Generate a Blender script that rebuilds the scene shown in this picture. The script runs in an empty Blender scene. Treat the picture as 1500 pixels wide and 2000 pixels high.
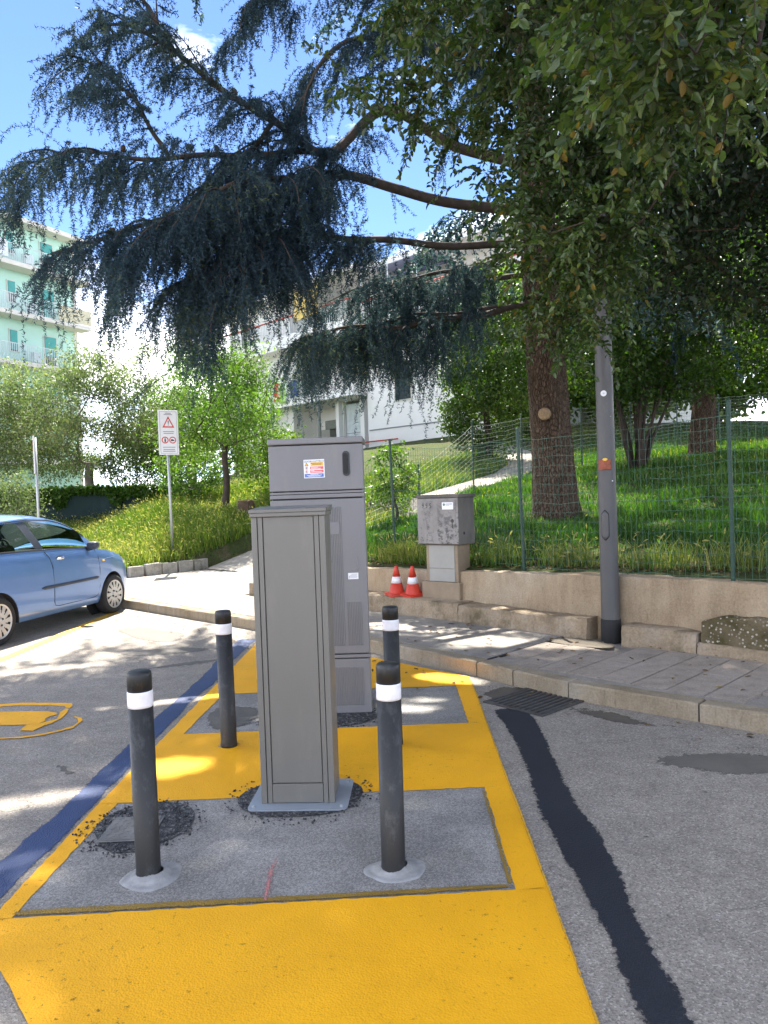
import bpy, bmesh, math, random
import numpy as np
from math import radians, sin, cos, pi, atan2
from mathutils import Vector, Matrix

random.seed(7)
RNG = np.random.default_rng(7)
SC = bpy.context.scene
COL = SC.collection

# ------------------------------------------------------------------ camera
cd = bpy.data.cameras.new('camera')
cam = bpy.data.objects.new('camera', cd)
COL.objects.link(cam)
cd.sensor_fit = 'VERTICAL'
cd.sensor_height = 36.0
cd.sensor_width = 27.0
cd.lens = 1450 / 2000 * 36.0
cd.clip_start = 0.05
cd.clip_end = 3000
cam.matrix_world = (Matrix.Translation((0, 0, 1.6)) @ Matrix.Rotation(radians(1.43), 4, 'Z')
                    @ Matrix.Rotation(radians(90 - 1.3), 4, 'X') @ Matrix.Rotation(radians(-2.0), 4, 'Z'))
SC.camera = cam

# ------------------------------------------------------------------ sky and sun
SUN_EL, SUN_AZ = 60.0, -12.0          # azimuth measured from +Y towards +X
world = bpy.data.worlds.new('World')
SC.world = world
world.use_nodes = True
wn, wl = world.node_tree.nodes, world.node_tree.links
wn.clear()
w_out = wn.new('ShaderNodeOutputWorld')
w_bg = wn.new('ShaderNodeBackground')
w_bg.inputs['Strength'].default_value = 0.1
w_sky = wn.new('ShaderNodeTexSky')
w_sky.sky_type = 'NISHITA'
w_sky.sun_disc = False
w_sky.sun_elevation = radians(SUN_EL)
w_sky.sun_rotation = radians(SUN_AZ)
w_sky.air_density = 0.32
w_sky.dust_density = 0.0
w_sky.ozone_density = 4.0
w_tc = wn.new('ShaderNodeTexCoord')
w_map = wn.new('ShaderNodeMapping')
w_map.inputs['Scale'].default_value = (1.0, 1.0, 2.6)
w_map.inputs['Location'].default_value = (6.48, 8.16, 0.44)
w_noise = wn.new('ShaderNodeTexNoise')
w_noise.inputs['Scale'].default_value = 2.3
w_noise.inputs['Detail'].default_value = 7
w_noise.inputs['Roughness'].default_value = 0.58
w_sep = wn.new('ShaderNodeSeparateXYZ')
w_alt = wn.new('ShaderNodeMapRange')          # broken cloud banking towards the horizon; unseen cloud overhead added to whiten the shade
w_alt.inputs['From Min'].default_value = 0.36
w_alt.inputs['From Max'].default_value = 0.16
w_alt.inputs['To Min'].default_value = 0.0
w_alt.inputs['To Max'].default_value = 0.13
w_mul = wn.new('ShaderNodeMath'); w_mul.operation = 'ADD'
w_ramp = wn.new('ShaderNodeValToRGB')
w_ramp.color_ramp.elements[0].position = 0.50
w_ramp.color_ramp.elements[1].position = 0.68
w_mix = wn.new('ShaderNodeMix'); w_mix.data_type = 'RGBA'
w_mix.inputs[7].default_value = (9.2, 9.2, 9.3, 1)
wl.new(w_tc.outputs['Generated'], w_map.inputs['Vector'])
wl.new(w_map.outputs['Vector'], w_noise.inputs['Vector'])
wl.new(w_tc.outputs['Generated'], w_sep.inputs['Vector'])
wl.new(w_sep.outputs['Z'], w_alt.inputs['Value'])
wl.new(w_noise.outputs['Fac'], w_mul.inputs[0])
wl.new(w_alt.outputs['Result'], w_mul.inputs[1])
wl.new(w_mul.outputs[0], w_ramp.inputs['Fac'])
wl.new(w_ramp.outputs['Color'], w_mix.inputs[0])
wl.new(w_sky.outputs['Color'], w_mix.inputs[6])
wl.new(w_mix.outputs[2], w_bg.inputs['Color'])
wl.new(w_bg.outputs['Background'], w_out.inputs['Surface'])

sd = bpy.data.lights.new('sun', 'SUN')
sd.energy = 2.9
sd.angle = radians(0.53)
sd.color = (1.0, 0.95, 0.86)
sun = bpy.data.objects.new('sun', sd)
COL.objects.link(sun)
SUN_DIR = Vector((sin(radians(SUN_AZ)) * cos(radians(SUN_EL)), cos(radians(SUN_AZ)) * cos(radians(SUN_EL)), sin(radians(SUN_EL))))
sun.rotation_euler = SUN_DIR.to_track_quat('Z', 'Y').to_euler()
sun.location = (-8, 20, 40)

SC.view_settings.view_transform = 'Standard'
SC.view_settings.look = 'None'
SC.view_settings.gamma = 1.0
SC.view_settings.use_curve_mapping = False
SC.view_settings.exposure = 2.68
SC.render.engine = 'CYCLES'
SC.cycles.max_bounces = 6
SC.cycles.transparent_max_bounces = 12
SC.cycles.caustics_reflective = False
SC.cycles.caustics_refractive = False
SC.cycles.use_denoising = True

# ------------------------------------------------------------------ material helpers
class NT:
    """small wrapper round a material's node tree"""
    def __init__(self, name):
        self.m = bpy.data.materials.new(name)
        self.m.use_nodes = True
        self.t = self.m.node_tree
        self.n, self.l = self.t.nodes, self.t.links
        self.b = self.n['Principled BSDF']
        self.out = self.n['Material Output']
        self._pos = None
    def new(self, typ, **kw):
        nd = self.n.new(typ)
        for k, v in kw.items():
            if k.startswith('i_'):
                nd.inputs[k[2:].replace('_', ' ')].default_value = v
            else:
                setattr(nd, k, v)
        return nd
    def link(self, a, b): self.l.new(a, b)
    def pos(self, obj=False):
        if obj:
            return self.new('ShaderNodeTexCoord').outputs['Object']
        if self._pos is None:
            self._pos = self.new('ShaderNodeNewGeometry').outputs['Position']
        return self._pos
    def noise(self, scale, detail=4, rough=0.55, vec=None, stretch=None, dist=0.0):
        nd = self.new('ShaderNodeTexNoise')
        nd.inputs['Scale'].default_value = scale
        nd.inputs['Detail'].default_value = detail
        nd.inputs['Roughness'].default_value = rough
        nd.inputs['Distortion'].default_value = dist
        v = vec if vec is not None else self.pos()
        if stretch:
            mp = self.new('ShaderNodeMapping')
            mp.inputs['Scale'].default_value = stretch
            self.link(v, mp.inputs['Vector']); v = mp.outputs['Vector']
        self.link(v, nd.inputs['Vector'])
        return nd.outputs['Fac']
    def voronoi(self, scale, feature='F1', vec=None, out='Distance'):
        nd = self.new('ShaderNodeTexVoronoi')
        nd.feature = feature
        nd.inputs['Scale'].default_value = scale
        self.link(vec if vec is not None else self.pos(), nd.inputs['Vector'])
        return nd.outputs[out]
    def ramp(self, fac, stops, interp='LINEAR'):
        nd = self.new('ShaderNodeValToRGB')
        cr = nd.color_ramp
        cr.interpolation = interp
        while len(cr.elements) < len(stops): cr.elements.new(0.5)
        for e, (p, c) in zip(cr.elements, stops):
            e.position = p
            e.color = (c, c, c, 1) if isinstance(c, (int, float)) else tuple(c) + (1,)
        self.link(fac, nd.inputs['Fac'])
        return nd.outputs['Color']
    def mix(self, fac, a, b, mode='MIX'):
        nd = self.new('ShaderNodeMix')
        nd.data_type = 'RGBA'; nd.blend_type = mode
        for s, v in ((0, fac), (6, a), (7, b)):
            if isinstance(v, bpy.types.NodeSocket): self.link(v, nd.inputs[s])
            elif s == 0: nd.inputs[0].default_value = v
            else: nd.inputs[s].default_value = tuple(v) + (1,)
        return nd.outputs[2]
    def math(self, op, a, b=0.0, clamp=False):
        nd = self.new('ShaderNodeMath'); nd.operation = op; nd.use_clamp = clamp
        for i, v in enumerate((a, b)):
            if isinstance(v, bpy.types.NodeSocket): self.link(v, nd.inputs[i])
            else: nd.inputs[i].default_value = v
        return nd.outputs[0]
    def bump(self, h, strength=0.5, dist=0.01, prev=None):
        nd = self.new('ShaderNodeBump')
        nd.inputs['Strength'].default_value = strength
        nd.inputs['Distance'].default_value = dist
        self.link(h, nd.inputs['Height'])
        if prev is not None: self.link(prev, nd.inputs['Normal'])
        self.link(nd.outputs['Normal'], self.b.inputs['Normal'])
        return nd.outputs['Normal']
    def base(self, c):
        if isinstance(c, bpy.types.NodeSocket): self.link(c, self.b.inputs['Base Color'])
        else: self.b.inputs['Base Color'].default_value = tuple(c) + (1,)
    def rough(self, r):
        if isinstance(r, bpy.types.NodeSocket): self.link(r, self.b.inputs['Roughness'])
        else: self.b.inputs['Roughness'].default_value = r
    def metal(self, v): self.b.inputs['Metallic'].default_value = v
    def spec(self, v): self.b.inputs['Specular IOR Level'].default_value = v
    def attr(self, name):
        nd = self.new('ShaderNodeAttribute'); nd.attribute_name = name
        return nd
    def alpha_mix(self, mask):
        """mask 1 = this material, 0 = nothing there"""
        tr = self.new('ShaderNodeBsdfTransparent')
        mx = self.new('ShaderNodeMixShader')
        self.link(mask, mx.inputs[0]); self.link(tr.outputs[0], mx.inputs[1]); self.link(self.b.outputs[0], mx.inputs[2])
        self.link(mx.outputs[0], self.out.inputs['Surface'])

M = {}
def plain(name, col, rough=0.6, metal=0.0, var=0.12, scale=6.0, bump=0.0, spec=0.5, obj=True):
    t = NT(name)
    f = t.noise(scale, 5, 0.6, t.pos(obj))
    lo = tuple(c * (1 - var) for c in col); hi = tuple(min(1, c * (1 + var)) for c in col)
    t.base(t.ramp(f, [(0.3, lo), (0.7, hi)]))
    t.rough(rough); t.metal(metal); t.spec(spec)
    if bump: t.bump(t.noise(scale * 12, 3, 0.6, t.pos(obj)), bump, 0.004)
    M[name] = t.m
    return t

def make_materials():
    # asphalt: fine pale aggregate, large soft tone patches, a few cracks
    t = NT('asphalt')
    big = t.noise(0.55, 5, 0.6)
    mid = t.noise(5.0, 5, 0.65)
    grit = t.voronoi(150, out='Color')
    gritd = t.voronoi(150)
    c = t.ramp(big, [(0.3, (0.245, 0.216, 0.182)), (0.5, (0.285, 0.253, 0.214)), (0.72, (0.315, 0.281, 0.242))])
    c = t.mix(0.55, c, t.ramp(mid, [(0.3, 0.36), (0.7, 0.62)]), 'OVERLAY')
    sepc = t.new('ShaderNodeSeparateColor'); t.link(grit, sepc.inputs[0])
    g = t.ramp(sepc.outputs[0], [(0.0, 0.18), (0.35, 0.45), (0.8, 0.55), (1.0, 0.95)])
    c = t.mix(0.62, c, g, 'OVERLAY')
    spots = t.ramp(t.noise(26, 2, 0.5), [(0.70, 1.0), (0.76, 0.55)])
    c = t.mix(1.0, c, spots, 'MULTIPLY')
    wv = t.new('ShaderNodeVectorMath'); wv.operation = 'ADD'
    nz = t.new('ShaderNodeTexNoise'); nz.inputs['Scale'].default_value = 2.5; nz.inputs['Detail'].default_value = 5; t.link(t.pos(), nz.inputs['Vector'])
    t.link(t.pos(), wv.inputs[0]); t.link(nz.outputs['Color'], wv.inputs[1])
    crack = t.ramp(t.voronoi(0.8, 'DISTANCE_TO_EDGE', wv.outputs[0]), [(0.0, 0.45), (0.006, 1.0)])
    c = t.mix(t.ramp(t.noise(0.9, 3, 0.6), [(0.48, 0.0), (0.6, 1.0)]), c, t.mix(1.0, c, crack, 'MULTIPLY'))
    t.base(c); t.rough(0.9); t.spec(0.25)
    b1 = t.bump(gritd, 0.55, 0.006)
    t.bump(t.noise(60, 4, 0.7), 0.35, 0.006, b1)
    M['asphalt'] = t.m
    # cement screed patches inside the yellow frame
    t = NT('screed')
    c = t.ramp(t.noise(1.7, 6, 0.65), [(0.28, (0.175, 0.165, 0.150)), (0.5, (0.250, 0.236, 0.215)), (0.74, (0.35, 0.335, 0.31))])
    c = t.mix(0.5, c, t.ramp(t.noise(70, 3, 0.7), [(0.3, 0.3), (0.7, 0.7)]), 'OVERLAY')
    g = t.new('ShaderNodeSeparateColor'); t.link(t.voronoi(190, out='Color'), g.inputs[0])
    c = t.mix(0.5, c, t.ramp(g.outputs[1], [(0.0, 0.2), (0.5, 0.5), (1.0, 0.85)]), 'OVERLAY')
    t.base(c); t.rough(0.92); t.spec(0.2)
    t.bump(t.noise(90, 5, 0.7), 0.5, 0.006)
    M['screed'] = t.m
    # fresh yellow road paint over rough asphalt
    t = NT('yellow_paint')
    g = t.voronoi(120)
    c = t.ramp(t.noise(2.2, 5, 0.6), [(0.3, (0.86, 0.400, 0.008)), (0.7, (0.90, 0.435, 0.010))])
    pits = t.ramp(t.noise(38, 4, 0.75), [(0.61, 1.0), (0.68, 0.30)])
    area = t.ramp(t.noise(1.1, 2, 0.5), [(0.42, 0.0), (0.62, 1.0)])
    c2 = t.mix(area, c, t.mix(1.0, c, pits, 'MULTIPLY'))
    grime = t.ramp(t.noise(1.6, 7, 0.72, dist=0.6), [(0.42, 1.0), (0.74, 0.86)])
    specks = t.ramp(t.noise(75, 2, 0.5), [(0.74, 1.0), (0.78, 0.55)])
    c2 = t.mix(1.0, t.mix(1.0, c2, grime, 'MULTIPLY'), specks, 'MULTIPLY')
    t.base(c2); t.rough(0.62); t.spec(0.25)
    b1 = t.bump(g, 0.28, 0.005)
    t.bump(t.noise(60, 5, 0.75), 0.3, 0.005, b1)
    M['yellow_paint'] = t.m
    # brushed road paints with ragged edges: UV.x holds the distance to the strip's edge in metres
    def ragged(name, col, col2, rough, width, nscale=26, hard=0.5):
        t = NT(name)
        t.base(t.ramp(t.noise(3.0, 5, 0.65), [(0.3, col), (0.7, col2)]))
        t.rough(rough); t.spec(0.5)
        t.bump(t.voronoi(130), 0.55, 0.006)
        uv = t.new('ShaderNodeTexCoord').outputs['UV']
        sp = t.new('ShaderNodeSeparateXYZ'); t.link(uv, sp.inputs[0])
        n1 = t.noise(nscale, 5, 0.72)
        e = t.math('DIVIDE', sp.outputs['X'], width)
        s = t.math('ADD', e, t.math('MULTIPLY', t.math('SUBTRACT', n1, 0.5), 1.7))
        t.alpha_mix(t.ramp(s, [(0.42, 0.0), (0.58, 1.0)]))
        M[name] = t.m
    ragged('tar_paint', (0.006, 0.008, 0.014), (0.013, 0.016, 0.026), 0.62, 0.060, 30)
    ragged('blue_paint', (0.014, 0.030, 0.098), (0.024, 0.048, 0.140), 0.5, 0.035, 34)
    ragged('yellow_line', (0.60, 0.31, 0.014), (0.70, 0.38, 0.02), 0.55, 0.012, 60)
    ragged('yellow_haze', (0.20, 0.12, 0.012), (0.30, 0.18, 0.02), 0.7, 0.022, 70)
    ragged('red_mark', (0.50, 0.15, 0.14), (0.50, 0.22, 0.20), 0.7, 0.046, 120)
    ragged('oil_stain', (0.105, 0.094, 0.078), (0.150, 0.135, 0.112), 0.75, 0.09, 18)
    ragged('gutter_dirt', (0.075, 0.062, 0.047), (0.12, 0.10, 0.075), 0.95, 0.10, 14)
    ragged('mortar', (0.26, 0.255, 0.25), (0.38, 0.375, 0.37), 0.8, 0.045, 30)
    ragged('grey_dust', (0.33, 0.32, 0.30), (0.40, 0.39, 0.37), 0.9, 0.12, 9)
    concrete_later = None
    # loose black gravel patch
    t = NT('gravel')
    g = t.new('ShaderNodeSeparateColor'); t.link(t.voronoi(75, out='Color'), g.inputs[0])
    t.base(t.ramp(g.outputs[0], [(0.0, (0.018, 0.018, 0.019)), (0.7, (0.055, 0.055, 0.056)), (0.95, (0.16, 0.155, 0.15))]))
    t.rough(0.75)
    t.bump(t.voronoi(75), 1.0, 0.012)
    M['gravel'] = t.m
    # concretes
    def concrete(name, a, b, c3, scale=1.5, fine=60, moss=None):
        t = NT(name)
        c = t.ramp(t.noise(scale, 7, 0.65), [(0.28, a), (0.5, b), (0.72, c3)])
        st = t.ramp(t.noise(2.5, 6, 0.7, stretch=(3.0, 3.0, 0.5)), [(0.35, 0.36), (0.6, 0.54)])
        c = t.mix(0.6, c, st, 'OVERLAY')
        c = t.mix(0.45, c, t.ramp(t.noise(fine, 3, 0.7), [(0.3, 0.3), (0.7, 0.68)]), 'OVERLAY')
        if name in ('wall_concrete', 'footing_concrete', 'kerb_concrete'):      # old drips and scars
            scar = t.ramp(t.noise(7, 6, 0.75, stretch=(3.5, 3.5, 0.55)), [(0.60, 0.0), (0.70, 0.55)])
            c = t.mix(scar, c, (0.085, 0.062, 0.040))
            c = t.mix(t.ramp(t.noise(30, 4, 0.7), [(0.66, 0.0), (0.72, 0.6)]), c, (0.07, 0.05, 0.035))
        if moss:
            c = t.mix(t.ramp(t.noise(3.3, 6, 0.7), [(0.52, 0.0), (0.66, 0.75)]), c, moss)
        t.base(c); t.rough(0.92); t.spec(0.2)
        t.bump(t.noise(fine * 0.7, 5, 0.7), 0.55, 0.006)
        M[name] = t.m
    concrete('slab_concrete', (0.23, 0.205, 0.175), (0.29, 0.262, 0.228), (0.35, 0.322, 0.285), 1.2, 80)
    concrete('kerb_concrete', (0.215, 0.168, 0.11), (0.30, 0.245, 0.17), (0.35, 0.31, 0.25), 2.2, 70)
    concrete('wall_concrete', (0.28, 0.200, 0.125), (0.385, 0.295, 0.195), (0.44, 0.37, 0.275), 1.3, 60)
    concrete('footing_concrete', (0.20, 0.15, 0.095), (0.32, 0.245, 0.165), (0.40, 0.33, 0.25), 3.0, 45, (0.10, 0.085, 0.045))
    concrete('tile_concrete', (0.24, 0.20, 0.165), (0.285, 0.245, 0.205), (0.32, 0.28, 0.24), 3.0, 90)
    concrete('path_concrete', (0.25, 0.225, 0.19), (0.32, 0.29, 0.25), (0.38, 0.35, 0.31), 0.9, 50)
    concrete('stone_block', (0.22, 0.21, 0.19), (0.33, 0.315, 0.285), (0.42, 0.40, 0.36), 3.5, 50, (0.10, 0.085, 0.05))
    # pebbly render lump on the footing
    t = NT('pebble_dash')
    g = t.voronoi(38); gc = t.new('ShaderNodeSeparateColor'); t.link(t.voronoi(38, out='Color'), gc.inputs[0])
    stone = t.ramp(gc.outputs[0], [(0.0, (0.22, 0.19, 0.14)), (1.0, (0.46, 0.42, 0.34))])
    ground = t.ramp(t.noise(4, 5, 0.6), [(0.35, (0.075, 0.062, 0.028)), (0.65, (0.17, 0.135, 0.085))])
    c = t.mix(t.ramp(g, [(0.28, 1.0), (0.40, 0.0)]), ground, t.mix(t.ramp(gc.outputs[1], [(0.45, 0.0), (0.5, 1.0)]), ground, stone))
    t.base(c); t.rough(0.95); t.spec(0.15)
    t.bump(g, 0.8, 0.012)
    M['pebble_dash'] = t.m
    # earth under the grass
    t = NT('earth')
    c = t.ramp(t.noise(1.6, 6, 0.7), [(0.3, (0.075, 0.062, 0.034)), (0.5, (0.055, 0.075, 0.025)), (0.72, (0.12, 0.10, 0.06))])
    t.base(t.mix(0.6, c, t.ramp(t.noise(24, 5, 0.7), [(0.3, 0.25), (0.7, 0.7)]), 'OVERLAY'))
    t.rough(1.0); t.spec(0.1); t.bump(t.noise(18, 5, 0.7), 0.8, 0.03)
    M['earth'] = t.m
    # leaves: per-leaf random value in attribute rnd
    def leaf(name, stops, trans=0.35, rough=0.45, tcol=None, spec=0.4):
        t = NT(name)
        r = t.attr('rnd').outputs['Fac']
        c = t.ramp(r, stops)
        t.base(c); t.rough(rough); t.spec(spec)
        tr = t.new('ShaderNodeBsdfTranslucent')
        t.link(t.mix(1.0, c, tcol or (1.5, 1.7, 0.6), 'MULTIPLY'), tr.inputs['Color'])
        mx = t.new('ShaderNodeMixShader'); mx.inputs[0].default_value = trans
        t.link(t.b.outputs[0], mx.inputs[1]); t.link(tr.outputs[0], mx.inputs[2])
        t.link(mx.outputs[0], t.out.inputs['Surface'])
        M[name] = t.m
    leaf('cedar_needles', [(0.0, (0.020, 0.040, 0.060)), (0.5, (0.037, 0.066, 0.092)), (0.86, (0.062, 0.100, 0.100)), (1.0, (0.12, 0.14, 0.065))], 0.34, 0.6, (1.2, 1.5, 1.0), 0.25)
    leaf('carob_leaf', [(0.0, (0.018, 0.040, 0.016)), (0.45, (0.040, 0.072, 0.020)), (0.80, (0.075, 0.115, 0.026)), (0.96, (0.13, 0.16, 0.035)), (1.0, (0.19, 0.13, 0.03))], 0.34, 0.33, (1.6, 1.8, 0.5), 0.5)
    leaf('shade_dark_leaf', [(0.0, (0.008, 0.018, 0.007)), (0.5, (0.015, 0.030, 0.010)), (0.92, (0.028, 0.048, 0.014)), (1.0, (0.06, 0.08, 0.02))], 0.16, 0.42, (1.4, 1.7, 0.5), 0.35)  # near-black leaf colour stands in for shade inside the crown
    leaf('dark_leaf', [(0.0, (0.020, 0.042, 0.014)), (0.6, (0.040, 0.080, 0.018)), (1.0, (0.095, 0.14, 0.025))], 0.45, 0.4, (1.7, 2.0, 0.5), 0.4)
    leaf('olive_leaf', [(0.0, (0.072, 0.105, 0.045)), (0.55, (0.140, 0.180, 0.080)), (0.9, (0.21, 0.225, 0.115)), (1.0, (0.25, 0.23, 0.11))], 0.42, 0.5, (1.3, 1.5, 0.7), 0.4)
    leaf('acacia_leaf', [(0.0, (0.050, 0.105, 0.020)), (0.6, (0.090, 0.165, 0.030)), (1.0, (0.16, 0.22, 0.045))], 0.45, 0.5, (1.5, 1.7, 0.5))
    leaf('ivy_leaf', [(0.0, (0.040, 0.095, 0.014)), (0.7, (0.090, 0.165, 0.022)), (1.0, (0.15, 0.20, 0.03))], 0.4, 0.4, (1.5, 1.8, 0.4))
    leaf('bush_leaf', [(0.0, (0.055, 0.115, 0.012)), (0.6, (0.11, 0.185, 0.018)), (1.0, (0.19, 0.23, 0.03))], 0.45, 0.45, (1.5, 1.7, 0.4))
    leaf('thuja_leaf', [(0.0, (0.030, 0.070, 0.012)), (0.6, (0.060, 0.110, 0.018)), (1.0, (0.12, 0.15, 0.025))], 0.3, 0.5, (1.5, 1.8, 0.5))
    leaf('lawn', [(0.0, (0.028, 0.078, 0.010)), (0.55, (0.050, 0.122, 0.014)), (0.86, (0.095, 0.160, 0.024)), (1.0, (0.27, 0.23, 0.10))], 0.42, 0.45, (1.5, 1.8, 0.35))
    leaf('meadow', [(0.0, (0.060, 0.125, 0.015)), (0.45, (0.115, 0.180, 0.028)), (0.75, (0.21, 0.23, 0.06)), (1.0, (0.38, 0.33, 0.15))], 0.42, 0.55, (1.4, 1.5, 0.55))
    leaf('dry_leaf', [(0.0, (0.075, 0.042, 0.018)), (0.5, (0.16, 0.085, 0.03)), (0.85, (0.24, 0.16, 0.05)), (1.0, (0.20, 0.24, 0.03))], 0.2, 0.7)
    # bark
    t = NT('bark')
    v = t.pos(True)
    f = t.noise(9, 7, 0.72, v, (1.6, 1.6, 0.5), 0.6)
    vo = t.voronoi(24, 'DISTANCE_TO_EDGE', None)
    mp = t.new('ShaderNodeMapping'); mp.inputs['Scale'].default_value = (1.0, 1.0, 0.38); t.link(v, mp.inputs['Vector'])
    ve = t.voronoi(26, 'DISTANCE_TO_EDGE', mp.outputs['Vector'])
    c = t.ramp(f, [(0.3, (0.065, 0.043, 0.030)), (0.55, (0.135, 0.092, 0.065)), (0.75, (0.21, 0.155, 0.115))])
    t.base(t.mix(1.0, c, t.ramp(ve, [(0.0, 0.5), (0.12, 1.0)]), 'MULTIPLY'))
    t.rough(0.95); t.spec(0.15)
    b1 = t.bump(t.ramp(ve, [(0.0, 0.0), (0.2, 1.0)]), 1.0, 0.025)
    t.bump(f, 0.8, 0.02, b1)
    M['bark'] = t.m
    plain('twig_bark', (0.058, 0.042, 0.032), 0.9, var=0.35, scale=10, bump=0.5)
    plain('pale_bark', (0.20, 0.165, 0.13), 0.9, var=0.3, scale=9, bump=0.5)
    plain('cut_wood', (0.30, 0.20, 0.11), 0.8, var=0.25, scale=30)
    plain('stump_wood', (0.085, 0.055, 0.035), 0.9, var=0.3, scale=14, bump=0.6)
    # painted sheet metal etc.
    def sheet(name, col, rough=0.45, var=0.05, dirt=0.10):
        t = NT(name)
        v = t.pos(True)
        c = t.ramp(t.noise(2.2, 5, 0.6, v, (1, 1, 0.35)), [(0.3, tuple(x * (1 - var) for x in col)), (0.7, tuple(x * (1 + var) for x in col))])
        d = t.ramp(t.noise(7, 7, 0.75, v, (1, 1, 0.25)), [(0.52, 0.0), (0.75, dirt * 2)])
        t.base(t.mix(d, c, (0.30, 0.27, 0.22)))
        t.rough(t.ramp(t.noise(5, 4, 0.6, v), [(0.3, rough - 0.06), (0.7, rough + 0.1)]))
        t.bump(t.noise(220, 2, 0.5, v), 0.08, 0.001)
        M[name] = t.m
    sheet('column_grey', (0.160, 0.150, 0.131), 0.42)
    sheet('column_side', (0.155, 0.146, 0.128), 0.42)
    sheet('cabinet_grey', (0.188, 0.183, 0.185), 0.55, 0.05, 0.16)
    sheet('plate_grey', (0.27, 0.30, 0.33), 0.4)
    sheet('lamp_grey', (0.085, 0.082, 0.082), 0.5, 0.08)
    sheet('galvanised', (0.42, 0.44, 0.45), 0.45, 0.1)
    M['galvanised'].node_tree.nodes['Principled BSDF'].inputs['Metallic'].default_value = 0.5
    sheet('post_green', (0.012, 0.048, 0.030), 0.5, 0.15)
    plain('wire_green', (0.035, 0.105, 0.065), 0.5)
    plain('wire_grey', (0.13, 0.15, 0.135), 0.5)
    # bollard plastic, scuffed
    t = NT('bollard_black')
    v = t.pos(True)
    sc = t.ramp(t.noise(14, 7, 0.75, v, (1, 1, 0.6)), [(0.52, 0.0), (0.70, 0.7)])
    t.base(t.mix(sc, (0.015, 0.0155, 0.0155), (0.075, 0.076, 0.074)))
    t.rough(0.5); t.bump(t.noise(120, 3, 0.6, v), 0.15, 0.002)
    M['bollard_black'] = t.m
    t = NT('reflective_white')
    t.base(t.ramp(t.noise(25, 3, 0.5, t.pos(True)), [(0.3, (0.74, 0.72, 0.73)), (0.7, (0.86, 0.84, 0.85))])); t.rough(0.35)
    M['reflective_white'] = t.m
    t = NT('mortar_solid')
    t.base(t.ramp(t.noise(14, 6, 0.7), [(0.3, (0.21, 0.205, 0.195)), (0.7, (0.36, 0.355, 0.345))])); t.rough(0.9); t.bump(t.noise(90, 4, 0.7), 0.5, 0.005)
    M['mortar_solid'] = t.m
    plain('seam_dark', (0.020, 0.020, 0.021), 0.8)
    plain('black_plastic', (0.022, 0.020, 0.021), 0.4)
    plain('rubber', (0.022, 0.022, 0.023), 0.85, bump=0.3, scale=12)
    plain('cone_red', (0.56, 0.045, 0.022), 0.45, var=0.12)
    plain('sign_white', (0.78, 0.78, 0.79), 0.4, var=0.03)
    plain('sign_red', (0.62, 0.04, 0.035), 0.4)
    plain('print_pink', (0.72, 0.13, 0.13), 0.5)
    plain('print_blue', (0.10, 0.16, 0.42), 0.5)
    plain('print_yellow', (0.85, 0.50, 0.06), 0.5)
    plain('warn_yellow', (0.78, 0.58, 0.03), 0.5)
    plain('print_grey', (0.24, 0.24, 0.25), 0.6)
    plain('print_black', (0.03, 0.03, 0.03), 0.6)
    plain('print_green', (0.10, 0.20, 0.12), 0.6)
    plain('sticker_orange', (0.26, 0.065, 0.028), 0.6, var=0.3, scale=30)
    plain('cast_iron', (0.085, 0.080, 0.075), 0.7, 0.4, 0.3, 12, 0.5)
    plain('manhole_iron', (0.17, 0.165, 0.155), 0.7, 0.2, 0.25, 10, 0.5)
    plain('screen_green', (0.010, 0.030, 0.030), 0.8)
    # weathered meter box
    t = NT('box_grey')
    v = t.pos(True)
    c = t.ramp(t.noise(3, 6, 0.65, v), [(0.3, (0.22, 0.205, 0.19)), (0.7, (0.33, 0.31, 0.29))])
    sep = t.new('ShaderNodeSeparateXYZ'); t.link(v, sep.inputs[0])
    low = t.ramp(sep.outputs['Z'], [(0.0, 1.0), (0.55, 0.25), (0.75, 0.0)])
    stain = t.ramp(t.noise(16, 7, 0.78, v, (1.0, 1.0, 1.6)), [(0.46, 0.0), (0.56, 1.0)])
    col = t.ramp(t.noise(5.5, 3, 0.6, v, (1.6, 1.6, 0.25)), [(0.42, 0.0), (0.54, 1.0)])
    t.base(t.mix(t.math('MULTIPLY', t.math('MULTIPLY', low, stain), col), c, (0.05, 0.05, 0.052)))
    t.rough(0.85); t.bump(t.noise(80, 4, 0.6, v), 0.3, 0.003)
    M['box_grey'] = t.m
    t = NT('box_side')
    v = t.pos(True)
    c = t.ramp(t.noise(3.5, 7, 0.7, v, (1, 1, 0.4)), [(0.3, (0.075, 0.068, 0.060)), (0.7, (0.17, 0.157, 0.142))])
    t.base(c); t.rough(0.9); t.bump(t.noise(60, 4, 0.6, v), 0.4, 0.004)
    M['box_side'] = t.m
    plain('box_tan', (0.28, 0.215, 0.145), 0.85, var=0.15, bump=0.3)
    plain('box_panel', (0.33, 0.32, 0.29), 0.75, var=0.06)
    # car
    t = NT('car_paint')
    t.base((0.105, 0.215, 0.470)); t.metal(0.35); t.rough(0.32)
    t.b.inputs['Coat Weight'].default_value = 0.8; t.b.inputs['Coat Roughness'].default_value = 0.06
    t.base(t.ramp(t.noise(3, 5, 0.6, t.pos(True)), [(0.3, (0.125, 0.245, 0.53)), (0.7, (0.14, 0.265, 0.56))]))
    M['car_paint'] = t.m
    t = NT('car_glass')
    gl = t.new('ShaderNodeBsdfGlossy'); gl.inputs['Roughness'].default_value = 0.02
    tr = t.new('ShaderNodeBsdfTransparent'); tr.inputs['Color'].default_value = (0.50, 0.62, 0.58, 1)
    fr = t.new('ShaderNodeFresnel'); fr.inputs['IOR'].default_value = 1.7
    mx = t.new('ShaderNodeMixShader')
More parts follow.
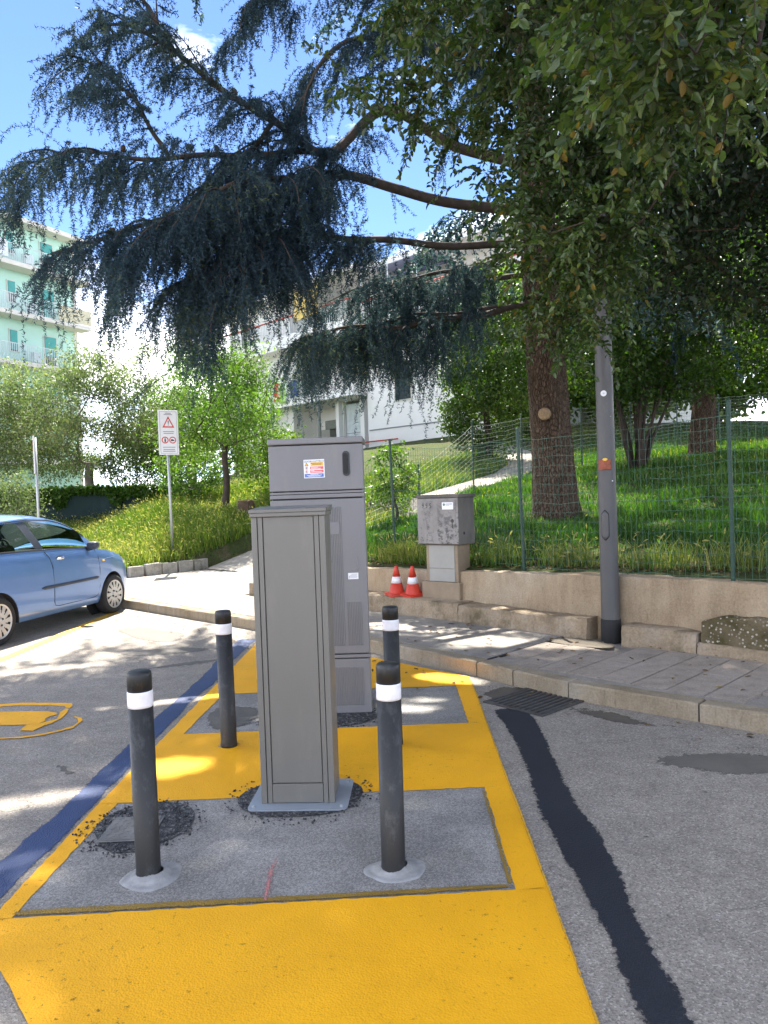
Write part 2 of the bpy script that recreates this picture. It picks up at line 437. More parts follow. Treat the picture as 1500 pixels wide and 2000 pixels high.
    t.link(fr.outputs[0], mx.inputs[0]); t.link(tr.outputs[0], mx.inputs[1]); t.link(gl.outputs[0], mx.inputs[2])
    t.link(mx.outputs[0], t.out.inputs['Surface'])
    M['car_glass'] = t.m
    plain('chrome', (0.75, 0.75, 0.77), 0.15, 1.0, 0.02)
    plain('rim_silver', (0.52, 0.52, 0.53), 0.38, 0.5, 0.06)
    plain('car_trim', (0.045, 0.055, 0.075), 0.5)
    plain('car_interior', (0.035, 0.035, 0.038), 0.8)
    plain('light_lens', (0.55, 0.57, 0.6), 0.15)
    plain('tail_red', (0.40, 0.02, 0.02), 0.2)
    # buildings
    plain('mint_wall', (0.47, 0.70, 0.60), 0.85, var=0.06, scale=0.6)
    plain('pale_trim', (0.66, 0.62, 0.55), 0.8, var=0.08, scale=1.0)
    plain('shutter_green', (0.06, 0.33, 0.30), 0.6, var=0.1)
    plain('rail_white', (0.62, 0.68, 0.68), 0.6)
    plain('ochre_cloth', (0.58, 0.52, 0.36), 0.8)
    plain('house_white', (0.84, 0.82, 0.79), 0.85, var=0.05, scale=0.5)
    plain('house_inner', (0.52, 0.49, 0.45), 0.85)
    plain('rail_red', (0.50, 0.07, 0.045), 0.6)
    plain('awning_yellow', (0.70, 0.52, 0.16), 0.8)
    plain('awning_blue', (0.10, 0.12, 0.22), 0.6)
    plain('roof_tile', (0.38, 0.30, 0.26), 0.9)
    plain('pipe_grey', (0.22, 0.23, 0.20), 0.7)
    plain('cloth_red', (0.62, 0.03, 0.04), 0.8)
    plain('cloth_green', (0.42, 0.62, 0.24), 0.8)
    plain('cloth_blue', (0.03, 0.05, 0.48), 0.8)
    plain('cloth_white', (0.68, 0.70, 0.76), 0.8)
    t = NT('window_pane'); t.base((0.035, 0.045, 0.055)); t.rough(0.08); M['window_pane'] = t.m
make_materials()

# ------------------------------------------------------------------ geometry helpers
def tag(o, label=None, cat=None, group=None, kind=None):
    if label: o['label'] = label
    if cat: o['category'] = cat
    if group: o['group'] = group
    if kind: o['kind'] = kind
    return o

def empty(name, loc=(0, 0, 0), rz=0.0, label=None, cat=None, group=None, parent=None):
    o = bpy.data.objects.new(name, None)
    o.empty_display_size = 0.1
    COL.objects.link(o)
    o.location = loc
    o.rotation_euler = (0, 0, rz)
    if parent: o.parent = parent
    return tag(o, label, cat, group)

def link_mesh(name, me, mat, parent=None, smooth=False):
    o = bpy.data.objects.new(name, me)
    COL.objects.link(o)
    if mat: me.materials.append(M[mat])
    if parent: o.parent = parent
    if smooth:
        me.polygons.foreach_set('use_smooth', [True] * len(me.polygons))
    return o

def pymesh(name, v, f, mat, parent=None, smooth=False):
    me = bpy.data.meshes.new(name)
    me.from_pydata([tuple(map(float, p)) for p in v], [], f)
    me.update()
    return link_mesh(name, me, mat, parent, smooth)

class MB:
    """collects simple solids into one mesh"""
    def __init__(self): self.v, self.f = [], []
    def add(self, v, f):
        b = len(self.v)
        self.v += [tuple(map(float, p)) for p in v]
        self.f += [tuple(i + b for i in q) for q in f]
        return self
    def box(self, x0, x1, y0, y1, z0, z1, mtx=None):
        v = [(x, y, z) for z in (z0, z1) for y in (y0, y1) for x in (x0, x1)]
        if mtx is not None: v = [tuple(mtx @ Vector(p)) for p in v]
        return self.add(v, [(0, 2, 3, 1), (4, 5, 7, 6), (0, 1, 5, 4), (2, 6, 7, 3), (0, 4, 6, 2), (1, 3, 7, 5)])
    def bbox(self, x0, x1, y0, y1, z0, z1, b=0.004, seg=2, mtx=None):
        """box with bevelled edges"""
        bm = bmesh.new()
        bmesh.ops.create_cube(bm, size=1.0)
        for q in bm.verts:
            q.co = Vector(((x0 + x1) / 2 + q.co.x * (x1 - x0), (y0 + y1) / 2 + q.co.y * (y1 - y0), (z0 + z1) / 2 + q.co.z * (z1 - z0)))
        bmesh.ops.bevel(bm, geom=list(bm.edges), offset=b, segments=seg, profile=0.5, affect='EDGES')
        bm.verts.index_update()
        v = [q.co.copy() for q in bm.verts]
        if mtx is not None: v = [mtx @ q for q in v]
        f = [[q.index for q in fc.verts] for fc in bm.faces]
        bm.free()
        return self.add(v, f)
    def prism(self, pts, z0, z1):
        """vertical prism over a plan polygon (counter-clockwise)"""
        n = len(pts)
        self.add([(x, y, z0) for x, y in pts] + [(x, y, z1) for x, y in pts],
                 [tuple(range(n))[::-1], tuple(range(n, 2 * n))] + [(i, (i + 1) % n, n + (i + 1) % n, n + i) for i in range(n)])
        return self
    def plate(self, pts, y0, y1):
        """polygon in the XZ plane given depth along Y (y0 front)"""
        n = len(pts)
        return self.add([(x, y0, z) for x, z in pts] + [(x, y1, z) for x, z in pts],
                        [tuple(range(n)), tuple(range(n, 2 * n))[::-1]] + [(i, n + i, n + (i + 1) % n, (i + 1) % n) for i in range(n)])
    def lathe(self, prof, n=24, c=(0, 0), caps=True, axis='Z'):
        v, f = [], []
        for r, z in prof:
            for k in range(n):
                a = 2 * pi * k / n
                if axis == 'Z': v.append((c[0] + r * cos(a), c[1] + r * sin(a), z))
                else: v.append((c[0] + r * cos(a), z, c[1] + r * sin(a)))
        for i in range(len(prof) - 1):
            for k in range(n):
                q = (i * n + k, i * n + (k + 1) % n, (i + 1) * n + (k + 1) % n, (i + 1) * n + k)
                f.append(q if axis == 'Z' else q[::-1])
        if caps:
            a, b = tuple(range(n))[::-1], tuple(range((len(prof) - 1) * n, len(prof) * n))
            f += [a, b] if axis == 'Z' else [a[::-1], b[::-1]]
        return self.add(v, f)
    def tube(self, pts, rad, n=6, caps=True):
        pts = [Vector(p) for p in pts]
        if not hasattr(rad, '__len__'): rad = [rad] * len(pts)
        v, f = [], []
        ref = None
        for i, p in enumerate(pts):
            d = (pts[min(i + 1, len(pts) - 1)] - pts[max(i - 1, 0)]).normalized()
            if ref is None: ref = Vector((0, 0, 1)) if abs(d.z) < 0.9 else Vector((1, 0, 0))
            a = d.cross(ref).normalized()
            b = d.cross(a).normalized()
            ref = -b if False else ref
            for k in range(n):
                t = 2 * pi * k / n
                v.append(p + (a * cos(t) + b * sin(t)) * rad[i])
        for i in range(len(pts) - 1):
            for k in range(n):
                f.append((i * n + k, (i + 1) * n + k, (i + 1) * n + (k + 1) % n, i * n + (k + 1) % n))
        if caps: f += [tuple(range(n)), tuple(range((len(pts) - 1) * n, len(pts) * n))[::-1]]
        return self.add(v, f)
    def build(self, name, mat, parent=None, smooth=False):
        return pymesh(name, self.v, self.f, mat, parent, smooth)

def auto_smooth(o, ang=35):
    me = o.data
    me.polygons.foreach_set('use_smooth', [True] * len(me.polygons))
    bm = bmesh.new(); bm.from_mesh(me)
    for e in bm.edges:
        e.smooth = not (len(e.link_faces) == 2 and e.calc_face_angle(0) > radians(ang)) and len(e.link_faces) == 2
    bm.to_mesh(me); bm.free()
    return o

def bulk(name, V, F, mat, parent=None, rnd=None, smooth=False):
    """V (n,3) floats, F (m,k) ints with constant k; rnd is one value for each face"""
    V = np.asarray(V, np.float32); F = np.asarray(F, np.int32)
    me = bpy.data.meshes.new(name)
    m, k = F.shape
    me.vertices.add(len(V)); me.vertices.foreach_set('co', V.ravel())
    me.loops.add(m * k); me.loops.foreach_set('vertex_index', F.ravel())
    me.polygons.add(m)
    me.polygons.foreach_set('loop_start', np.arange(0, m * k, k, dtype=np.int32))
    me.polygons.foreach_set('loop_total', np.full(m, k, np.int32))
    if rnd is not None:
        a = me.attributes.new('rnd', 'FLOAT', 'FACE')
        a.data.foreach_set('value', np.asarray(rnd, np.float32))
    me.update(calc_edges=True)
    return link_mesh(name, me, mat, parent, smooth)

def text_mesh(txt, size, mat, parent, name='lettering', extrude=0.0008, loc=(0, 0, 0), rot=(pi / 2, 0, 0), align='CENTER', sx=1.0):
    cu = bpy.data.curves.new('txt', 'FONT')
    cu.body = txt; cu.size = size; cu.extrude = extrude; cu.align_x = align; cu.align_y = 'CENTER'
    cu.resolution_u = 2
    tmp = bpy.data.objects.new('txt', cu)
    COL.objects.link(tmp)
    dg = bpy.context.evaluated_depsgraph_get()
    me = bpy.data.meshes.new_from_object(tmp.evaluated_get(dg))
    bpy.data.objects.remove(tmp)
    me.materials.clear()
    o = link_mesh(name, me, mat, parent)
    o.location = loc; o.rotation_euler = rot; o.scale = (sx, 1, 1)
    return o

def unit(a): return a / np.maximum(np.linalg.norm(a, axis=-1, keepdims=True), 1e-9)

# kerb frame: s runs along the kerb to the right and towards the camera, n away from the road
KO = np.array([0.6, 6.42]); KU = np.array([0.717, -0.697]); KN = np.array([0.697, 0.717])
def sn(s, n): p = KO + KU * s + KN * n; return float(p[0]), float(p[1])
def to_sn(x, y):
    dx, dy = x - KO[0], y - KO[1]
    return dx * KU[0] + dy * KU[1], dx * KN[0] + dy * KN[1]
K_ANG = atan2(-0.697, 0.717)
KMTX = Matrix.Translation((KO[0], KO[1], 0)) @ Matrix.Rotation(K_ANG, 4, 'Z')     # local X = s, local Y = n
def kn0(s): return float(np.interp(s, [-12, -7, -3.65, -1.42, -0.05, 0.95, 1.7, 2.4, 5], [0.05, 0.07, 0.16, 0.13, 0.0, -0.13, -0.11, -0.03, 0.05]))

# ------------------------------------------------------------------ terrain height
_TC = []
def _c(x, y, z): _TC.append((x, y, z))
for s_, z_ in ((-5.4, .52), (-2.5, .66), (0, .72), (2.5, .74), (5, .76), (9, .8)): _c(*sn(s_, 1.9), z_)
for p in ((3.2, 6.5, .79), (2.0, 8.2, .80), (0.25, 10.8, .88), (2.46, 12, 1.17), (-2.0, 12.5, .62), (0.65, 14.3, 1.30), (1.9, 15.5, 1.60),
          (3.1, 16.7, 1.82), (10.3, 23, 2.8), (7.2, 18, 2.26), (5.1, 16, 2.0), (5, 9.5, 1.12), (0, 25, 2.7), (-4, 40, 3.8), (5, 32, 4.2), (16, 32, 4.2),
          (22, 16, 2.7), (12, 8, 1.5), (16, 2, 1.3), (-2.6, 13.6, .52), (-0.4, 16.2, 1.32), (-2.2, 15.6, .95), (-3.2, 16.8, .85),
          (-6.5, 17, .80), (-4.7, 18.4, 1.25), (-5, 20.5, 1.55), (-3.2, 19.5, 1.5), (-8.3, 19.5, 1.0), (-10.5, 18.5, .85), (-13.5, 17.5, .6),
          (-6, 25, 1.9), (-12, 28, 1.3), (-22, 40, 1.0), (-24, 22, .4), (-20, 60, 1.0), (10, 60, 4.0), (40, 40, 4), (40, 5, 2)): _c(*p)
for s_, n_, z_ in ((-7.8, 1.5, .11), (-6.2, 1.6, .11), (-9.4, 1.6, .11), (-7.6, 3.2, .16), (-10.4, 1.6, .33), (-10.5, 3.3, .45), (-14, 1.6, .33), (-20, 1.6, .3), (-28, 1.8, .25)): _c(*sn(s_, n_), z_)
_TC = np.array(_TC)
def _tps(r2): return np.where(r2 > 1e-9, 0.5 * r2 * np.log(np.maximum(r2, 1e-9)), 0.0)
_n = len(_TC)
_K = _tps(((_TC[:, None, :2] - _TC[None, :, :2]) ** 2).sum(-1)) + np.eye(_n) * 0.6
_P = np.c_[np.ones(_n), _TC[:, :2]]
_W = np.linalg.solve(np.block([[_K, _P], [_P.T, np.zeros((3, 3))]]), np.r_[_TC[:, 2], 0, 0, 0])
def ground_z(x, y):
    x = np.atleast_1d(np.asarray(x, float)); y = np.atleast_1d(np.asarray(y, float))
    k = _tps((x[:, None] - _TC[None, :, 0]) ** 2 + (y[:, None] - _TC[None, :, 1]) ** 2)
    z = k @ _W[:_n] + _W[_n] + _W[_n + 1] * x + _W[_n + 2] * y
    s_, n_ = to_sn(x, y)
    cap = 0.085 + np.maximum(0, n_ - 3.3) * 0.26
    z = np.where((s_ > -10.2) & (s_ < -5.6) & (n_ < 7), np.minimum(z, cap), z)      # level forecourt and ramp
    return np.clip(z, 0.03, 6.0)
def gz1(x, y): return float(ground_z(x, y)[0])

# ------------------------------------------------------------------ ground sheets
tag(pymesh('ground', [(-900, -900, -0.02), (900, -900, -0.02), (900, 900, -0.02), (-900, 900, -0.02)], [(0, 1, 2, 3)], 'earth'), kind='structure')
_rp = [(-60, 70), (-60, -40), (60, -60), (60, -52)]
_road = [sn(-60, 0.4), (-70, -40), (40, -60), sn(60, 0.4)]
tag(pymesh('road', [(x, y, 0.0) for x, y in _road], [(0, 1, 2, 3)], 'asphalt'), kind='structure')

# hillside behind the wall
gx, gy_ = np.meshgrid(np.arange(-46, 46.01, 0.5), np.arange(-6, 75.01, 0.5))
# build in the (s, n) frame so that the edge follows the wall
S_ = np.sort(np.r_[np.arange(-60, -16, 2.0), np.arange(-16, 8, 0.4), np.arange(8, 50, 2.0), [-10.24, -10.17, -5.63, -5.57]])
N_ = np.r_[1.86, np.arange(2.2, 16, 0.4), np.arange(16, 70, 2.0)]
ss, nn = np.meshgrid(S_, N_)
nn = nn.copy()
nn[0] = np.where(S_ > -5.55, np.interp(S_, [-6, -1.8, 0.3, 2, 6], [1.78, 1.75, 1.60, 1.52, 1.52]) + .12, 1.56)
px = KO[0] + KU[0] * ss + KN[0] * nn; py = KO[1] + KU[1] * ss + KN[1] * nn
pz = ground_z(px.ravel(), py.ravel()).reshape(px.shape)
pz = pz + 0.02 * np.sin(px * 2.3) * np.cos(py * 1.9) * (nn > 2.5)
V = np.stack([px, py, pz], -1).reshape(-1, 3)
w_ = len(S_)
F = [(j * w_ + i, j * w_ + i + 1, (j + 1) * w_ + i + 1, (j + 1) * w_ + i) for j in range(len(N_) - 1) for i in range(w_ - 1)]
tag(bulk('hillside', V, F, 'earth', smooth=True), kind='structure')

def add_uv(o, vals):
    me = o.data
    uv = me.uv_layers.new(name='UVMap')
    li = np.empty(len(me.loops), np.int32); me.loops.foreach_get('vertex_index', li)
    d = np.zeros((len(li), 2), np.float32); d[:, 0] = np.asarray(vals, np.float32)[li]
    uv.data.foreach_set('uv', d.ravel())
    return o

def strip(name, pts, mat, z, wob=0.0, step=0.05, seed=0, parent=None, zf=None):
    """painted strip: pts = [(x, y, width)], UV.x = distance to the nearest edge"""
    rng = np.random.default_rng(seed)
    P = np.array(pts, float)
    d = np.r_[0, np.cumsum(np.linalg.norm(np.diff(P[:, :2], axis=0), axis=1))]
    m = max(3, int(d[-1] / step))
    t = np.linspace(0, d[-1], m)
    C_ = np.c_[np.interp(t, d, P[:, 0]), np.interp(t, d, P[:, 1])]
    W = np.interp(t, d, P[:, 2])
    T = unit(np.gradient(C_, axis=0)); Nn = np.c_[-T[:, 1], T[:, 0]]
    def wave():
        a = np.zeros(m)
        for fq, am in ((1.3, .5), (3.1, .3), (7.7, .2)):
            a += am * np.sin(t * fq * 2 + rng.uniform(0, 6.28))
        return a * wob
    wl_, wr_ = wave(), wave()
    k = 9
    V, U = [], []
    for i in range(m):
        for j in range(k):
            f = j / (k - 1)
            a, b = -W[i] / 2 + wl_[i], W[i] / 2 + wr_[i]
            off = a + (b - a) * f
            p = C_[i] + Nn[i] * off
            V.append((p[0], p[1], z if zf is None else zf(p[0], p[1]) + z))
            U.append(min((b - a) * min(f, 1 - f), t[i], d[-1] - t[i]))
    F = [(i * k + j, (i + 1) * k + j, (i + 1) * k + j + 1, i * k + j + 1) for i in range(m - 1) for j in range(k - 1)]
    F = [f[::-1] for f in F]
    o = bulk(name, V, F, mat, parent)
    return add_uv(o, U)

def blob(name, cx, cy, rx, ry, rot, mat, z, wob=0.25, seed=0, n=40, parent=None):
    rng = np.random.default_rng(seed)
    a = np.linspace(0, 2 * pi, n, endpoint=False)
    r = np.ones(n)
    for k in range(1, 6): r += wob / k * np.sin(a * k + rng.uniform(0, 6.28)) * rng.uniform(0.3, 1)
    V, U = [(cx, cy, z)], [min(rx, ry)]
    rings = 5
    for q in range(1, rings + 1):
        f = q / rings
        x = rx * r * np.cos(a) * f; y = ry * r * np.sin(a) * f
        X = cx + x * cos(rot) - y * sin(rot); Y = cy + x * sin(rot) + y * cos(rot)
        for i in range(n): V.append((X[i], Y[i], z)); U.append((1 - f) * min(rx, ry))
    F = [(0, 1 + i, 1 + (i + 1) % n) for i in range(n)]
    for q in range(rings - 1):
        for i in range(n):
            F.append((1 + q * n + i, 1 + (q + 1) * n + i, 1 + (q + 1) * n + (i + 1) % n, 1 + q * n + (i + 1) % n))
    o = pymesh(name, V, F, mat, parent)
    return add_uv(o, U)

# ------------------------------------------------------------------ painted island
def wobble_poly(pts, step, amp, seed):
    """resample a closed polygon with slightly uneven edges"""
    rng = np.random.default_rng(seed)
    out = []
    for (x0, y0), (x1, y1) in zip(pts, pts[1:] + pts[:1]):
        L = math.hypot(x1 - x0, y1 - y0); m = max(1, int(L / step))
        for i in range(m):
            f = i / m
            j = 0 if i == 0 else rng.normal(0, amp)
            out.append((x0 + (x1 - x0) * f - (y1 - y0) / L * j, y0 + (y1 - y0) * f + (x1 - x0) / L * j))
    return out

isl = empty('painted_island', (0, 0, 0))
tag(isl, kind='structure')
def sheet_poly(name, pts, z, mat, parent=None, step=0.04, amp=0.0025, seed=1):
    q = wobble_poly(pts, step, amp, seed)
    bm = bmesh.new()
    vs = [bm.verts.new((x, y, z)) for x, y in q]
    f = bm.faces.new(vs)
    if f.normal.z < 0: f.normal_flip()
    bmesh.ops.triangulate(bm, faces=[f])
    me = bpy.data.meshes.new(name); bm.to_mesh(me); bm.free()
    return link_mesh(name, me, mat, parent)
G1 = [(-1.575, 2.815), (0.40, 2.945), (0.392, 3.985), (-1.575, 3.895)]
G2 = [(-1.56, 5.035), (0.405, 5.115), (0.395, 6.12), (-1.53, 6.06)]
sheet_poly('cement_patch', [(-1.62, 2.76), (0.45, 2.90), (0.45, 4.03), (-1.62, 3.94)], 0.003, 'screed', isl)
sheet_poly('cement_patch', [(-1.60, 5.0), (0.45, 5.08), (0.45, 6.16), (-1.6, 6.10)], 0.003, 'screed', isl, seed=2)
OL = [(-1.66, 2.85), (-1.675, 3.9), (-1.675, 5.03), (-1.675, 6.06), (-1.68, 8.42)]
# frame pieces of yellow paint, butted edge to edge
sheet_poly('yellow_field', [(0.53, 1.35), (0.53, 2.95), G1[1], G1[0], (-1.655, 2.80), (-1.60, 2.70), (-1.43, 2.48), (-1.22, 2.24), (-0.86, 1.86), (-0.5, 1.35)], 0.006, 'yellow_paint', isl, seed=3)
sheet_poly('yellow_border', [(0.53, 2.95), (0.53, 3.99), G1[2], G1[1]], 0.006, 'yellow_paint', isl, seed=4)
sheet_poly('yellow_border', [(-1.655, 2.80), G1[0], G1[3], (-1.675, 3.89)], 0.006, 'yellow_paint', isl, seed=5)
sheet_poly('yellow_field', [(0.53, 3.99), (0.53, 5.12), G2[1], G2[0], (-1.675, 5.03), (-1.675, 3.89), G1[3], G1[2]], 0.006, 'yellow_paint', isl, seed=6)
sheet_poly('yellow_border', [(0.53, 5.12), (0.53, 6.13), G2[2], G2[1]], 0.006, 'yellow_paint', isl, seed=7)
sheet_poly('yellow_border', [(-1.675, 5.03), G2[0], G2[3], (-1.675, 6.055)], 0.006, 'yellow_paint', isl, seed=8)
sheet_poly('yellow_field', [(0.53, 6.13), (0.53, 6.40), (-0.31, 7.24), (-1.675, 8.50), (-1.675, 6.055), G2[3], G2[2]], 0.006, 'yellow_paint', isl, seed=9)
# overspray shadows of paint along the frame's inner edges, red chalk marks
strip('paint_overspray', [(-1.60, 2.842, .06), (0.41, 2.972, .05)], 'yellow_haze', 0.009, 0.004, seed=2, parent=isl)
strip('paint_overspray', [(0.385, 2.95, .04), (0.378, 3.99, .03)], 'yellow_haze', 0.0095, 0.003, seed=3, parent=isl)
strip('paint_overspray', [(0.53, 1.4, .02), (0.53, 6.3, .02)], 'yellow_line', 0.0095, 0.004, seed=4, parent=isl)
strip('chalk_mark', [(-0.60, 2.88, .05), (-0.615, 3.14, .055), (-0.60, 3.3, .025), (-0.575, 3.62, .018)], 'red_mark', 0.0105, 0.004, 0.02, 5, isl)
strip('chalk_mark', [(-0.665, 3.155, .05), (-0.545, 3.165, .02)], 'red_mark', 0.0115, 0.002, 0.02, 6, isl)
strip('chalk_mark', [(0.36, 2.955, .03), (0.46, 2.945, .02)], 'red_mark', 0.0115, 0.001, 0.02, 7, isl)
strip('chalk_mark', [(0.545, 2.62, .018), (0.55, 2.92, .018)], 'red_mark', 0.0115, 0.002, 0.02, 8, isl)
strip('chalk_mark', [(0.55, 3.5, .018), (0.553, 3.85, .015)], 'red_mark', 0.0115, 0.002, 0.02, 9, isl)
strip('chalk_mark', [(0.31, 3.50, .018), (0.305, 3.80, .012)], 'red_mark', 0.0115, 0.002, 0.02, 10, isl)
blob('gravel_patch', -1.34, 3.60, 0.25, 0.26, 0.2, 'gravel', 0.0085, 0.18, 3, parent=isl)
blob('gravel_patch', -0.585, 3.91, 0.335, 0.265, 0.0, 'gravel', 0.0085, 0.10, 4, parent=isl)
blob('gravel_patch', -0.62, 5.33, 0.42, 0.24, 0.0, 'gravel', 0.0085, 0.08, 5, parent=isl)
blob('gravel_patch', -1.30, 5.45, 0.22, 0.36, 0.0, 'oil_stain', 0.0075, 0.3, 6, parent=isl)

# the two brushed-out strips
def struct(o): return tag(o, kind='structure')
struct(strip('blue_painted_strip', [(-1.70, 2.2, .24), (-1.76, 2.7, .23), (-1.79, 3.12, .20), (-1.785, 3.84, .19), (-1.79, 4.9, .19), (-1.82, 5.8, .17), (-1.80, 6.54, .20), (-1.82, 7.4, .19), (-1.83, 8.45, .24)], 'blue_paint', 0.004, 0.018, seed=11))
struct(strip('dark_painted_strip', [(0.74, 1.2, .19), (0.73, 2.0, .19), (0.735, 2.4, .20), (0.74, 2.8, .20), (0.755, 3.1, .24), (0.755, 3.45, .28), (0.735, 3.7, .26), (0.75, 4.1, .22), (0.76, 4.6, .25), (0.755, 5.0, .27), (0.735, 5.46, .30)], 'tar_paint', 0.004, 0.014, seed=12))
struct(strip('yellow_bay_line', [(-4.27, 6.2, .125), (-4.30, 8.4, .125), (-4.32, 10.95, .125)], 'yellow_line', 0.004, 0.004, seed=13))
# charging-bay symbol
sym = empty('charging_bay_symbol', (0, 0, 0)); struct(sym)
SYM = {'symbol_outline': [(-3.95, 5.79), (-3.60, 5.87), (-3.286, 5.955), (-3.184, 5.975), (-2.945, 5.951), (-2.734, 5.92), (-2.697, 5.848), (-2.684, 5.771), (-2.727, 5.794), (-2.748, 5.834), (-2.906, 5.869), (-3.14, 5.892), (-3.248, 5.883), (-3.58, 5.80), (-3.93, 5.72)],
       'symbol_body': [(-3.90, 5.70), (-3.214, 5.72), (-2.825, 5.702), (-2.729, 5.647), (-2.701, 5.609), (-2.741, 5.56), (-2.745, 5.492), (-2.716, 5.439), (-2.739, 5.375), (-2.811, 5.357), (-3.02, 5.367), (-3.85, 5.38)],
       'symbol_plug': [(-2.709, 5.755), (-2.676, 5.743), (-2.643, 5.639), (-2.628, 5.532), (-2.628, 5.464), (-2.64, 5.382), (-2.671, 5.321), (-2.694, 5.205), (-2.797, 5.222), (-2.812, 5.349), (-2.739, 5.375), (-2.687, 5.436), (-2.652, 5.483), (-2.678, 5.572), (-2.71, 5.664)],
       'symbol_arc': [(-3.5, 5.06), (-2.853, 5.062), (-2.714, 5.073), (-2.594, 5.122), (-2.489, 5.211), (-2.444, 5.285), (-2.443, 5.373), (-2.485, 5.468), (-2.549, 5.542), (-2.473, 5.501), (-2.429, 5.43), (-2.426, 5.347), (-2.419, 5.251), (-2.475, 5.179), (-2.579, 5.091), (-2.698, 5.043), (-2.841, 5.04), (-3.5, 5.035)]}
for i, (k, v) in enumerate(SYM.items()): sheet_poly(k, v, 0.004 + 0.0008 * i, 'yellow_paint', sym, 0.03, 0.002, 20 + i)

# stains, gutter dirt
for i, a in enumerate([(1.88, 4.25, .42, .20, -.2, 'oil_stain', .3), (1.06, 3.38, .055, .035, 0, 'oil_stain', .2), (2.45, 4.35, .12, .05, -.7, 'oil_stain', .3), (1.75, 4.93, .14, .05, -.7, 'oil_stain', .3),
                       (-2.1, 4.42, .30, .06, -.75, 'oil_stain', .3), (-2.45, 5.0, .05, .03, 0, 'oil_stain', .2), (-2.55, 4.9, .03, .02, 0, 'oil_stain', .2), (-2.1, 7.3, .55, .10, .5, 'oil_stain', .35), (-2.7, 7.9, .5, .22, .3, 'oil_stain', .35),
                       (-3.2, 9.1, .7, .3, -.7, 'oil_stain', .4), 
                       (1.45, 5.12, .45, .12, -.72, 'gutter_dirt', .3), (0.85, 5.75, .30, .28, -.7, 'gutter_dirt', .25), (2.3, 4.55, .6, .06, -.70, 'gutter_dirt', .3)]):
    struct(blob('asphalt_stain' if a[5] != 'gutter_dirt' else 'gutter_dirt', a[0], a[1], a[2], a[3], a[4], a[5], 0.0015 + 0.0001 * i, a[6], 40 + i))

# ------------------------------------------------------------------ kerb and pavement
kerb = empty('kerb'); struct(kerb)
def kerb_stone(s0, s1, i, h=0.13):
    rng = random.Random(i)
    g = 0.006
    a, b = np.array(sn(s0 + g, kn0(s0))), np.array(sn(s1 - g, kn0(s1)))
    d = b - a; L = float(np.linalg.norm(d))
    ang = atan2(d[1], d[0])
    bm = bmesh.new()
    bmesh.ops.create_cube(bm, size=1.0)
    for q in bm.verts: q.co = Vector(((q.co.x + .5) * L, (q.co.y + .5) * 0.15, (q.co.z + .5) * (h + 0.1) - 0.1))
    bmesh.ops.bevel(bm, geom=[e for e in bm.edges if all(v.co.z > h - 0.01 for v in e.verts)], offset=0.018, segments=3, profile=0.5, affect='EDGES')
    bmesh.ops.subdivide_edges(bm, edges=[e for e in bm.edges if e.calc_length() > L * 0.8], cuts=8)
    for v in bm.verts:
        v.co.y += rng.uniform(-.003, .003); v.co.z += rng.uniform(-.003, .003) if v.co.z > 0.05 else 0
    me = bpy.data.meshes.new('kerb_stone'); bm.to_mesh(me); bm.free()
    o = link_mesh('kerb_stone', me, 'kerb_concrete', kerb)
    o.location = (a[0], a[1], 0); o.rotation_euler = (0, 0, ang + rng.uniform(-.004, .004))
    return o
sk = [-14.2, -13.2, -12.2, -11.2, -10.2, -9.2, -8.2, -7.2, -6.2, -5.2, -4.2, -3.2, -2.2, -1.1, 0.0, 0.42, 0.98, 1.95, 2.95, 3.95, 4.95, 5.95, 7.0]
for i in range(len(sk) - 1): kerb_stone(sk[i], sk[i + 1], i)

pav = empty('pavement'); struct(pav)
def sn_poly(name, pts, z0, z1, mat, parent):
    b = MB(); b.prism([sn(s, n) for s, n in pts], z0, z1)
    return b.build(name, mat, parent)
# sub-base and the plain concrete stretches
sn_poly('pavement_base', [(-40, .16), (12, .16), (12, 1.6), (-40, 1.6)], 0.0, 0.105, 'slab_concrete', pav)
for a, b in ((-16, -13.1), (-13.09, -10.1), (-10.09, -7.0), (-6.985, -3.9), (-3.885, -0.02)):
    e = [(a, kn0(a) + .152), ((a + b) / 2, kn0((a + b) / 2) + .152), (b, kn0(b) + .152), (b, 1.44), (a, 1.44)]
    sn_poly('concrete_slab', e, 0.10, 0.131, 'slab_concrete', pav)
sn_poly('concrete_slab', [(-10.08, 1.45), (-7.9, 1.45), (-7.9, 3.4), (-10.08, 3.4)], 0.08, 0.132, 'path_concrete', pav)
sn_poly('concrete_slab', [(-7.885, 1.45), (-5.75, 1.45), (-5.75, 3.4), (-7.885, 3.4)], 0.08, 0.131, 'path_concrete', pav)
sn_poly('expansion_joint', [(-0.018, .16), (0.0, .16), (0.0, 1.43), (-0.018, 1.43)], 0.10, 0.122, 'gutter_dirt' if False else 'seam_dark', pav)
# grooved paving tiles
def tile_mesh(k):
    b = MB()
    w, d = 0.266, 0.304
    rng = random.Random(k)
    b.box(-w / 2, w / 2, -d / 2, d / 2, -0.03, 0.0)
    m = 13
    for j in range(m):
        y = -d / 2 + d * (j + .5) / m
        b.add([(-w / 2 + .004, y - .0075, 0), (w / 2 - .004, y - .0075, 0), (w / 2 - .004, y + .0075, 0), (-w / 2 + .004, y + .0075, 0),
               (-w / 2 + .006, y - .005, .0035), (w / 2 - .006, y - .005, .0035), (w / 2 - .006, y + .005, .0035), (-w / 2 + .006, y + .005, .0035)],
              [(0, 1, 5, 4), (1, 2, 6, 5), (2, 3, 7, 6), (3, 0, 4, 7), (4, 5, 6, 7)])
    me = bpy.data.meshes.new('paving_tile')
    me.from_pydata(b.v, [], b.f); me.update(); me.materials.append(M['tile_concrete'])
    return me
tmesh = tile_mesh(0)
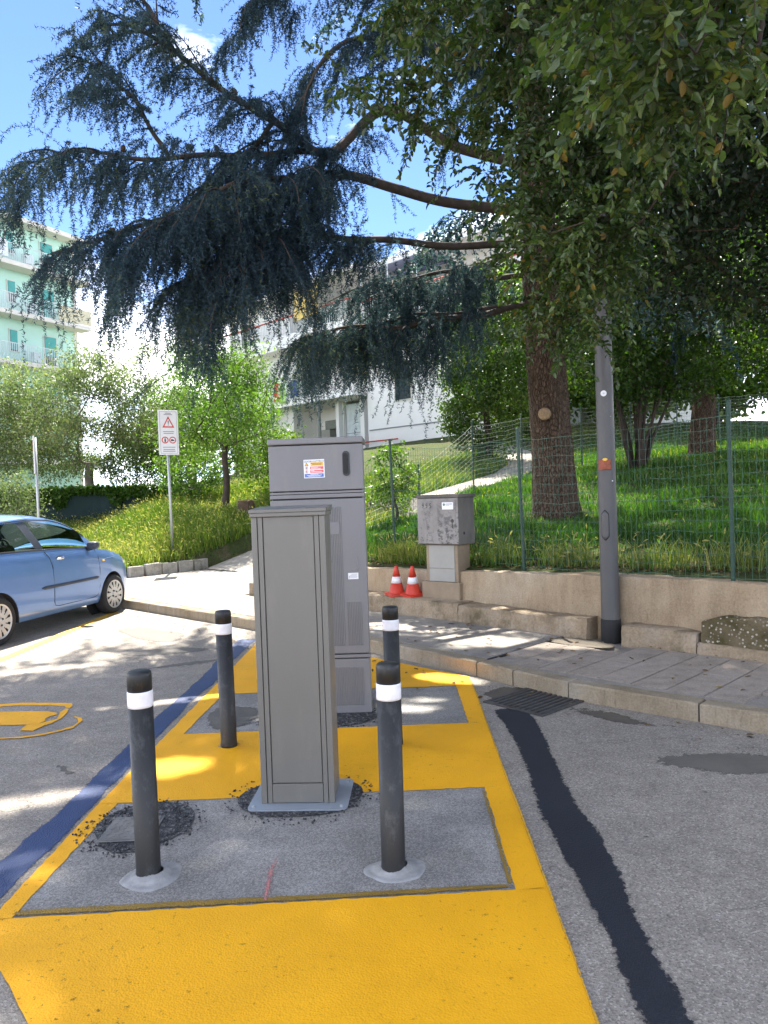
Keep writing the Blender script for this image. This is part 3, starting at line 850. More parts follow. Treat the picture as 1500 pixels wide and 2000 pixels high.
for i in range(20):
    for j in range(5):
        s0 = 0.137 + i * 0.272; n0 = 0.00 + 0.155 + j * 0.309
        if n0 - .15 < kn0(s0) - .02 or n0 + .15 > 1.48: pass
        if i < 3 and n0 > 1.0: continue            # broken-out square by the lamp post
        if n0 - 0.155 < kn0(s0) + 0.14 - 0.10: continue
        x, y = sn(s0, n0 + 0.12)
        if n0 + 0.12 > 1.35: continue
        o = bpy.data.objects.new('paving_tile', tmesh)
        COL.objects.link(o); o.parent = pav
        o.location = (x, y, 0.128 + random.uniform(-.002, .002))
        o.rotation_euler = (random.uniform(-.006, .006), random.uniform(-.006, .006), K_ANG + (pi if random.random() < .5 else 0) + random.uniform(-.004, .004))
sn_poly('tile_edge_strip', [(0.02, -0.0), (0.4, -.03), (0.95, .02), (1.7, .04), (2.4, .12), (5.5, .19), (5.5, .28), (0.02, .28)], 0.05, 0.122, 'slab_concrete', pav)
struct(blob('dirt_square', *sn(0.32, 1.20), 0.42, 0.22, K_ANG, 'gutter_dirt', 0.134, 0.08, 77))

# ------------------------------------------------------------------ retaining wall, footing ledge
wall = empty('retaining_wall', (*sn(0, 1.8), 0.13), 0, 'low beige concrete retaining wall running behind the pavement under the wire fence', 'wall')
wall.location = (0, 0, 0)
def wallface(name, s0, s1, nf, nb, z0, z1, mat, seed, step=0.12, rough=0.006):
    """long block with an uneven face and top"""
    rng = np.random.default_rng(seed)
    m = max(3, int((s1 - s0) / step)); k = 6
    S = np.linspace(s0, s1, m)
    top = (z1(S) if callable(z1) else np.full(m, z1)) + np.convolve(rng.normal(0, rough, m + 4), np.ones(5) / 5, 'valid')
    nfS = (nf(S) if callable(nf) else np.full(m, nf))
    nbS = (nb(S) if callable(nb) else np.full(m, nb))
    prof = []
    V = []
    for i in range(m):
        for j in range(k):
            f = j / (k - 1)
            x, y = sn(S[i], nfS[i] + rng.normal(0, rough * .4) + 0.02 * f)
            V.append((x, y, z0 + (top[i] - 0.01 - z0) * f))
        x, y = sn(S[i], nfS[i] + 0.035); V.append((x, y, top[i]))
        x, y = sn(S[i], nbS[i]); V.append((x, y, top[i] + rng.normal(0, rough * .4)))
        x, y = sn(S[i], nbS[i] + .005); V.append((x, y, z0 - 0.05))
    w = k + 3
    F = [(i * w + j, (i + 1) * w + j, (i + 1) * w + j + 1, i * w + j + 1) for i in range(m - 1) for j in range(w - 1)]
    F += [tuple(range(w)), tuple((m - 1) * w + j for j in range(w))[::-1]]
    o = pymesh(name, V, F, mat, wall)
    return auto_smooth(o, 40)
nf_wall = lambda S: np.interp(S, [-6, -1.8, 0.3, 2, 6], [1.78, 1.75, 1.60, 1.52, 1.52])
def ztop(S): return np.interp(S, [-5.6, -1.8, -0.8, 0.4, 3, 8], [0.60, 0.66, 0.70, 0.74, 0.76, 0.78])
edges = [-5.6, -1.72, 2.02, 4.6, 8.0]
for i in range(4):
    wallface('wall_section', edges[i] + .006, edges[i + 1] - .006, nf_wall, lambda S: nf_wall(S) + 0.24, 0.10, ztop, 'wall_concrete', 100 + i)
wallface('end_wall', -5.62, -5.612, 1.62, 4.2, 0.10, 0.42, 'wall_concrete', 105)
# stepped footing in separate casts
nf_foot = lambda S: np.interp(S, [-6, -1.5, 0.3, 2, 6], [1.44, 1.43, 1.38, 1.36, 1.36])
for i, (a, b, h, m_) in enumerate(((-5.6, -2.45, .33, 'footing_concrete'), (-2.44, -1.42, .335, 'footing_concrete'), (-1.41, 0.25, .32, 'footing_concrete'), (0.62, 1.32, .30, 'footing_concrete'), (1.33, 6.0, .22, 'footing_concrete'))):
    wallface('footing', a, b, nf_foot, lambda S: nf_wall(S) + .03, 0.10, h, m_, 110 + i, 0.08, 0.010)
wallface('pebbled_lump', 1.35, 5.0, lambda S: nf_foot(S) + .05, lambda S: nf_wall(S) + .05, 0.19, lambda S: np.interp(S, [1.35, 1.5, 2.2, 5], [.40, .46, .47, .46]), 'pebble_dash', 120, 0.06, 0.016)

# stone border of the grass bank
bord = empty('stone_border'); struct(bord)
bl = MB().bbox(-.17, .17, -.06, .06, -.15, .20, .018, 2)
bme = bpy.data.meshes.new('border_stone'); bme.from_pydata(bl.v, [], bl.f); bme.update(); bme.materials.append(M['stone_block'])
def border(p0, p1):
    p0, p1 = np.array(p0), np.array(p1); L = np.linalg.norm(p1 - p0); m = int(L / .355)
    for i in range(m):
        p = p0 + (p1 - p0) * (i + .5) / m
        o = bpy.data.objects.new('border_stone', bme); COL.objects.link(o); o.parent = bord
        z = max(0.16, min(0.55, gz1(*p) - 0.12))
        o.location = (p[0], p[1], z + random.uniform(-.015, .015))
        o.rotation_euler = (random.uniform(-.05, .05), random.uniform(-.03, .03), atan2(*(p1 - p0)[::-1]) + random.uniform(-.05, .05))
        o.scale = (random.uniform(.9, 1.03), random.uniform(.9, 1.1), random.uniform(.92, 1.06))
border(sn(-20, 1.52), sn(-10.15, 1.52))
border(sn(-10.13, 1.62), sn(-10.2, 3.5))

# concrete footpath climbing behind the second fence
FP = np.array([(-3.5, 14.1), (-2.75, 14.7), (-1.5, 15.0), (-0.3, 15.6), (0.9, 16.5), (2.1, 17.7), (3.0, 18.9), (3.6, 20.6), (3.6, 23), (3.2, 26)])
d_ = np.r_[0, np.cumsum(np.linalg.norm(np.diff(FP, axis=0), axis=1))]
t_ = np.linspace(0, d_[-1], 70)
fx, fy = np.interp(t_, d_, FP[:, 0]), np.interp(t_, d_, FP[:, 1])
T_ = unit(np.gradient(np.c_[fx, fy], axis=0)); Nn_ = np.c_[-T_[:, 1], T_[:, 0]]
V = []
for i in range(70):
    zc = gz1(fx[i], fy[i]) + .03
    for o_ in (-.62, .62):
        V.append((fx[i] + Nn_[i, 0] * o_, fy[i] + Nn_[i, 1] * o_, max(zc, gz1(fx[i] + Nn_[i, 0] * o_, fy[i] + Nn_[i, 1] * o_) + .04)))
    for o_ in (-.62, .62): V.append((fx[i] + Nn_[i, 0] * o_, fy[i] + Nn_[i, 1] * o_, zc - .4))
F = []
for i in range(69):
    a, b = i * 4, i * 4 + 4
    F += [(a, b, b + 1, a + 1), (a + 2, b + 2, b, a), (a + 1, b + 1, b + 3, a + 3)]
V += [(*sn(s_, n_), .085 + max(0, n_ - 3.3) * .26 + dz) for n_ in (3.38, 4.6, 6.4) for s_, dz in ((-10.08, .046), (-6.6, .046))]
b_ = 70 * 4
F += [(b_ + i, b_ + i + 2, b_ + i + 3, b_ + i + 1) for i in (0, 2)]
struct(pymesh('footpath', V, [f[::-1] for f in F], 'path_concrete'))

# ------------------------------------------------------------------ buildings
def bars(mb, x0, x1, y, z0, z1, step, r=0.012):
    x = x0
    while x <= x1: mb.box(x - r, x + r, y - r, y + r, z0, z1); x += step

def white_house():
    # local X runs along the facade, local -Y faces the road
    rt = empty('white_apartment_house', (-4.2, 41, 0), K_ANG, 'white apartment house on the slope with red balcony handrails and an open ground-floor loggia', 'building')
    W = lambda *a: MB().box(*a)
    H0 = 2.6
    # wall mass, leaving the loggias open
    m = MB()
    m.box(-9, -2.65, 0, 11, H0, 13.2)
    m.box(-2.65, 3.6, 1.9, 11, H0, 13.2)
    m.box(3.6, 16, 0, 11, H0, 9.6)
    m.box(3.6, 16, 2.0, 11, 9.6, 13.2)
    m.build('wall', 'house_white', rt)
    # lower retaining face and sloping base seam
    s = W(3.7, 16, -.025, 0, 4.93, 4.99).build('wall_seam', 'print_grey', rt)
    # floor slabs and parapets
    for z in (6.75, 10.0):
        MB().bbox(-9.2, 3.62, -1.0, 1.9, z, z + .26, .02).build('floor_slab', 'house_white', rt)
    MB().bbox(3.64, 16.2, -1.0, 2.0, 10.0, 10.24, .02).build('floor_slab', 'house_white', rt)
    MB().bbox(-9.2, 3.62, -1.0, -.88, 10.26, 10.72, .01).build('parapet', 'house_white', rt)
    MB().bbox(-9.2, 3.62, -1.0, -.9, 7.01, 7.2, .01).build('parapet', 'house_white', rt)
    # loggia walls and contents at the lower level
    MB().box(0.95, 1.2, .1, 1.9, H0, 6.75).build('loggia_wall', 'house_white', rt)
    MB().box(2.9, 3.2, .1, 1.9, H0, 6.75).build('loggia_wall', 'house_white', rt)
    MB().bbox(-1.55, -.65, 1.0, 1.6, 4.2, 5.45, .02).build('storage_cupboard', 'box_panel', rt)
    MB().bbox(-1.1, -.1, 1.05, 1.65, 5.46, 5.95, .02).build('condenser_unit', 'pipe_grey', rt)
    d = MB().box(0.0, .75, 1.84, 1.9, H0, 6.2).build('door', 'pale_trim', rt)
    MB().box(.12, .63, 1.82, 1.84, 4.3, 6.0).build('door_pane', 'window_pane', d)
    c = MB().bbox(1.25, 2.35, .6, 1.7, 3.6, 6.6, .02).build('tall_cupboard', 'rail_white', rt)
    MB().box(1.26, 2.34, .585, .6, 5.0, 5.03).build('cupboard_seam', 'print_grey', c)
    MB().tube([(.55, -.75, 2.6), (.55, -.75, 10.0)], .10, 10).build('column', 'pipe_grey', rt)
    MB().tube([(1.75, -.05, 2.6), (1.75, -.05, 6.7)], .03, 6).build('drain_pipe', 'pale_trim', rt)
    # handrails
    MB().tube([(-9.2, -.95, 11.75), (3.6, -.95, 11.65)], .045, 6).build('handrail', 'rail_red', rt)
    MB().tube([(3.64, -.95, 11.25), (16.2, -.95, 11.25)], .045, 6).build('handrail', 'rail_red', rt)
    MB().tube([(-2.7, -.95, 8.05), (1.0, -.95, 8.05)], .04, 6).build('handrail', 'rail_red', rt)
    MB().tube([(-.9, -.3, 4.35), (6, -.3, 4.35)], .04, 6).build('handrail', 'rail_red', rt)
    b = MB(); bars(b, -9.1, 3.5, -.95, 10.7, 11.7, .16); b.build('railing', 'rail_white', rt)
    b = MB(); bars(b, 3.8, 16, -.95, 10.24, 11.25, .16); b.build('railing', 'rail_white', rt)
    b = MB(); bars(b, -2.6, .9, -.95, 7.2, 8.05, .16); b.build('railing', 'rail_white', rt)
    # top floor: windows, awnings, roof slab
    for (x0, x1, z0, z1) in ((-7.6, -6.4, 10.4, 12.4), (-2.2, -.8, 10.4, 12.4), (1.6, 2.9, 10.4, 12.4)):
        yy = 1.9 if x0 > -2.65 else 0
        w = MB().box(x0, x1, yy - .05, yy + .02, z0, z1).build('window', 'pale_trim', rt)
        MB().box(x0 + .08, x1 - .08, yy - .07, yy - .05, z0 + .08, z1 - .08).build('pane', 'window_pane', w)
    for (x0, x1, z0, z1) in ((5.2, 6.6, 10.4, 12.6), (8.6, 10, 10.4, 12.6)):
        w = MB().box(x0, x1, 1.94, 2.02, z0, z1).build('window', 'pale_trim', rt)
        MB().box(x0 + .08, x1 - .08, 1.92, 1.94, z0 + .08, z1 - .08).build('pane', 'window_pane', w)
    for (x0, x1, z0, z1) in ((-7.4, -6.0, 7.8, 9.4), (5.6, 6.8, 6.2, 8.2), (9.4, 10.6, 6.2, 8.2)):
        w = MB().box(x0, x1, -.04, .03, z0, z1).build('window', 'pale_trim', rt)
        MB().box(x0 + .08, x1 - .08, -.06, -.04, z0 + .08, z1 - .08).build('pane', 'window_pane', w)
    MB().bbox(-9.6, 4.2, -1.1, 11.3, 13.0, 13.3, .03).build('roof_slab', 'house_white', rt)
    MB().bbox(-8.0, 3.9, 0.2, 10, 13.3, 13.75, .03).build('roof', 'pipe_grey', rt)
    MB().bbox(4.2, 16.4, -.2, 11.3, 13.0, 13.3, .03).build('roof_slab', 'house_white', rt)
    a = MB().add([(-.9, -1.0, 12.9), (1.1, -1.0, 12.9), (1.1, -1.05, 11.3), (-.9, -1.05, 11.3), (-.9, -.96, 12.9), (1.1, -.96, 12.9), (1.1, -1.01, 11.3), (-.9, -1.01, 11.3)],
                 [(0, 3, 2, 1), (4, 5, 6, 7), (0, 1, 5, 4), (2, 3, 7, 6), (0, 4, 7, 3), (1, 2, 6, 5)]).build('awning', 'awning_yellow', rt)
    a['label'] = 'yellow blind hanging over the upper balcony'
    a = MB().add([(4.4, 1.9, 13.0), (8.2, 1.9, 13.0), (8.2, -1.3, 11.9), (4.4, -1.3, 11.9), (4.4, 1.9, 12.95), (8.2, 1.9, 12.95), (8.2, -1.3, 11.85), (4.4, -1.3, 11.85)],
                 [(0, 3, 2, 1), (4, 5, 6, 7), (0, 1, 5, 4), (2, 3, 7, 6), (0, 4, 7, 3), (1, 2, 6, 5)]).build('awning', 'awning_blue', rt)
    a['label'] = 'dark blue sloping awning on the upper balcony'
    for x in (-2.3, 4.4, 6.3, 8.2): MB().tube([(x, -.93, 10.2), (x, -.93, 13.0)], .03, 6).build('awning_post', 'rail_white', rt)
    # laundry on the line
    def garment(name, lab, x, z, w, h, mat, legs, sd):
        rng = random.Random(sd)
        nx, nz = 9, 8
        V, F = [], []
        for j in range(nz):
            f = j / (nz - 1)
            for i in range(nx):
                g = i / (nx - 1)
                spread = 1 + .25 * f
                yy = -1.12 + .05 * sin(g * 14 + sd) * (0.3 + f)
                cut = 0.0
                if legs and f > .6 and abs(g - .5) < .13: cut = .22 * h
                V.append((x + (g - .5) * w * spread + .03 * sin(f * 5 + sd), yy, z - h * f + cut * (f - .5) + rng.uniform(-.02, .02) * f))
        F = [(j * nx + i, j * nx + i + 1, (j + 1) * nx + i + 1, (j + 1) * nx + i) for j in range(nz - 1) for i in range(nx - 1)]
        o = pymesh(name, V, F, mat, None, True)
        o.location = rt.location; o.rotation_euler = rt.rotation_euler
        md = o.modifiers.new('thick', 'SOLIDIFY'); md.thickness = 0.012
        tag(o, lab, 'laundry', 'laundry drying under the balcony of the white house')
    garment('hanging_cloth', 'red towel hanging from the clothes line under the white balcony', -2.75, 8.12, .42, 1.0, 'cloth_red', False, 1)
    garment('hanging_cloth', 'pale green cloth hanging between the red towel and the white laundry', -2.15, 8.1, .50, 1.15, 'cloth_green', False, 2)
    garment('hanging_cloth', 'white cloth drying beside the blue shorts', -1.62, 8.1, .42, .75, 'cloth_white', False, 3)
    garment('hanging_shorts', 'bright blue shorts drying on the white house balcony', -1.05, 8.1, .55, .95, 'cloth_blue', True, 4)
white_house()

def green_house():
    ang = atan2(5, 2.5)
    rt = empty('green_apartment_block', (-23, 45, 0), ang, 'tall mint green apartment block with cream balconies at the left edge', 'building')
    # facade plane local Y = 0, visible side is local -Y; X grows away from the camera
    XE = 4.25
    MB().box(-16, XE, 0, 13, 0, 18.75).build('wall', 'mint_wall', rt)
    MB().box(XE - .22, XE + .02, -.03, .2, 0, 18.75).build('corner_band', 'pale_trim', rt)
    rf = MB().bbox(-16.8, XE + .8, -.95, 13.6, 18.75, 19.05, .03).build('roof', 'pale_trim', rt)
    MB().add([(-16.6, -.9, 19.05), (XE + .7, -.9, 19.05), (XE + .7, 13.5, 19.05), (-16.6, 13.5, 19.05), (-12, 6, 20.9), (0, 6, 20.9)],
             [(0, 1, 5, 4), (1, 2, 5), (2, 3, 4, 5), (3, 0, 4)]).build('roof_tiles', 'roof_tile', rf)
    for i, z in enumerate((16.1, 13.15, 10.2, 7.25, 4.3)):
        MB().bbox(-16, XE + .35, -1.05, 0.0, z - .12, z + .16, .02).build('balcony_slab', 'pale_trim', rt)
        b = MB(); bars(b, -15.9, XE + .3, -1.0, z + .16, z + 1.15, .13, .012)
        b.tube([(-16, -1.0, z + 1.16), (XE + .32, -1.0, z + 1.16)], .03, 5)
        b.tube([(XE + .32, -1.0, z + 1.16), (XE + .32, 0, z + 1.16)], .03, 5)
        b.build('balcony_railing', 'rail_white', rt)
        for k, (x0, x1, zt, zb, down) in enumerate(((-.66, -.2, 2.15, .85, .8), (1.72, 2.55, 2.15, .1, .45), (-3.6, -3.1, 2.15, .85, .8), (-6.2, -5.2, 2.15, .1, .6), (-9.5, -8.6, 2.15, .1, .4))):
            w = MB().box(x0 - .07, x1 + .07, -.06, .02, z + zb, z + zt + .07).build('window', 'pale_trim', rt)
            MB().box(x0, x1, -.075, -.06, z + zb + .05, z + zt).build('pane', 'window_pane', w)
            dd = (down, .5, .9, .6, .35)[(i + k) % 5]
            MB().box(x0, x1, -.10, -.075, z + zt - (zt - zb) * dd, z + zt).build('roller_shutter', 'shutter_green', w)
    a = MB().box(2.05, XE + .28, -1.10, -1.06, 13.33, 14.25).build('balcony_screen', 'ochre_cloth', rt); a['label'] = 'faded ochre cloth screen on a balcony corner'
    MB().box(-1.9, -1.3, -1.1, -1.06, 16.35, 17.35).build('hanging_sheet', 'cloth_white', rt)
    for x, z in ((.0, 16.35), (0.15, 13.4), (.3, 10.45)):
        MB().bbox(x, x + .55, -.9, -.5, z, z + .62, .02).build('condenser_unit', 'rail_white', rt)
green_house()

# ------------------------------------------------------------------ fences
def fence(name, posts, label, h, mesh_h, mat_wire, cell=(0.05, 0.10), wr=0.0016, brace=False):
    rt = empty(name, (posts[0][0], posts[0][1], 0), 0, label, 'fence')
    rt.location = (0, 0, 0)
    for (x, y, lean) in posts:
        z = gz1(x, y)
        b = MB()
        top = (x + lean, y, z + h)
        b.tube([(x, y, z - .3), top], .019, 10)
        b.tube([top, (x + lean * 1.01, y, z + h + .012), (x + lean * 1.01, y, z + h + .03)], [.022, .022, .010], 10)
        b.build('post', 'post_green', rt)
    b = MB()
    rng = random.Random(5)
    for (a, c) in zip(posts[:-1], posts[1:]):
        L = math.hypot(c[0] - a[0], c[1] - a[1])
        m = int(L / cell[0]); seg = max(6, int(L / .25))
        za = [gz1(a[0] + (c[0] - a[0]) * i / seg, a[1] + (c[1] - a[1]) * i / seg) for i in range(seg + 1)]
        line0 = gz1(a[0], a[1]); line1 = gz1(c[0], c[1])
        def pt(f, hh):
            g = line0 + (line1 - line0) * f
            sag = -.035 * sin(pi * f) * (hh / mesh_h)
            return (a[0] + (c[0] - a[0]) * f + a[2] * (1 - f) * hh / h + c[2] * f * hh / h, a[1] + (c[1] - a[1]) * f - .03, g + hh + sag + .012 * sin(f * 23 + hh * 7))
        k = int(mesh_h / cell[1])
        for j in range(k + 1):
            hh = .04 + (mesh_h - .04) * j / k
            r_ = wr * (1.5 if j in (0, k, k // 2) else 1)
            b.tube([pt(i / seg, hh) for i in range(seg + 1)], r_, 3, False)
        for i in range(m):
            f = (i + .5) / m
            b.tube([pt(f, .02), pt(f, mesh_h * .5), pt(f, mesh_h)], wr, 3, False)
    o = b.build('wire_mesh', mat_wire, rt); o['kind'] = 'stuff'
    return rt
fence('wire_fence', [(6.9, 1.6, 0), (4.55, 4.35, 0), (2.85, 6.5, -.01), (1.34, 8.3, -.035), (-0.12, 10.8, -.03), (-2.0, 12.4, .0)],
      'green wire mesh fence with slim posts standing just above the concrete wall', 1.56, 1.45, 'wire_green', (0.06, 0.10), .0018)
fence('wire_fence', [(-2.05, 12.75, 0), (-0.75, 13.5, 0), (0.33, 14.3, 0), (1.5, 15.5, 0), (2.7, 16.7, 0.02), (4.4, 18.2, .02), (6.1, 19.8, 0), (7.9, 21.4, 0), (9.76, 23.0, 0), (12.6, 25, 0), (15, 27, 0)],
      'farther green mesh fence following the climbing footpath behind the cedar', 1.5, 1.42, 'wire_grey', (0.09, 0.09), .0022)

# dark screen fence with ivy, far left
def screen_fence():
    rt = empty('screen_fence', (0, 0, 0), 0, 'dark green privacy screen fence behind the blue car with ivy spilling over it', 'fence')
    pts = [(-17, 19.2), (-13.6, 19.6), (-10.4, 20.0), (-8.2, 20.6), (-6.2, 21.4)]
    for a, c in zip(pts[:-1], pts[1:]):
        b = MB(); n = 10; V = []; F = []
        for i in range(n + 1):
            f = i / n
            x, y = a[0] + (c[0] - a[0]) * f, a[1] + (c[1] - a[1]) * f + .03 * sin(f * 9)
            z0 = gz1(x, y) - .1
            V += [(x, y, z0), (x, y, 2.0 + .02 * sin(f * 13)), (x, y + .02, 2.0 + .02 * sin(f * 13)), (x, y + .02, z0)]
        for i in range(n):
            for j in range(4): F.append((i * 4 + j, i * 4 + (j + 1) % 4, i * 4 + 4 + (j + 1) % 4, i * 4 + 4 + j))
        pymesh('screen_panel', V, F, 'screen_green', rt)
    for p in pts: MB().tube([(p[0], p[1] + .05, 0.2), (p[0], p[1] + .05, 2.08)], .03, 8).build('post', 'post_green', rt)
screen_fence()

# ------------------------------------------------------------------ lamp post
def lamp_post():
    x, y = 1.97, 7.18
    rt = empty('lamp_post', (x, y, 0.13), 0, 'dark grey steel lamp post rising into the leaves at the pavement edge', 'lamp post')
    MB().lathe([(.092, -.1), (.088, .2), (.084, 1.5), (.080, 3.0), (.070, 6.0), (.055, 8.6)], 32).build('pole', 'lamp_grey', rt, True)
    MB().lathe([(.094, -.10), (.0945, .19), (.0925, .205)], 32).build('base_sleeve', 'rubber', rt, True)
    arm = MB().tube([(0, 0, 8.5), (-.5, -.5, 8.9), (-1.1, -1.1, 9.0)], [.045, .04, .035], 10).build('arm', 'lamp_grey', rt, True)
    MB().bbox(-.35, .35, -.14, .14, -.05, .05, .03, 2, Matrix.Translation((-1.4, -1.4, 9.0)) @ Matrix.Rotation(radians(45), 4, 'Z')).build('lamp_head', 'lamp_grey', arm)
    def patch(name, a0, a1, z0, z1, off, mat, par, rounded=0.0):
        """curved plate hugging the pole; angles measured from the camera side"""
        n, k = 10, 8
        V, F = [], []
        for j in range(k + 1):
            f = j / k
            z = z0 + (z1 - z0) * f
            sh = 1.0
            if rounded:
                e = min(f, 1 - f) * (z1 - z0) / rounded
                sh = math.sqrt(max(0.0, 1 - (1 - min(1, e)) ** 2)) if e < 1 else 1
                sh = max(sh, .12)
            for i in range(n + 1):
                t = (a0 + a1) / 2 + (a1 - a0) * (i / n - .5) * sh
                r = .0862 + off
                V.append((r * sin(t), -r * cos(t), z))
        F = [(j * (n + 1) + i, j * (n + 1) + i + 1, (j + 1) * (n + 1) + i + 1, (j + 1) * (n + 1) + i) for j in range(k) for i in range(n)]
        o = pymesh(name, V, F, mat, par, True)
        md = o.modifiers.new('t', 'SOLIDIFY'); md.thickness = .003; md.offset = 1
        return o
    patch('access_door_seam', radians(-58), radians(-8), .965, 1.255, .0002, 'seam_dark', rt, .05)
    patch('access_door', radians(-54), radians(-12), .975, 1.245, .0035, 'lamp_grey', rt, .05)
    p = patch('torn_sticker', radians(-70), radians(12), 1.635, 1.735, .0008, 'sticker_orange', rt); p['label'] = 'torn orange sticker'
    patch('sticker_crest', radians(-38), radians(-8), 1.722, 1.748, .0045, 'print_yellow', rt, .015)
    for a, z, r_, m_ in ((-.36, 2.36, .028, 'sign_white'), (.35, 2.14, .006, 'pipe_grey'), (.35, 1.53, .006, 'sign_white')):
        o = MB().lathe([(r_, 0), (r_, .003)], 20).build('round_sticker' if r_ > .01 else 'rivet', m_, rt)
        rr = .0855
        o.location = (rr * sin(a), -rr * cos(a), z)
        o.rotation_euler = (pi / 2, 0, a)
        if r_ > .01: text_mesh('di', .022, 'print_grey', o, loc=(0, 0, .0035), rot=(0, 0, 0))
lamp_post()

# ------------------------------------------------------------------ bollards
def make_bollard():
    rt = empty('bollard')
    MB().lathe([(.0535, -.02), (.0535, .02), (.0515, .04), (.0515, .735)], 32).build('post', 'bollard_black', rt, True)
    MB().lathe([(.0530, .735), (.0535, .745), (.0535, .795), (.0530, .803)], 32).build('reflective_band', 'reflective_white', rt, True)
    c = MB().lathe([(.0515, .803), (.0515, .868), (.0495, .880), (.044, .885), (.0, .886)], 32).build('cap', 'bollard_black', rt, True)
    return rt
def copy_tree(o, parent=None):
    c = o.copy(); COL.objects.link(c)
    if parent: c.parent = parent
    for ch in o.children: copy_tree(ch, c)
    return c
bol = make_bollard()
BL = [(-1.14, 3.12, 'black bollard standing beside the small square manhole cover', (.006, -.004)), (-0.09, 3.12, 'black bollard in a white mortar ring at the right front of the column', (.004, .01)),
      (-1.18, 4.77, 'black bollard on the yellow paint nearest the blue strip', (-.004, .006)), (-0.10, 4.72, 'black bollard partly hidden behind the right front bollard', (.006, -.004))]
for i, (x, y, lab, lean) in enumerate(BL):
    o = bol if i == 0 else copy_tree(bol)
    o.location = (x, y, 0.004); o.rotation_euler = (lean[0], lean[1], i * 1.3)
    tag(o, lab, 'bollard', 'black bollards with white reflective bands')
for i, (x, y, r_) in enumerate(((-1.125, 3.115, .128), (-.080, 3.125, .124))):
    # raised mortar fillet
    b = MB().lathe([(r_ * 1.02, .002), (r_ * .98, .0065), (r_ * .86, .0095), (r_ * .7, .011), (.088, .014), (.070, .021), (.058, .028), (.050, .032)], 72, (x, y), False)
    rr = random.Random(i); ph = [rr.uniform(0, 6.28) for _ in range(5)]
    nv = []
    for vx, vy, vz in b.v:
        a = atan2(vy - y, vx - x); rad = math.hypot(vx - x, vy - y)
        w_ = 1 + max(0, (rad - .055)) / .1 * (.10 * sin(2 * a + ph[0]) + .07 * sin(3 * a + ph[1]) + .04 * sin(5 * a + ph[2]) + .015 * sin(9 * a + ph[3]))
        nv.append((x + (vx - x) * w_, y + (vy - y) * w_ * .88, vz + (rr.uniform(-.0015, .0015) if .006 < vz else 0)))
    b.v = nv
    ob = b.build('mortar_collar', 'mortar_solid', None, True); struct(ob)
struct(blob('mortar_ring', -1.18, 4.765, .085, .07, 0, 'mortar', 0.0125, .2, 64))

# ------------------------------------------------------------------ tall column cover
def column_cover():
    x0, x1, y0, y1, H = -.782, -.398, 3.81, 4.06, 1.53
    rt = empty('pedestal_column', ((x0 + x1) / 2, (y0 + y1) / 2, .012), radians(-1.5), 'plain grey-beige metal pedestal column bolted to a base plate, between the bollards', 'cabinet')
    w, d = (x1 - x0) / 2, (y1 - y0) / 2
    MB().bbox(-w + .012, w - .004, -d + .02, d, .003, H - .03, .004).build('body', 'column_side', rt)
    # corner profiles left and right: two folds with dark joints
    for s in (-1, 1):
        a = .030
        o1 = MB().bbox(s * w - (0 if s > 0 else 0) - (a if s > 0 else 0), s * w + (a if s < 0 else 0), -d, -d + .05, .003, H - .035, .003)
        o1.build('corner_profile', 'column_grey', rt)
        xi = s * (w - a - .0035)
        MB().bbox(min(xi, xi - s * .024), max(xi, xi - s * .024), -d + .004, -d + .05, .003, H - .035, .002).build('edge_trim', 'column_grey', rt)
    MB().bbox(-w + .062, w - .062, -d + .008, -d + .05, .108, H - .036, .002).build('front_panel', 'column_grey', rt)
    MB().bbox(-w + .060, w - .060, -d + .003, -d + .05, .006, .104, .002).build('kick_panel', 'column_grey', rt)
    cap = MB().bbox(-w - .006, w + .006, -d - .008, d + .004, H - .034, H - .012, .004)
    cap.build('cap_rim', 'column_grey', rt)
    MB().add([(-w - .009, -d - .012, H - .011), (w + .009, -d - .012, H - .011), (w + .009, d + .008, H - .011), (-w - .009, d + .008, H - .011),
              (-w - .009, -d - .012, H + .004), (w + .009, -d - .012, H + .004), (w + .009, d + .008, H + .018), (-w - .009, d + .008, H + .018)],
             [(0, 3, 2, 1), (4, 5, 6, 7), (0, 1, 5, 4), (1, 2, 6, 5), (2, 3, 7, 6), (3, 0, 4, 7)]).build('cap', 'column_grey', rt)
    # base plate with rounded corners
    px0, px1, py0, py1, r = -.255, .262, -.205, .205, .04
    pts = []
    for cx, cy, a0 in ((px1 - r, py0 + r, -90), (px1 - r, py1 - r, 0), (px0 + r, py1 - r, 90), (px0 + r, py0 + r, 180)):
        for k in range(6): a = radians(a0 + 18 * k); pts.append((cx + r * cos(a), cy + r * sin(a)))
    MB().prism(pts, -.004, .003).build('base_plate', 'plate_grey', rt)
    for bx, by in ((-.225, -.17), (.23, -.17), (.23, .17), (-.225, .17)):
        MB().lathe([(.009, .003), (.009, .011), (.006, .013)], 6, (bx, by)).build('bolt', 'galvanised', rt)
column_cover()

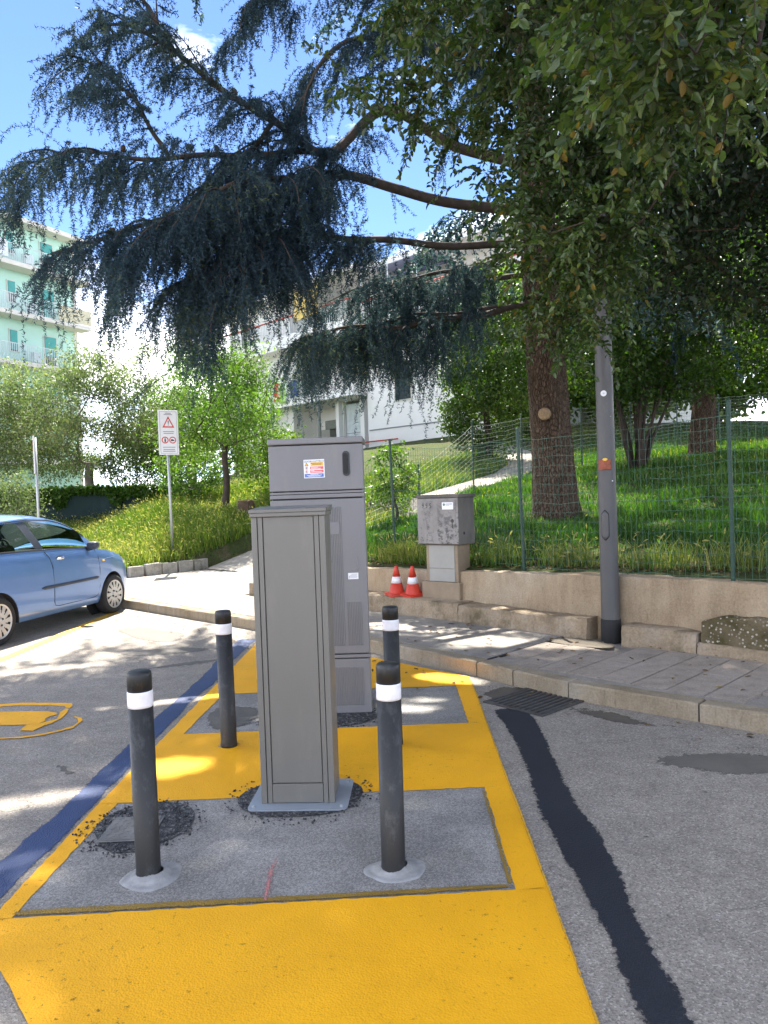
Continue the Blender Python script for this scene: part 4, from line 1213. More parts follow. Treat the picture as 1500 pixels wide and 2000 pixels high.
# ------------------------------------------------------------------ electrical cabinet
def electric_cabinet():
    x0, x1, y0, H = -.968, -.275, 5.42, 2.03
    w = (x1 - x0) / 2; D = .34
    rt = empty('electrical_cabinet', ((x0 + x1) / 2, y0 + D / 2, .006), 0, 'tall grey two-door electrical cabinet with a warning sticker and black handle', 'cabinet')
    f = -D / 2
    MB().bbox(-w + .012, w - .012, f + .03, -f, .0, H - .05, .004).build('body', 'cabinet_grey', rt)
    MB().bbox(-w + .02, w - .02, f + .02, f + .04, .02, H - .06, .001).build('door_gap', 'seam_dark', rt)
    MB().bbox(-w - .004, w + .004, f - .012, -f + .006, H - .045, H, .010, 3).build('lid', 'cabinet_grey', rt)
    up = MB().bbox(-w, w, f, f + .05, 1.645, H - .052, .006).build('upper_door', 'cabinet_grey', rt)
    MB().bbox(-w, w, f + .003, f + .05, 1.622, 1.638, .003).build('upper_rail', 'cabinet_grey', rt)
    MB().bbox(-w, w, f + .001, f + .05, 1.590, 1.6185, .004).build('middle_rail', 'cabinet_grey', rt)
    dr = MB().bbox(-w, w, f, f + .05, .44, 1.580, .006).build('main_door', 'cabinet_grey', rt)
    MB().bbox(-w, w, f + .002, f + .05, .408, .432, .004).build('lower_rail', 'cabinet_grey', rt)
    pl = MB().bbox(-w, w, f, f + .05, .0, .400, .006).build('plinth', 'cabinet_grey', rt)
    # fluted fields
    def flutes(xa, xb, za, zb, par, skip=None):
        n = int((xb - xa) / .0125)
        b = MB()
        for i in range(n):
            xc = xa + (i + .5) * .0125
            if skip and skip(xc): continue
            b.add([(xc - .0045, f - .0002, za), (xc + .0045, f - .0002, za), (xc + .0028, f - .0042, za + .004), (xc - .0028, f - .0042, za + .004),
                   (xc - .0045, f - .0002, zb), (xc + .0045, f - .0002, zb), (xc + .0028, f - .0042, zb - .004), (xc - .0028, f - .0042, zb - .004)],
                  [(0, 1, 2, 3), (3, 2, 6, 7), (0, 3, 7, 4), (1, 5, 6, 2), (4, 7, 6, 5)])
        o = b.build('fluted_field', 'cabinet_grey', par); o['kind'] = 'stuff'
    flutes(-w + .07, .185, .50, 1.52, dr)
    flutes(.188, w - .045, .50, .82, dr)
    flutes(-w + .07, w - .045, .06, .34, pl)
    # recessed black handle
    def pill(cx, cz, rw, hh, y0_, y1_, mat, par, name):
        pts = [(cx + rw * cos(a), cz + hh + rw * sin(a)) for a in np.linspace(0, pi, 12)] + [(cx + rw * cos(a), cz - hh + rw * sin(a)) for a in np.linspace(pi, 2 * pi, 12)]
        return MB().plate(pts, y0_, y1_).build(name, mat, par)
    hd = pill(.222, 1.835, .026, .066, f - .006, f + .002, 'black_plastic', up, 'handle')
    pill(.219, 1.835, .016, .060, f - .014, f - .007, 'rubber', hd, 'handle_lever')
    # hook lock on the main door
    lk = MB().tube([(.275, f - .003, 1.15)] + [(.262 + .022 * cos(a), f - .003, 1.10 - .02 + .03 * sin(a)) for a in np.linspace(.5, -2.2, 8)], .003, 6).build('lock_cover', 'print_grey', dr)
    # stickers
    def sticker(cx, cz, wd, ht, par, tilt=0.0, name='warning_sticker'):
        o = MB().bbox(-wd / 2, wd / 2, -.0012, 0, -ht / 2, ht / 2, .0004, 1).build(name, 'sign_white', par)
        o.location = (cx, f - .0006, cz); o.rotation_euler = (0, tilt, 0)
        return o
    st = sticker(-.013, 1.805, .152, .135, up, radians(-.6))
    st['label'] = 'electrical warning sticker with yellow, red and blue bands'
    P = lambda xa, xb, za, zb, m, nm='print_band': MB().box(xa, xb, -.0022, -.0010, za, zb).build(nm, m, st)
    text_mesh('QUADRO ELETTRICO', .0185, 'print_black', st, loc=(0, -.0016, .053), sx=.82)
    P(-.026, .068, .020, .046, 'print_yellow')
    P(-.030, .068, -.004, .016, 'print_pink'); P(-.030, .068, -.030, -.010, 'print_pink')
    P(-.070, .068, -.062, -.036, 'print_blue')
    for (a, b_, z, m_) in ((-.022, .062, .039, 'print_black'), (-.014, .056, .030, 'print_black'), (-.024, .03, .010, 'sign_white'), (-.024, .05, .002, 'sign_white'), (-.024, .0, -.014, 'sign_white'), (-.024, .055, -.022, 'sign_white'),
                           (-.03, .03, -.041, 'sign_white'), (-.055, .055, -.048, 'sign_white'), (-.045, .045, -.055, 'sign_white')):
        MB().box(a, b_, -.0027, -.0018, z - .0016, z + .0016).build('print_line', m_, st)
    MB().plate([(-.070, .022), (-.040, .022), (-.055, .046)], -.0022, -.001).build('print_triangle', 'print_black', st)
    MB().plate([(-.065, .0245), (-.045, .0245), (-.055, .041)], -.0027, -.0018).build('print_triangle', 'print_yellow', st)
    for z in (.006, -.020):
        MB().lathe([(.0115, -.0022), (.0115, -.001)], 18, (-.055, z), True, 'Y').build('print_ring', 'print_pink', st)
        MB().lathe([(.0085, -.0027), (.0085, -.0018)], 18, (-.055, z), True, 'Y').build('print_disc', 'sign_white', st)
        MB().box(-.058, -.052, -.0032, -.0024, z - .006, z + .006).build('print_figure', 'print_black', st)
    s2 = sticker(.245, 1.010, .075, .046, dr, 0, 'instruction_sticker')
    for i, z in enumerate((.014, .006, -.002, -.010)): MB().box(-.022 if i else -.012, .030 - .004 * (i % 2), -.0022, -.001, z - .0012, z + .0012).build('print_line', 'print_grey', s2)
    for z in (.000, -.012): MB().plate([(-.032, z - .003), (-.024, z - .003), (-.028, z + .004)], -.0022, -.001).build('print_mark', 'print_black', s2)
    s3 = MB().bbox(-.0425, .0425, -.0012, 0, -.045, .045, .0004, 1).build('blank_plate', 'cabinet_grey', dr)
    s3.location = (.115, f - .0048, 1.365)
    tr = MB().plate([(-.052, -.045), (.052, -.045), (0, .045)], -.0015, 0).build('hazard_triangle', 'print_black', dr)
    tr.location = (.040, f - .0048, 1.165); tr['label'] = 'yellow and black hazard triangle'
    MB().plate([(-.040, -.038), (.040, -.038), (0, .031)], -.0024, -.0014).build('triangle_face', 'warn_yellow', tr)
    MB().plate([(.004, .018), (-.010, -.008), (-.001, -.006), (-.005, -.030), (.010, .0), (.001, -.003)], -.003, -.0022).build('lightning_bolt', 'print_black', tr)
electric_cabinet()

# ------------------------------------------------------------------ cable manhole, drain grate
def manhole():
    rt = empty('manhole_cover', (-1.375, 3.565, .010), radians(2), 'small square iron cover set in black gravel beside the left front bollard', 'manhole')
    MB().bbox(-.125, .125, -.135, .135, 0, .006, .003).build('frame', 'manhole_iron', rt)
    pl = MB().bbox(-.112, .112, -.122, .122, .006, .010, .002).build('lid', 'manhole_iron', rt)
    b = MB()
    for i in range(7):
        for j in range(8):
            a = pi / 4 if (i + j) % 2 else -pi / 4
            mt = Matrix.Translation((-.09 + i * .03, -.102 + j * .029, .010)) @ Matrix.Rotation(a, 4, 'Z')
            b.bbox(-.010, .010, -.003, .003, 0, .0025, .001, 1, mt)
    b.build('tread_pattern', 'manhole_iron', pl)
manhole()
def grate():
    c = np.array((0.95, 5.60)); ang = K_ANG + radians(-3)
    rt = empty('drain_grate', (c[0], c[1], .002), ang, 'cast iron storm drain grate at the kerb foot by the dark strip', 'drain grate')
    L, Wd = .245, .245
    MB().box(-L, L, -Wd, Wd, -.001, .002).build('pit', 'seam_dark', rt)
    fr = MB()
    fr.box(-L - .03, L + .03, -Wd - .03, -Wd, 0, .010).box(-L - .03, L + .03, Wd, Wd + .03, 0, .010)
    fr.box(-L - .03, -L, -Wd, Wd, 0, .010).box(L, L + .03, -Wd, Wd, 0, .010)
    fr.build('frame', 'cast_iron', rt)
    me = None
    for i in range(10):
        x = -L + (i + .5) * 2 * L / 10
        if me is None:
            o = MB().bbox(-.013, .013, -Wd, Wd, .001, .011, .002).build('grate_bar', 'cast_iron', rt); me = o.data
        else:
            o = bpy.data.objects.new('grate_bar', me); COL.objects.link(o); o.parent = rt
        o.location = (x, 0, 0)
grate()

# ------------------------------------------------------------------ meter box on its pillar
def meter_box():
    x, y = sn(-1.86, 1.74)
    # local X along the wall (to the right), local -Y towards the road
    rt = empty('meter_box', (x + .03, y + .02, .335), K_ANG + radians(6), 'weathered grey utility meter box numbered 995 on a tan pillar by the wall', 'meter box')
    MB().bbox(-.29, .26, -.12, .20, -.02, .20, .01).build('plinth', 'box_tan', rt)
    MB().bbox(-.23, .23, -.09, .17, .20, .645, .006).build('pillar', 'box_tan', rt)
    MB().bbox(-.185, .185, -.098, -.085, .205, .36, .003).build('panel', 'box_panel', rt)
    MB().bbox(-.185, .185, -.098, -.085, .364, .64, .003).build('panel', 'box_panel', rt)
    hz = .65
    bx = empty('housing_mount'); bpy.data.objects.remove(bx)
    b = MB().bbox(-.30, .30, -.145, .19, 0, .56, .01).build('housing', 'box_side', rt); b.location = (0, 0, hz)
    t = MB().bbox(-.315, .315, -.16, .205, .56, .60, .008).build('lid', 'box_side', rt); t.location = (0, 0, hz)
    dr = MB().bbox(-.295, .295, -.158, -.146, .012, .552, .004).build('door', 'box_grey', rt); dr.location = (0, 0, hz)
    MB().bbox(-.262, .262, -.1615, -.158, .05, .53, .003).build('door_panel', 'box_grey', dr)
    for i, (ch, xx) in enumerate((('9', -.205), ('9', -.15), ('5', -.095))): text_mesh(ch, .085, 'print_black', dr, 'stencil_digit', loc=(xx, -.1622, .465), sx=.75)
    s = MB().bbox(.075, .235, -.163, -.1612, .42, .505, .0005, 1).build('label_plate', 'sign_white', dr)
    MB().lathe([(.016, -.1640), (.016, -.1628)], 14, (.105, .478), True, 'Y').build('print_emblem', 'print_green', s)
    MB().box(.128, .22, -.1640, -.1628, .480, .488).build('print_line', 'print_grey', s)
    MB().box(.128, .18, -.1640, -.1628, .464, .468).build('print_line', 'print_grey', s)
    lk = MB().lathe([(.018, -.168), (.022, -.1612)], 16, (.215, .285), True, 'Y').build('lock', 'cast_iron', dr)
    MB().box(.211, .219, -.166, -.1612, .20, .265).build('rust_streak', 'cast_iron', lk)
    o = MB().lathe([(.018, 0), (.018, .002)], 14).build('cable_hole', 'seam_dark', rt)
    o.location = (.3005, -.045, hz + .135); o.rotation_euler = (0, pi / 2, 0)
meter_box()

# ------------------------------------------------------------------ traffic cones
def cone(x, y, z, rz, tilt, lab, sc=1.0):
    rt = empty('traffic_cone', (x, y, z), rz, lab, 'traffic cone', 'red and white traffic cones by the meter box')
    rt.rotation_euler = (tilt[0], tilt[1], rz); rt.scale = (sc,) * 3
    pts = []
    r = .03
    for cx, cy, a0 in ((.13 - r, -.13 + r, -90), (.13 - r, .13 - r, 0), (-.13 + r, .13 - r, 90), (-.13 + r, -.13 + r, 180)):
        for k in range(5): a = radians(a0 + 22.5 * k); pts.append((cx + r * cos(a), cy + r * sin(a)))
    MB().prism(pts, 0, .028).build('base', 'cone_red', rt)
    cr = lambda zz: .098 - (zz - .028) * .232
    MB().lathe([(.108, .0285), (.102, .04), (cr(.04), .048), (cr(.155), .155)], 28).build('lower_cone', 'cone_red', rt, True)
    MB().lathe([(cr(.155) + .001, .155), (cr(.235) + .001, .235)], 28).build('white_band', 'reflective_white', rt, True)
    MB().lathe([(cr(.235), .235), (cr(.365), .365), (.014, .370), (.010, .362)], 28).build('tip', 'cone_red', rt, True)
cone(*sn(-2.54, 1.60), .338, .35, (.03, -.01), 'red and white traffic cone standing on the left, partly covered by its neighbour')
cone(*sn(-2.28, 1.625), .350, .62, (.10, -.09), 'tilted red and white traffic cone leaning next to the meter box')

# ------------------------------------------------------------------ signs
def sign_board(name, loc, rz, lab, wd, ht, zb, back):
    z0 = gz1(*loc) + .05
    rt = empty(name, (loc[0], loc[1], z0), rz, lab, 'sign')
    MB().tube([(0, 0, -.2), (-.03, 0, zb + ht * .97)], .03, 12).build('pole', 'galvanised', rt, True)
    bd = MB().bbox(-wd / 2, wd / 2, -.05, -.034, zb, zb + ht, .003).build('board', 'sign_white' if not back else 'galvanised', rt)
    fl = MB()
    fl.box(-wd / 2, wd / 2, -.033, -.022, zb, zb + .015).box(-wd / 2, wd / 2, -.033, -.022, zb + ht - .015, zb + ht)
    fl.box(-wd / 2, -wd / 2 + .015, -.033, -.022, zb + .016, zb + ht - .016).box(wd / 2 - .015, wd / 2, -.033, -.022, zb + .016, zb + ht - .016)
    fl.build('stiffener', 'galvanised', bd)
    y = -.0515
    fr = MB()
    for a in ((-wd / 2 + .03, wd / 2 - .03, zb + .03, zb + .036), (-wd / 2 + .03, wd / 2 - .03, zb + ht - .036, zb + ht - .03)): fr.box(a[0], a[1], y, y + .002, a[2], a[3])
    for a in ((-wd / 2 + .03, -wd / 2 + .036), (wd / 2 - .036, wd / 2 - .03)): fr.box(a[0], a[1], y, y + .002, zb + .037, zb + ht - .037)
    fr.build('border_line', 'print_grey', bd)
    # warning triangle
    zc = zb + ht * .70; r = wd * .30
    tri = lambda k: [(-r * k, zc - r * .58 * k * 1.2), (r * k, zc - r * .58 * k * 1.2), (0, zc + r * 1.25 * k)]
    t = MB().plate(tri(1.0), y - .001, y + .002).build('warning_triangle', 'sign_red', bd)
    MB().plate(tri(.68), y - .003, y - .0012).build('triangle_face', 'sign_white', t)
    MB().plate([(-.010, zc + .06), (.010, zc + .06), (.005, zc - .01), (-.005, zc - .01)], y - .0045, y - .0031).build('exclamation_mark', 'print_black', t)
    MB().lathe([(.009, y - .0045), (.009, y - .0031)], 12, (0, zc - .03), True, 'Y').build('exclamation_dot', 'print_black', t)
    for i, xx in enumerate((-wd * .19, wd * .19)):
        zc2 = zb + ht * .33
        c = MB().lathe([(wd * .175, y - .001), (wd * .175, y + .002)], 24, (xx, zc2), True, 'Y').build('prohibition_ring', 'sign_red', bd)
        MB().lathe([(wd * .125, y - .003), (wd * .125, y - .0012)], 24, (xx, zc2), True, 'Y').build('ring_face', 'sign_white', c)
        if i == 0:
            MB().plate([(xx - .012, zc2 - .045), (xx + .012, zc2 - .045), (xx + .016, zc2 + .02), (xx - .016, zc2 + .02)], y - .0045, y - .0031).build('figure', 'print_black', c)
            MB().lathe([(.011, y - .0045), (.011, y - .0031)], 12, (xx, zc2 + .035), True, 'Y').build('figure_head', 'print_black', c)
        else:
            MB().plate([(xx - .04, zc2 - .02), (xx + .03, zc2 - .02), (xx + .04, zc2 + .0), (xx - .01, zc2 + .02), (xx - .035, zc2 + .015)], y - .0045, y - .0031).build('figure', 'print_black', c)
    for k, (fz, ww) in enumerate(((.90, .42), (.93, .30), (.52, .55), (.48, .50), (.17, .62), (.12, .58), (.08, .62))):
        MB().box(-wd * ww / 2, wd * ww / 2, y - .0008, y + .002, zb + ht * fz - .007, zb + ht * fz + .007).build('text_line', 'print_grey', bd)
    return rt
sign_board('warning_sign', (-5.0, 15.95), radians(30), 'white rectangular sign with red triangle and two red rings on the grass bank', .42, .96, 2.12, False)
sign_board('warning_sign', (-8.43, 17.0), radians(-62), 'narrow sign turned edge-on to view, behind the blue car', .42, .86, 2.0, False)

# brown wooden stump in the meadow
def stump():
    x, y = -3.80, 18.0; z = gz1(x, y)
    rt = empty('tree_stump', (x, y, z), .2, 'dark brown sawn stump in the long grass left of the column', 'stump')
    b = MB().lathe([(.24, -.1), (.215, .1), (.20, .25), (.205, .42), (.20, .44)], 14)
    rr = random.Random(3); b.v = [(vx * (1 + rr.uniform(-.08, .08)), vy * (1 + rr.uniform(-.08, .08)), vz) for vx, vy, vz in b.v]
    b.build('stump_body', 'stump_wood', rt)
    MB().lathe([(.19, .438), (.185, .449)], 14).build('cut_face', 'cut_wood', rt)
stump()

# ------------------------------------------------------------------ blue hatchback
def blue_car():
    rt = empty('blue_hatchback', (-5.32, 9.81, 0.0), radians(79.6), 'blue three-door hatchback parked nose to the kerb at the left edge', 'car')
    I = np.interp
    HW = lambda x: I(x, [-1.86, -1.80, -1.65, -1.3, -.8, .5, 1.2, 1.55, 1.75, 1.87, 1.93], [.52, .66, .76, .825, .84, .845, .825, .775, .70, .58, .44])
    ZB = lambda x: I(x, [-1.86, -1.75, -1.5, -1, 0, .6, .95, 1.3, 1.55, 1.75, 1.87, 1.93], [.70, .92, 1.05, 1.06, 1.035, 1.005, .965, .905, .83, .72, .60, .48])
    ZS = lambda x: I(x, [-1.86, -1.5, -1.0, 1.0, 1.6, 1.93], [.34, .24, .205, .205, .20, .26])
    wt = lambda t: I(t, [0, .08, .22, .45, .7, .88, 1.0], [.915, .965, .99, 1.0, .992, .968, .925])
    def ysurf(x, z):
        t = (z - ZS(x)) / (ZB(x) - ZS(x))
        return HW(x) * wt(t)
    xs = np.r_[np.linspace(-1.86, -1.5, 10), np.linspace(-1.45, 1.25, 46), np.linspace(1.3, 1.93, 18)]
    # smooth the station values a little
    nt = 16
    V, F = [], []
    def sect(x, side):
        pts = []
        for i in range(nt + 1):
            t = i / nt
            z = ZS(x) + (ZB(x) - ZS(x)) * t
            pts.append((x, side * HW(x) * wt(t), z))
        return pts
    bm = bmesh.new()
    for side in (-1, 1):
        rows = [[bm.verts.new(p) for p in sect(x, side)] for x in xs]
        for i in range(len(xs) - 1):
            for j in range(nt):
                q = (rows[i][j], rows[i + 1][j], rows[i + 1][j + 1], rows[i][j + 1])
                bm.faces.new(q if side < 0 else q[::-1])
    # bonnet and tail deck
    def deck(sel, crown):
        k = 8
        rows = []
        for x in sel:
            w = HW(x) * wt(1.0); z = ZB(x)
            rows.append([bm.verts.new((x, w * (2 * i / k - 1), z + crown(x) * (1 - (2 * i / k - 1) ** 2))) for i in range(k + 1)])
        for a, b in zip(rows[:-1], rows[1:]):
            for i in range(k): bm.faces.new((a[i], b[i], b[i + 1], a[i + 1]))
    deck([x for x in xs if x > .93], lambda x: I(x, [.93, 1.4, 1.93], [.05, .06, .05]))
    deck([x for x in xs if x < -1.62], lambda x: .03)
    # underbody and end caps
    k = [bm.verts.new((x, s * HW(x) * wt(0) , ZS(x))) for x in xs for s in (-1, 1)]
    for i in range(len(xs) - 1): bm.faces.new((k[2 * i], k[2 * i + 1], k[2 * i + 3], k[2 * i + 2]))
    for x in (xs[0], xs[-1]):
        l = [bm.verts.new(p) for p in sect(x, -1)]; r = [bm.verts.new(p) for p in sect(x, 1)]
        for j in range(nt):
            q = (l[j], r[j], r[j + 1], l[j + 1]); bm.faces.new(q if x < 0 else q[::-1])
    bmesh.ops.remove_doubles(bm, verts=bm.verts, dist=.0006)
    me = bpy.data.meshes.new('body'); bm.to_mesh(me); bm.free()
    body = link_mesh('body', me, 'car_paint', rt)
    # wheel arches cut out of the side
    cutters = []
    for x in (1.195, -1.195):
        c = MB().lathe([(.335, -1.2), (.335, -.60)], 40, (x, .285), True, 'Y').build('cut', None); cutters.append(c)
        c = MB().lathe([(.335, .60), (.335, 1.2)], 40, (x, .285), True, 'Y').build('cut', None); cutters.append(c)
    tb = bpy.data.objects.new('tmp_body', me.copy()); COL.objects.link(tb)
    for c in cutters:
        md = tb.modifiers.new('b', 'BOOLEAN'); md.object = c; md.operation = 'DIFFERENCE'; md.solver = 'FAST'
    dg = bpy.context.evaluated_depsgraph_get(); dg.update()
    nm = bpy.data.meshes.new_from_object(tb.evaluated_get(dg))
    bpy.data.objects.remove(tb)
    for c in cutters: bpy.data.objects.remove(c)
    if len(nm.polygons) > 500: body.data = nm
    body.data.materials.clear(); body.data.materials.append(M['car_paint'])
    body.data.name = 'body'
    auto_smooth(body, 40)
    # arch liners
    for x in (1.195, -1.195):
        for s in (-1, 1):
            b = MB(); n = 20; Vv = []
            for i in range(n + 1):
                a = radians(-12) + radians(204) * i / n
                for yy in (.845, .58):
                    Vv.append((x + .334 * cos(a), s * min(yy, .99), .285 + .334 * sin(a)))
            b.add([(vx, s * (HW(vx) * .985 if i % 2 == 0 else .55), vz) for i, (vx, vy, vz) in enumerate(Vv)], [(2 * i, 2 * i + 2, 2 * i + 3, 2 * i + 1) for i in range(n)])
            b.build('arch_liner', 'rubber', body)
            MB().lathe([(.33, s * .56), (.33, s * .552)], 24, (x, .285), True, 'Y').build('arch_inner', 'rubber', body)
    # greenhouse
    ZR = lambda x: I(x, [-1.66, -1.5, -1.25, -.9, -.4, 0, .25, .5, .75, .93], [1.10, 1.24, 1.38, 1.44, 1.465, 1.445, 1.395, 1.29, 1.12, .975])
    YR = lambda x: I(x, [-1.66, -1.2, -.4, .25, .6, .93], [.60, .60, .62, .62, .68, .755])
    YB = lambda x: HW(x) * wt(1.0) - .012
    def gside(x0, v, side, off=0.0):
        x = x0 - .26 * v * (1 if True else 0) * I(x0, [-1.66, -.9, .1, .5, .93], [0, .75, 1, .45, 0])
        y = YB(x) + (YR(x) - YB(x)) * (v ** 1.25)
        z = ZB(x) + (ZR(x) - ZB(x)) * v
        return (x, side * (y + off), z)
    for side in (-1, 1):
        X0 = sorted(set(np.round(np.r_[np.linspace(-1.66, .93, 48), [-1.30, -.42, -.26, .66]], 4)))
        Vs = sorted(set(np.round(np.r_[np.linspace(0, 1, 9), [.05, .91]], 4)))
        fr, g1, g2, pil = MB(), MB(), MB(), MB()
        for a, b in zip(X0[:-1], X0[1:]):
            for c, d in zip(Vs[:-1], Vs[1:]):
                xm, vm = (a + b) / 2, (c + d) / 2
                inw = .05 < vm < .91
                tgt, off = fr, 0.0
                if inw and -.26 < xm < .66: tgt, off = g1, -.006
                elif inw and -1.30 < xm < -.42: tgt, off = g2, -.006
                elif inw and -.42 <= xm <= -.26: tgt, off = pil, -.002
                q = [gside(a, c, side, off), gside(b, c, side, off), gside(b, d, side, off), gside(a, d, side, off)]
                tgt.add(q if side < 0 else q[::-1], [(0, 1, 2, 3)])
        for mb, nm_, mt in ((fr, 'window_frame', 'car_paint'), (g1, 'door_window', 'car_glass'), (g2, 'quarter_window', 'car_glass'), (pil, 'door_pillar', 'car_trim')):
            o = mb.build(nm_, mt, rt, True)
            bm = bmesh.new(); bm.from_mesh(o.data); bmesh.ops.remove_doubles(bm, verts=bm.verts, dist=.0004); bm.to_mesh(o.data); bm.free()
        # black sealing strip along the waist
        MB().tube([gside(x, .03, side, .004) for x in np.linspace(-1.35, .80, 24)], .011, 6).build('waist_seal', 'black_plastic', rt)
        MB().tube([gside(x, .95, side, .002) for x in np.linspace(-1.3, .72, 24)], .007, 6).build('roof_seal', 'black_plastic', rt)
    # roof, windscreen, rear window
    def roof_patch(x0, x1, n, name, mat, inset=0.0):
        b = MB(); k = 10; rows = []
        for x in np.linspace(x0, x1, n):
            y = YR(x) - inset; z = ZR(x)
            xs_ = x - .26 * I(x, [-1.66, -.9, .1, .5, .93], [0, .75, 1, .45, 0])
            z = ZR(xs_); y = YR(xs_) - inset
            rows.append([(xs_ + .10 * (1 - (2 * i / k - 1) ** 2) * I(x, [-1.66, -1.2, .1, .5], [-1, 0, 0, 1]), y * (2 * i / k - 1), z + .065 * (1 - (2 * i / k - 1) ** 2)) for i in range(k + 1)])
        for a, c in zip(rows[:-1], rows[1:]):
            for i in range(k): b.add([a[i], c[i], c[i + 1], a[i + 1]], [(0, 1, 2, 3)])
        o = b.build(name, mat, rt, True)
        bm = bmesh.new(); bm.from_mesh(o.data); bmesh.ops.remove_doubles(bm, verts=bm.verts, dist=.0004); bm.to_mesh(o.data); bm.free()
        return o
    roof_patch(-1.20, .34, 22, 'roof', 'car_paint')
    roof_patch(.34, .93, 12, 'windscreen', 'car_glass')
    roof_patch(-1.66, -1.20, 8, 'rear_window', 'car_glass')
    # door, shut line, handle, rubbing strip
    for side in (-1, 1):
        def S(x, z, off): return (x, side * (ysurf(x, z) + off), z)
        xa, xb = -.185, .835
        rows = [[S(x, z, .0025) for z in np.linspace(.315, ZB(x) - .025, 12)] for x in np.linspace(xa, xb, 22)]
        b = MB()
        for a, c in zip(rows[:-1], rows[1:]):
            for i in range(11):
                q = [a[i], c[i], c[i + 1], a[i + 1]]
                b.add(q if side < 0 else q[::-1], [(0, 1, 2, 3)])
        door = b.build('door', 'car_paint', rt, True)
        bm = bmesh.new(); bm.from_mesh(door.data); bmesh.ops.remove_doubles(bm, verts=bm.verts, dist=.0004); bm.to_mesh(door.data); bm.free()
        out = [(-.30, 1.03), (-.235, .95), (-.20, .82), (-.192, .5), (-.19, .37), (-.16, .32), (-.08, .305), (.70, .305), (.79, .33), (.83, .45), (.848, .7), (.84, .86), (.80, .98)]
        MB().tube([S(x, min(z, ZB(x) - .005), .001) for x, z in out], .0045, 5).build('door_seam', 'seam_dark', door)
        hd = MB()
        hd.tube([S(-.115 + .16 * f, .915 + .012 * f, .012 + .016 * sin(pi * f)) for f in np.linspace(0, 1, 9)], [.006, .014, .018, .019, .019, .019, .018, .014, .006], 10)
        hd.build('door_handle', 'chrome', door, True)
        hr = MB().plate([(-.03 + .085 * cos(a), .925 + .03 * sin(a)) for a in np.linspace(0, 2 * pi, 18, endpoint=False)], -.001, .001)
        hr.v = [(x, side * (ysurf(x, z) + .004 + y), z) for x, y, z in hr.v]
        hr.build('handle_recess', 'car_trim', door)
        st = MB()
        P = [S(x, .575 + .005 * x, .008) for x in np.linspace(-.44, .80, 26)]
        st.tube(P, [.006] + [.020] * 24 + [.006], 8)
        st.build('rubbing_strip', 'car_trim', rt, True)
        MB().tube([S(x, .805 + .02 * x, .0) for x in np.linspace(.35, 1.25, 20)], .004, 5).build('swage_line', 'car_paint', rt, True)
        # side repeater
        MB().tube([S(.93, .80, .004), S(.985, .80, .004)], [.011, .008], 8).build('side_repeater', 'print_yellow', rt)
        # wing mirror
        mt = Matrix.Translation((.62, side * .885, 1.035))
        mir = MB().bbox(-.055, .055, -.08, .08, -.045, .06, .038, 3, mt).build('mirror', 'car_trim', rt, True)
        MB().tube([(.64, side * .77, 1.0), (.60, side * .87, 1.01)], [.04, .035], 8).build('mirror_foot', 'black_plastic', mir)
        # head and tail lights
        b = MB()
        pts = [(1.58, .80), (1.74, .725), (1.83, .62), (1.80, .56), (1.68, .62), (1.56, .70)]
        v3 = [(x, side * (HW(x) * .93 if x < 1.7 else HW(x) * .95), z + .012) for x, z in pts]
        b.add([(x, y + side * .01, z) for x, y, z in v3], [tuple(range(6)) if side < 0 else tuple(range(6))[::-1]])
        b.build('headlight', 'light_lens', rt)
        MB().tube([(-1.80, side * .66, .85), (-1.72, side * .70, 1.0), (-1.60, side * .70, 1.16)], [.045, .05, .03], 8).build('tail_light', 'tail_red', rt, True)
    MB().bbox(1.875, 1.945, -.42, .42, .30, .42, .02).build('front_grille', 'black_plastic', rt)
    MB().bbox(-1.90, -1.84, -.26, .26, .50, .61, .005).build('number_plate', 'sign_white', rt)
    # wheels
    def wheel(x, s):
        w = empty('wheel', (x, s * .745, .285), 0, parent=rt)
        tyre = MB().lathe([(.205, -.085), (.245, -.092), (.272, -.082), (.284, -.055), (.285, .055), (.272, .082), (.245, .092), (.205, .085)], 40, (0, 0), False, 'Y').build('tyre', 'rubber', w, True)
        r = MB()
        yo = s * .080
        n = 72
        prof = [(.0, s * .090), (.035, s * .092), (.06, s * .080), (.10, s * .084), (.135, s * .084), (.185, s * .080), (.205, s * .088), (.207, s * .080)]
        # hubcap with twelve slots: facets between radii .135 and .18 open on every third sector
        V = [[(rr * cos(2 * pi * k / n), yy, rr * sin(2 * pi * k / n)) for k in range(n)] for rr, yy in prof]
        for i in range(len(prof) - 1):
            for k in range(n):
                if i == 4 and k % 6 in (2, 3): continue
                if i == 3 and k % 6 in (2,) : continue
                q = [V[i][k], V[i][(k + 1) % n], V[i + 1][(k + 1) % n], V[i + 1][k]]
                r.add(q if s > 0 else q[::-1], [(0, 1, 2, 3)])
        rim = r.build('rim', 'rim_silver', w, False)
        MB().lathe([(.205, s * .055), (.0, s * .055)], 24, (0, 0), False, 'Y').build('brake_shadow', 'seam_dark', w)
        for k in range(4):
            a = pi / 2 * k + .5
            MB().lathe([(.012, s * .094), (.012, s * .080)], 8, (.052 * cos(a), .052 * sin(a)), True, 'Y').build('wheel_nut', 'seam_dark', rim)
    for x in (1.195, -1.195):
        for s in (-1, 1): wheel(x, s)
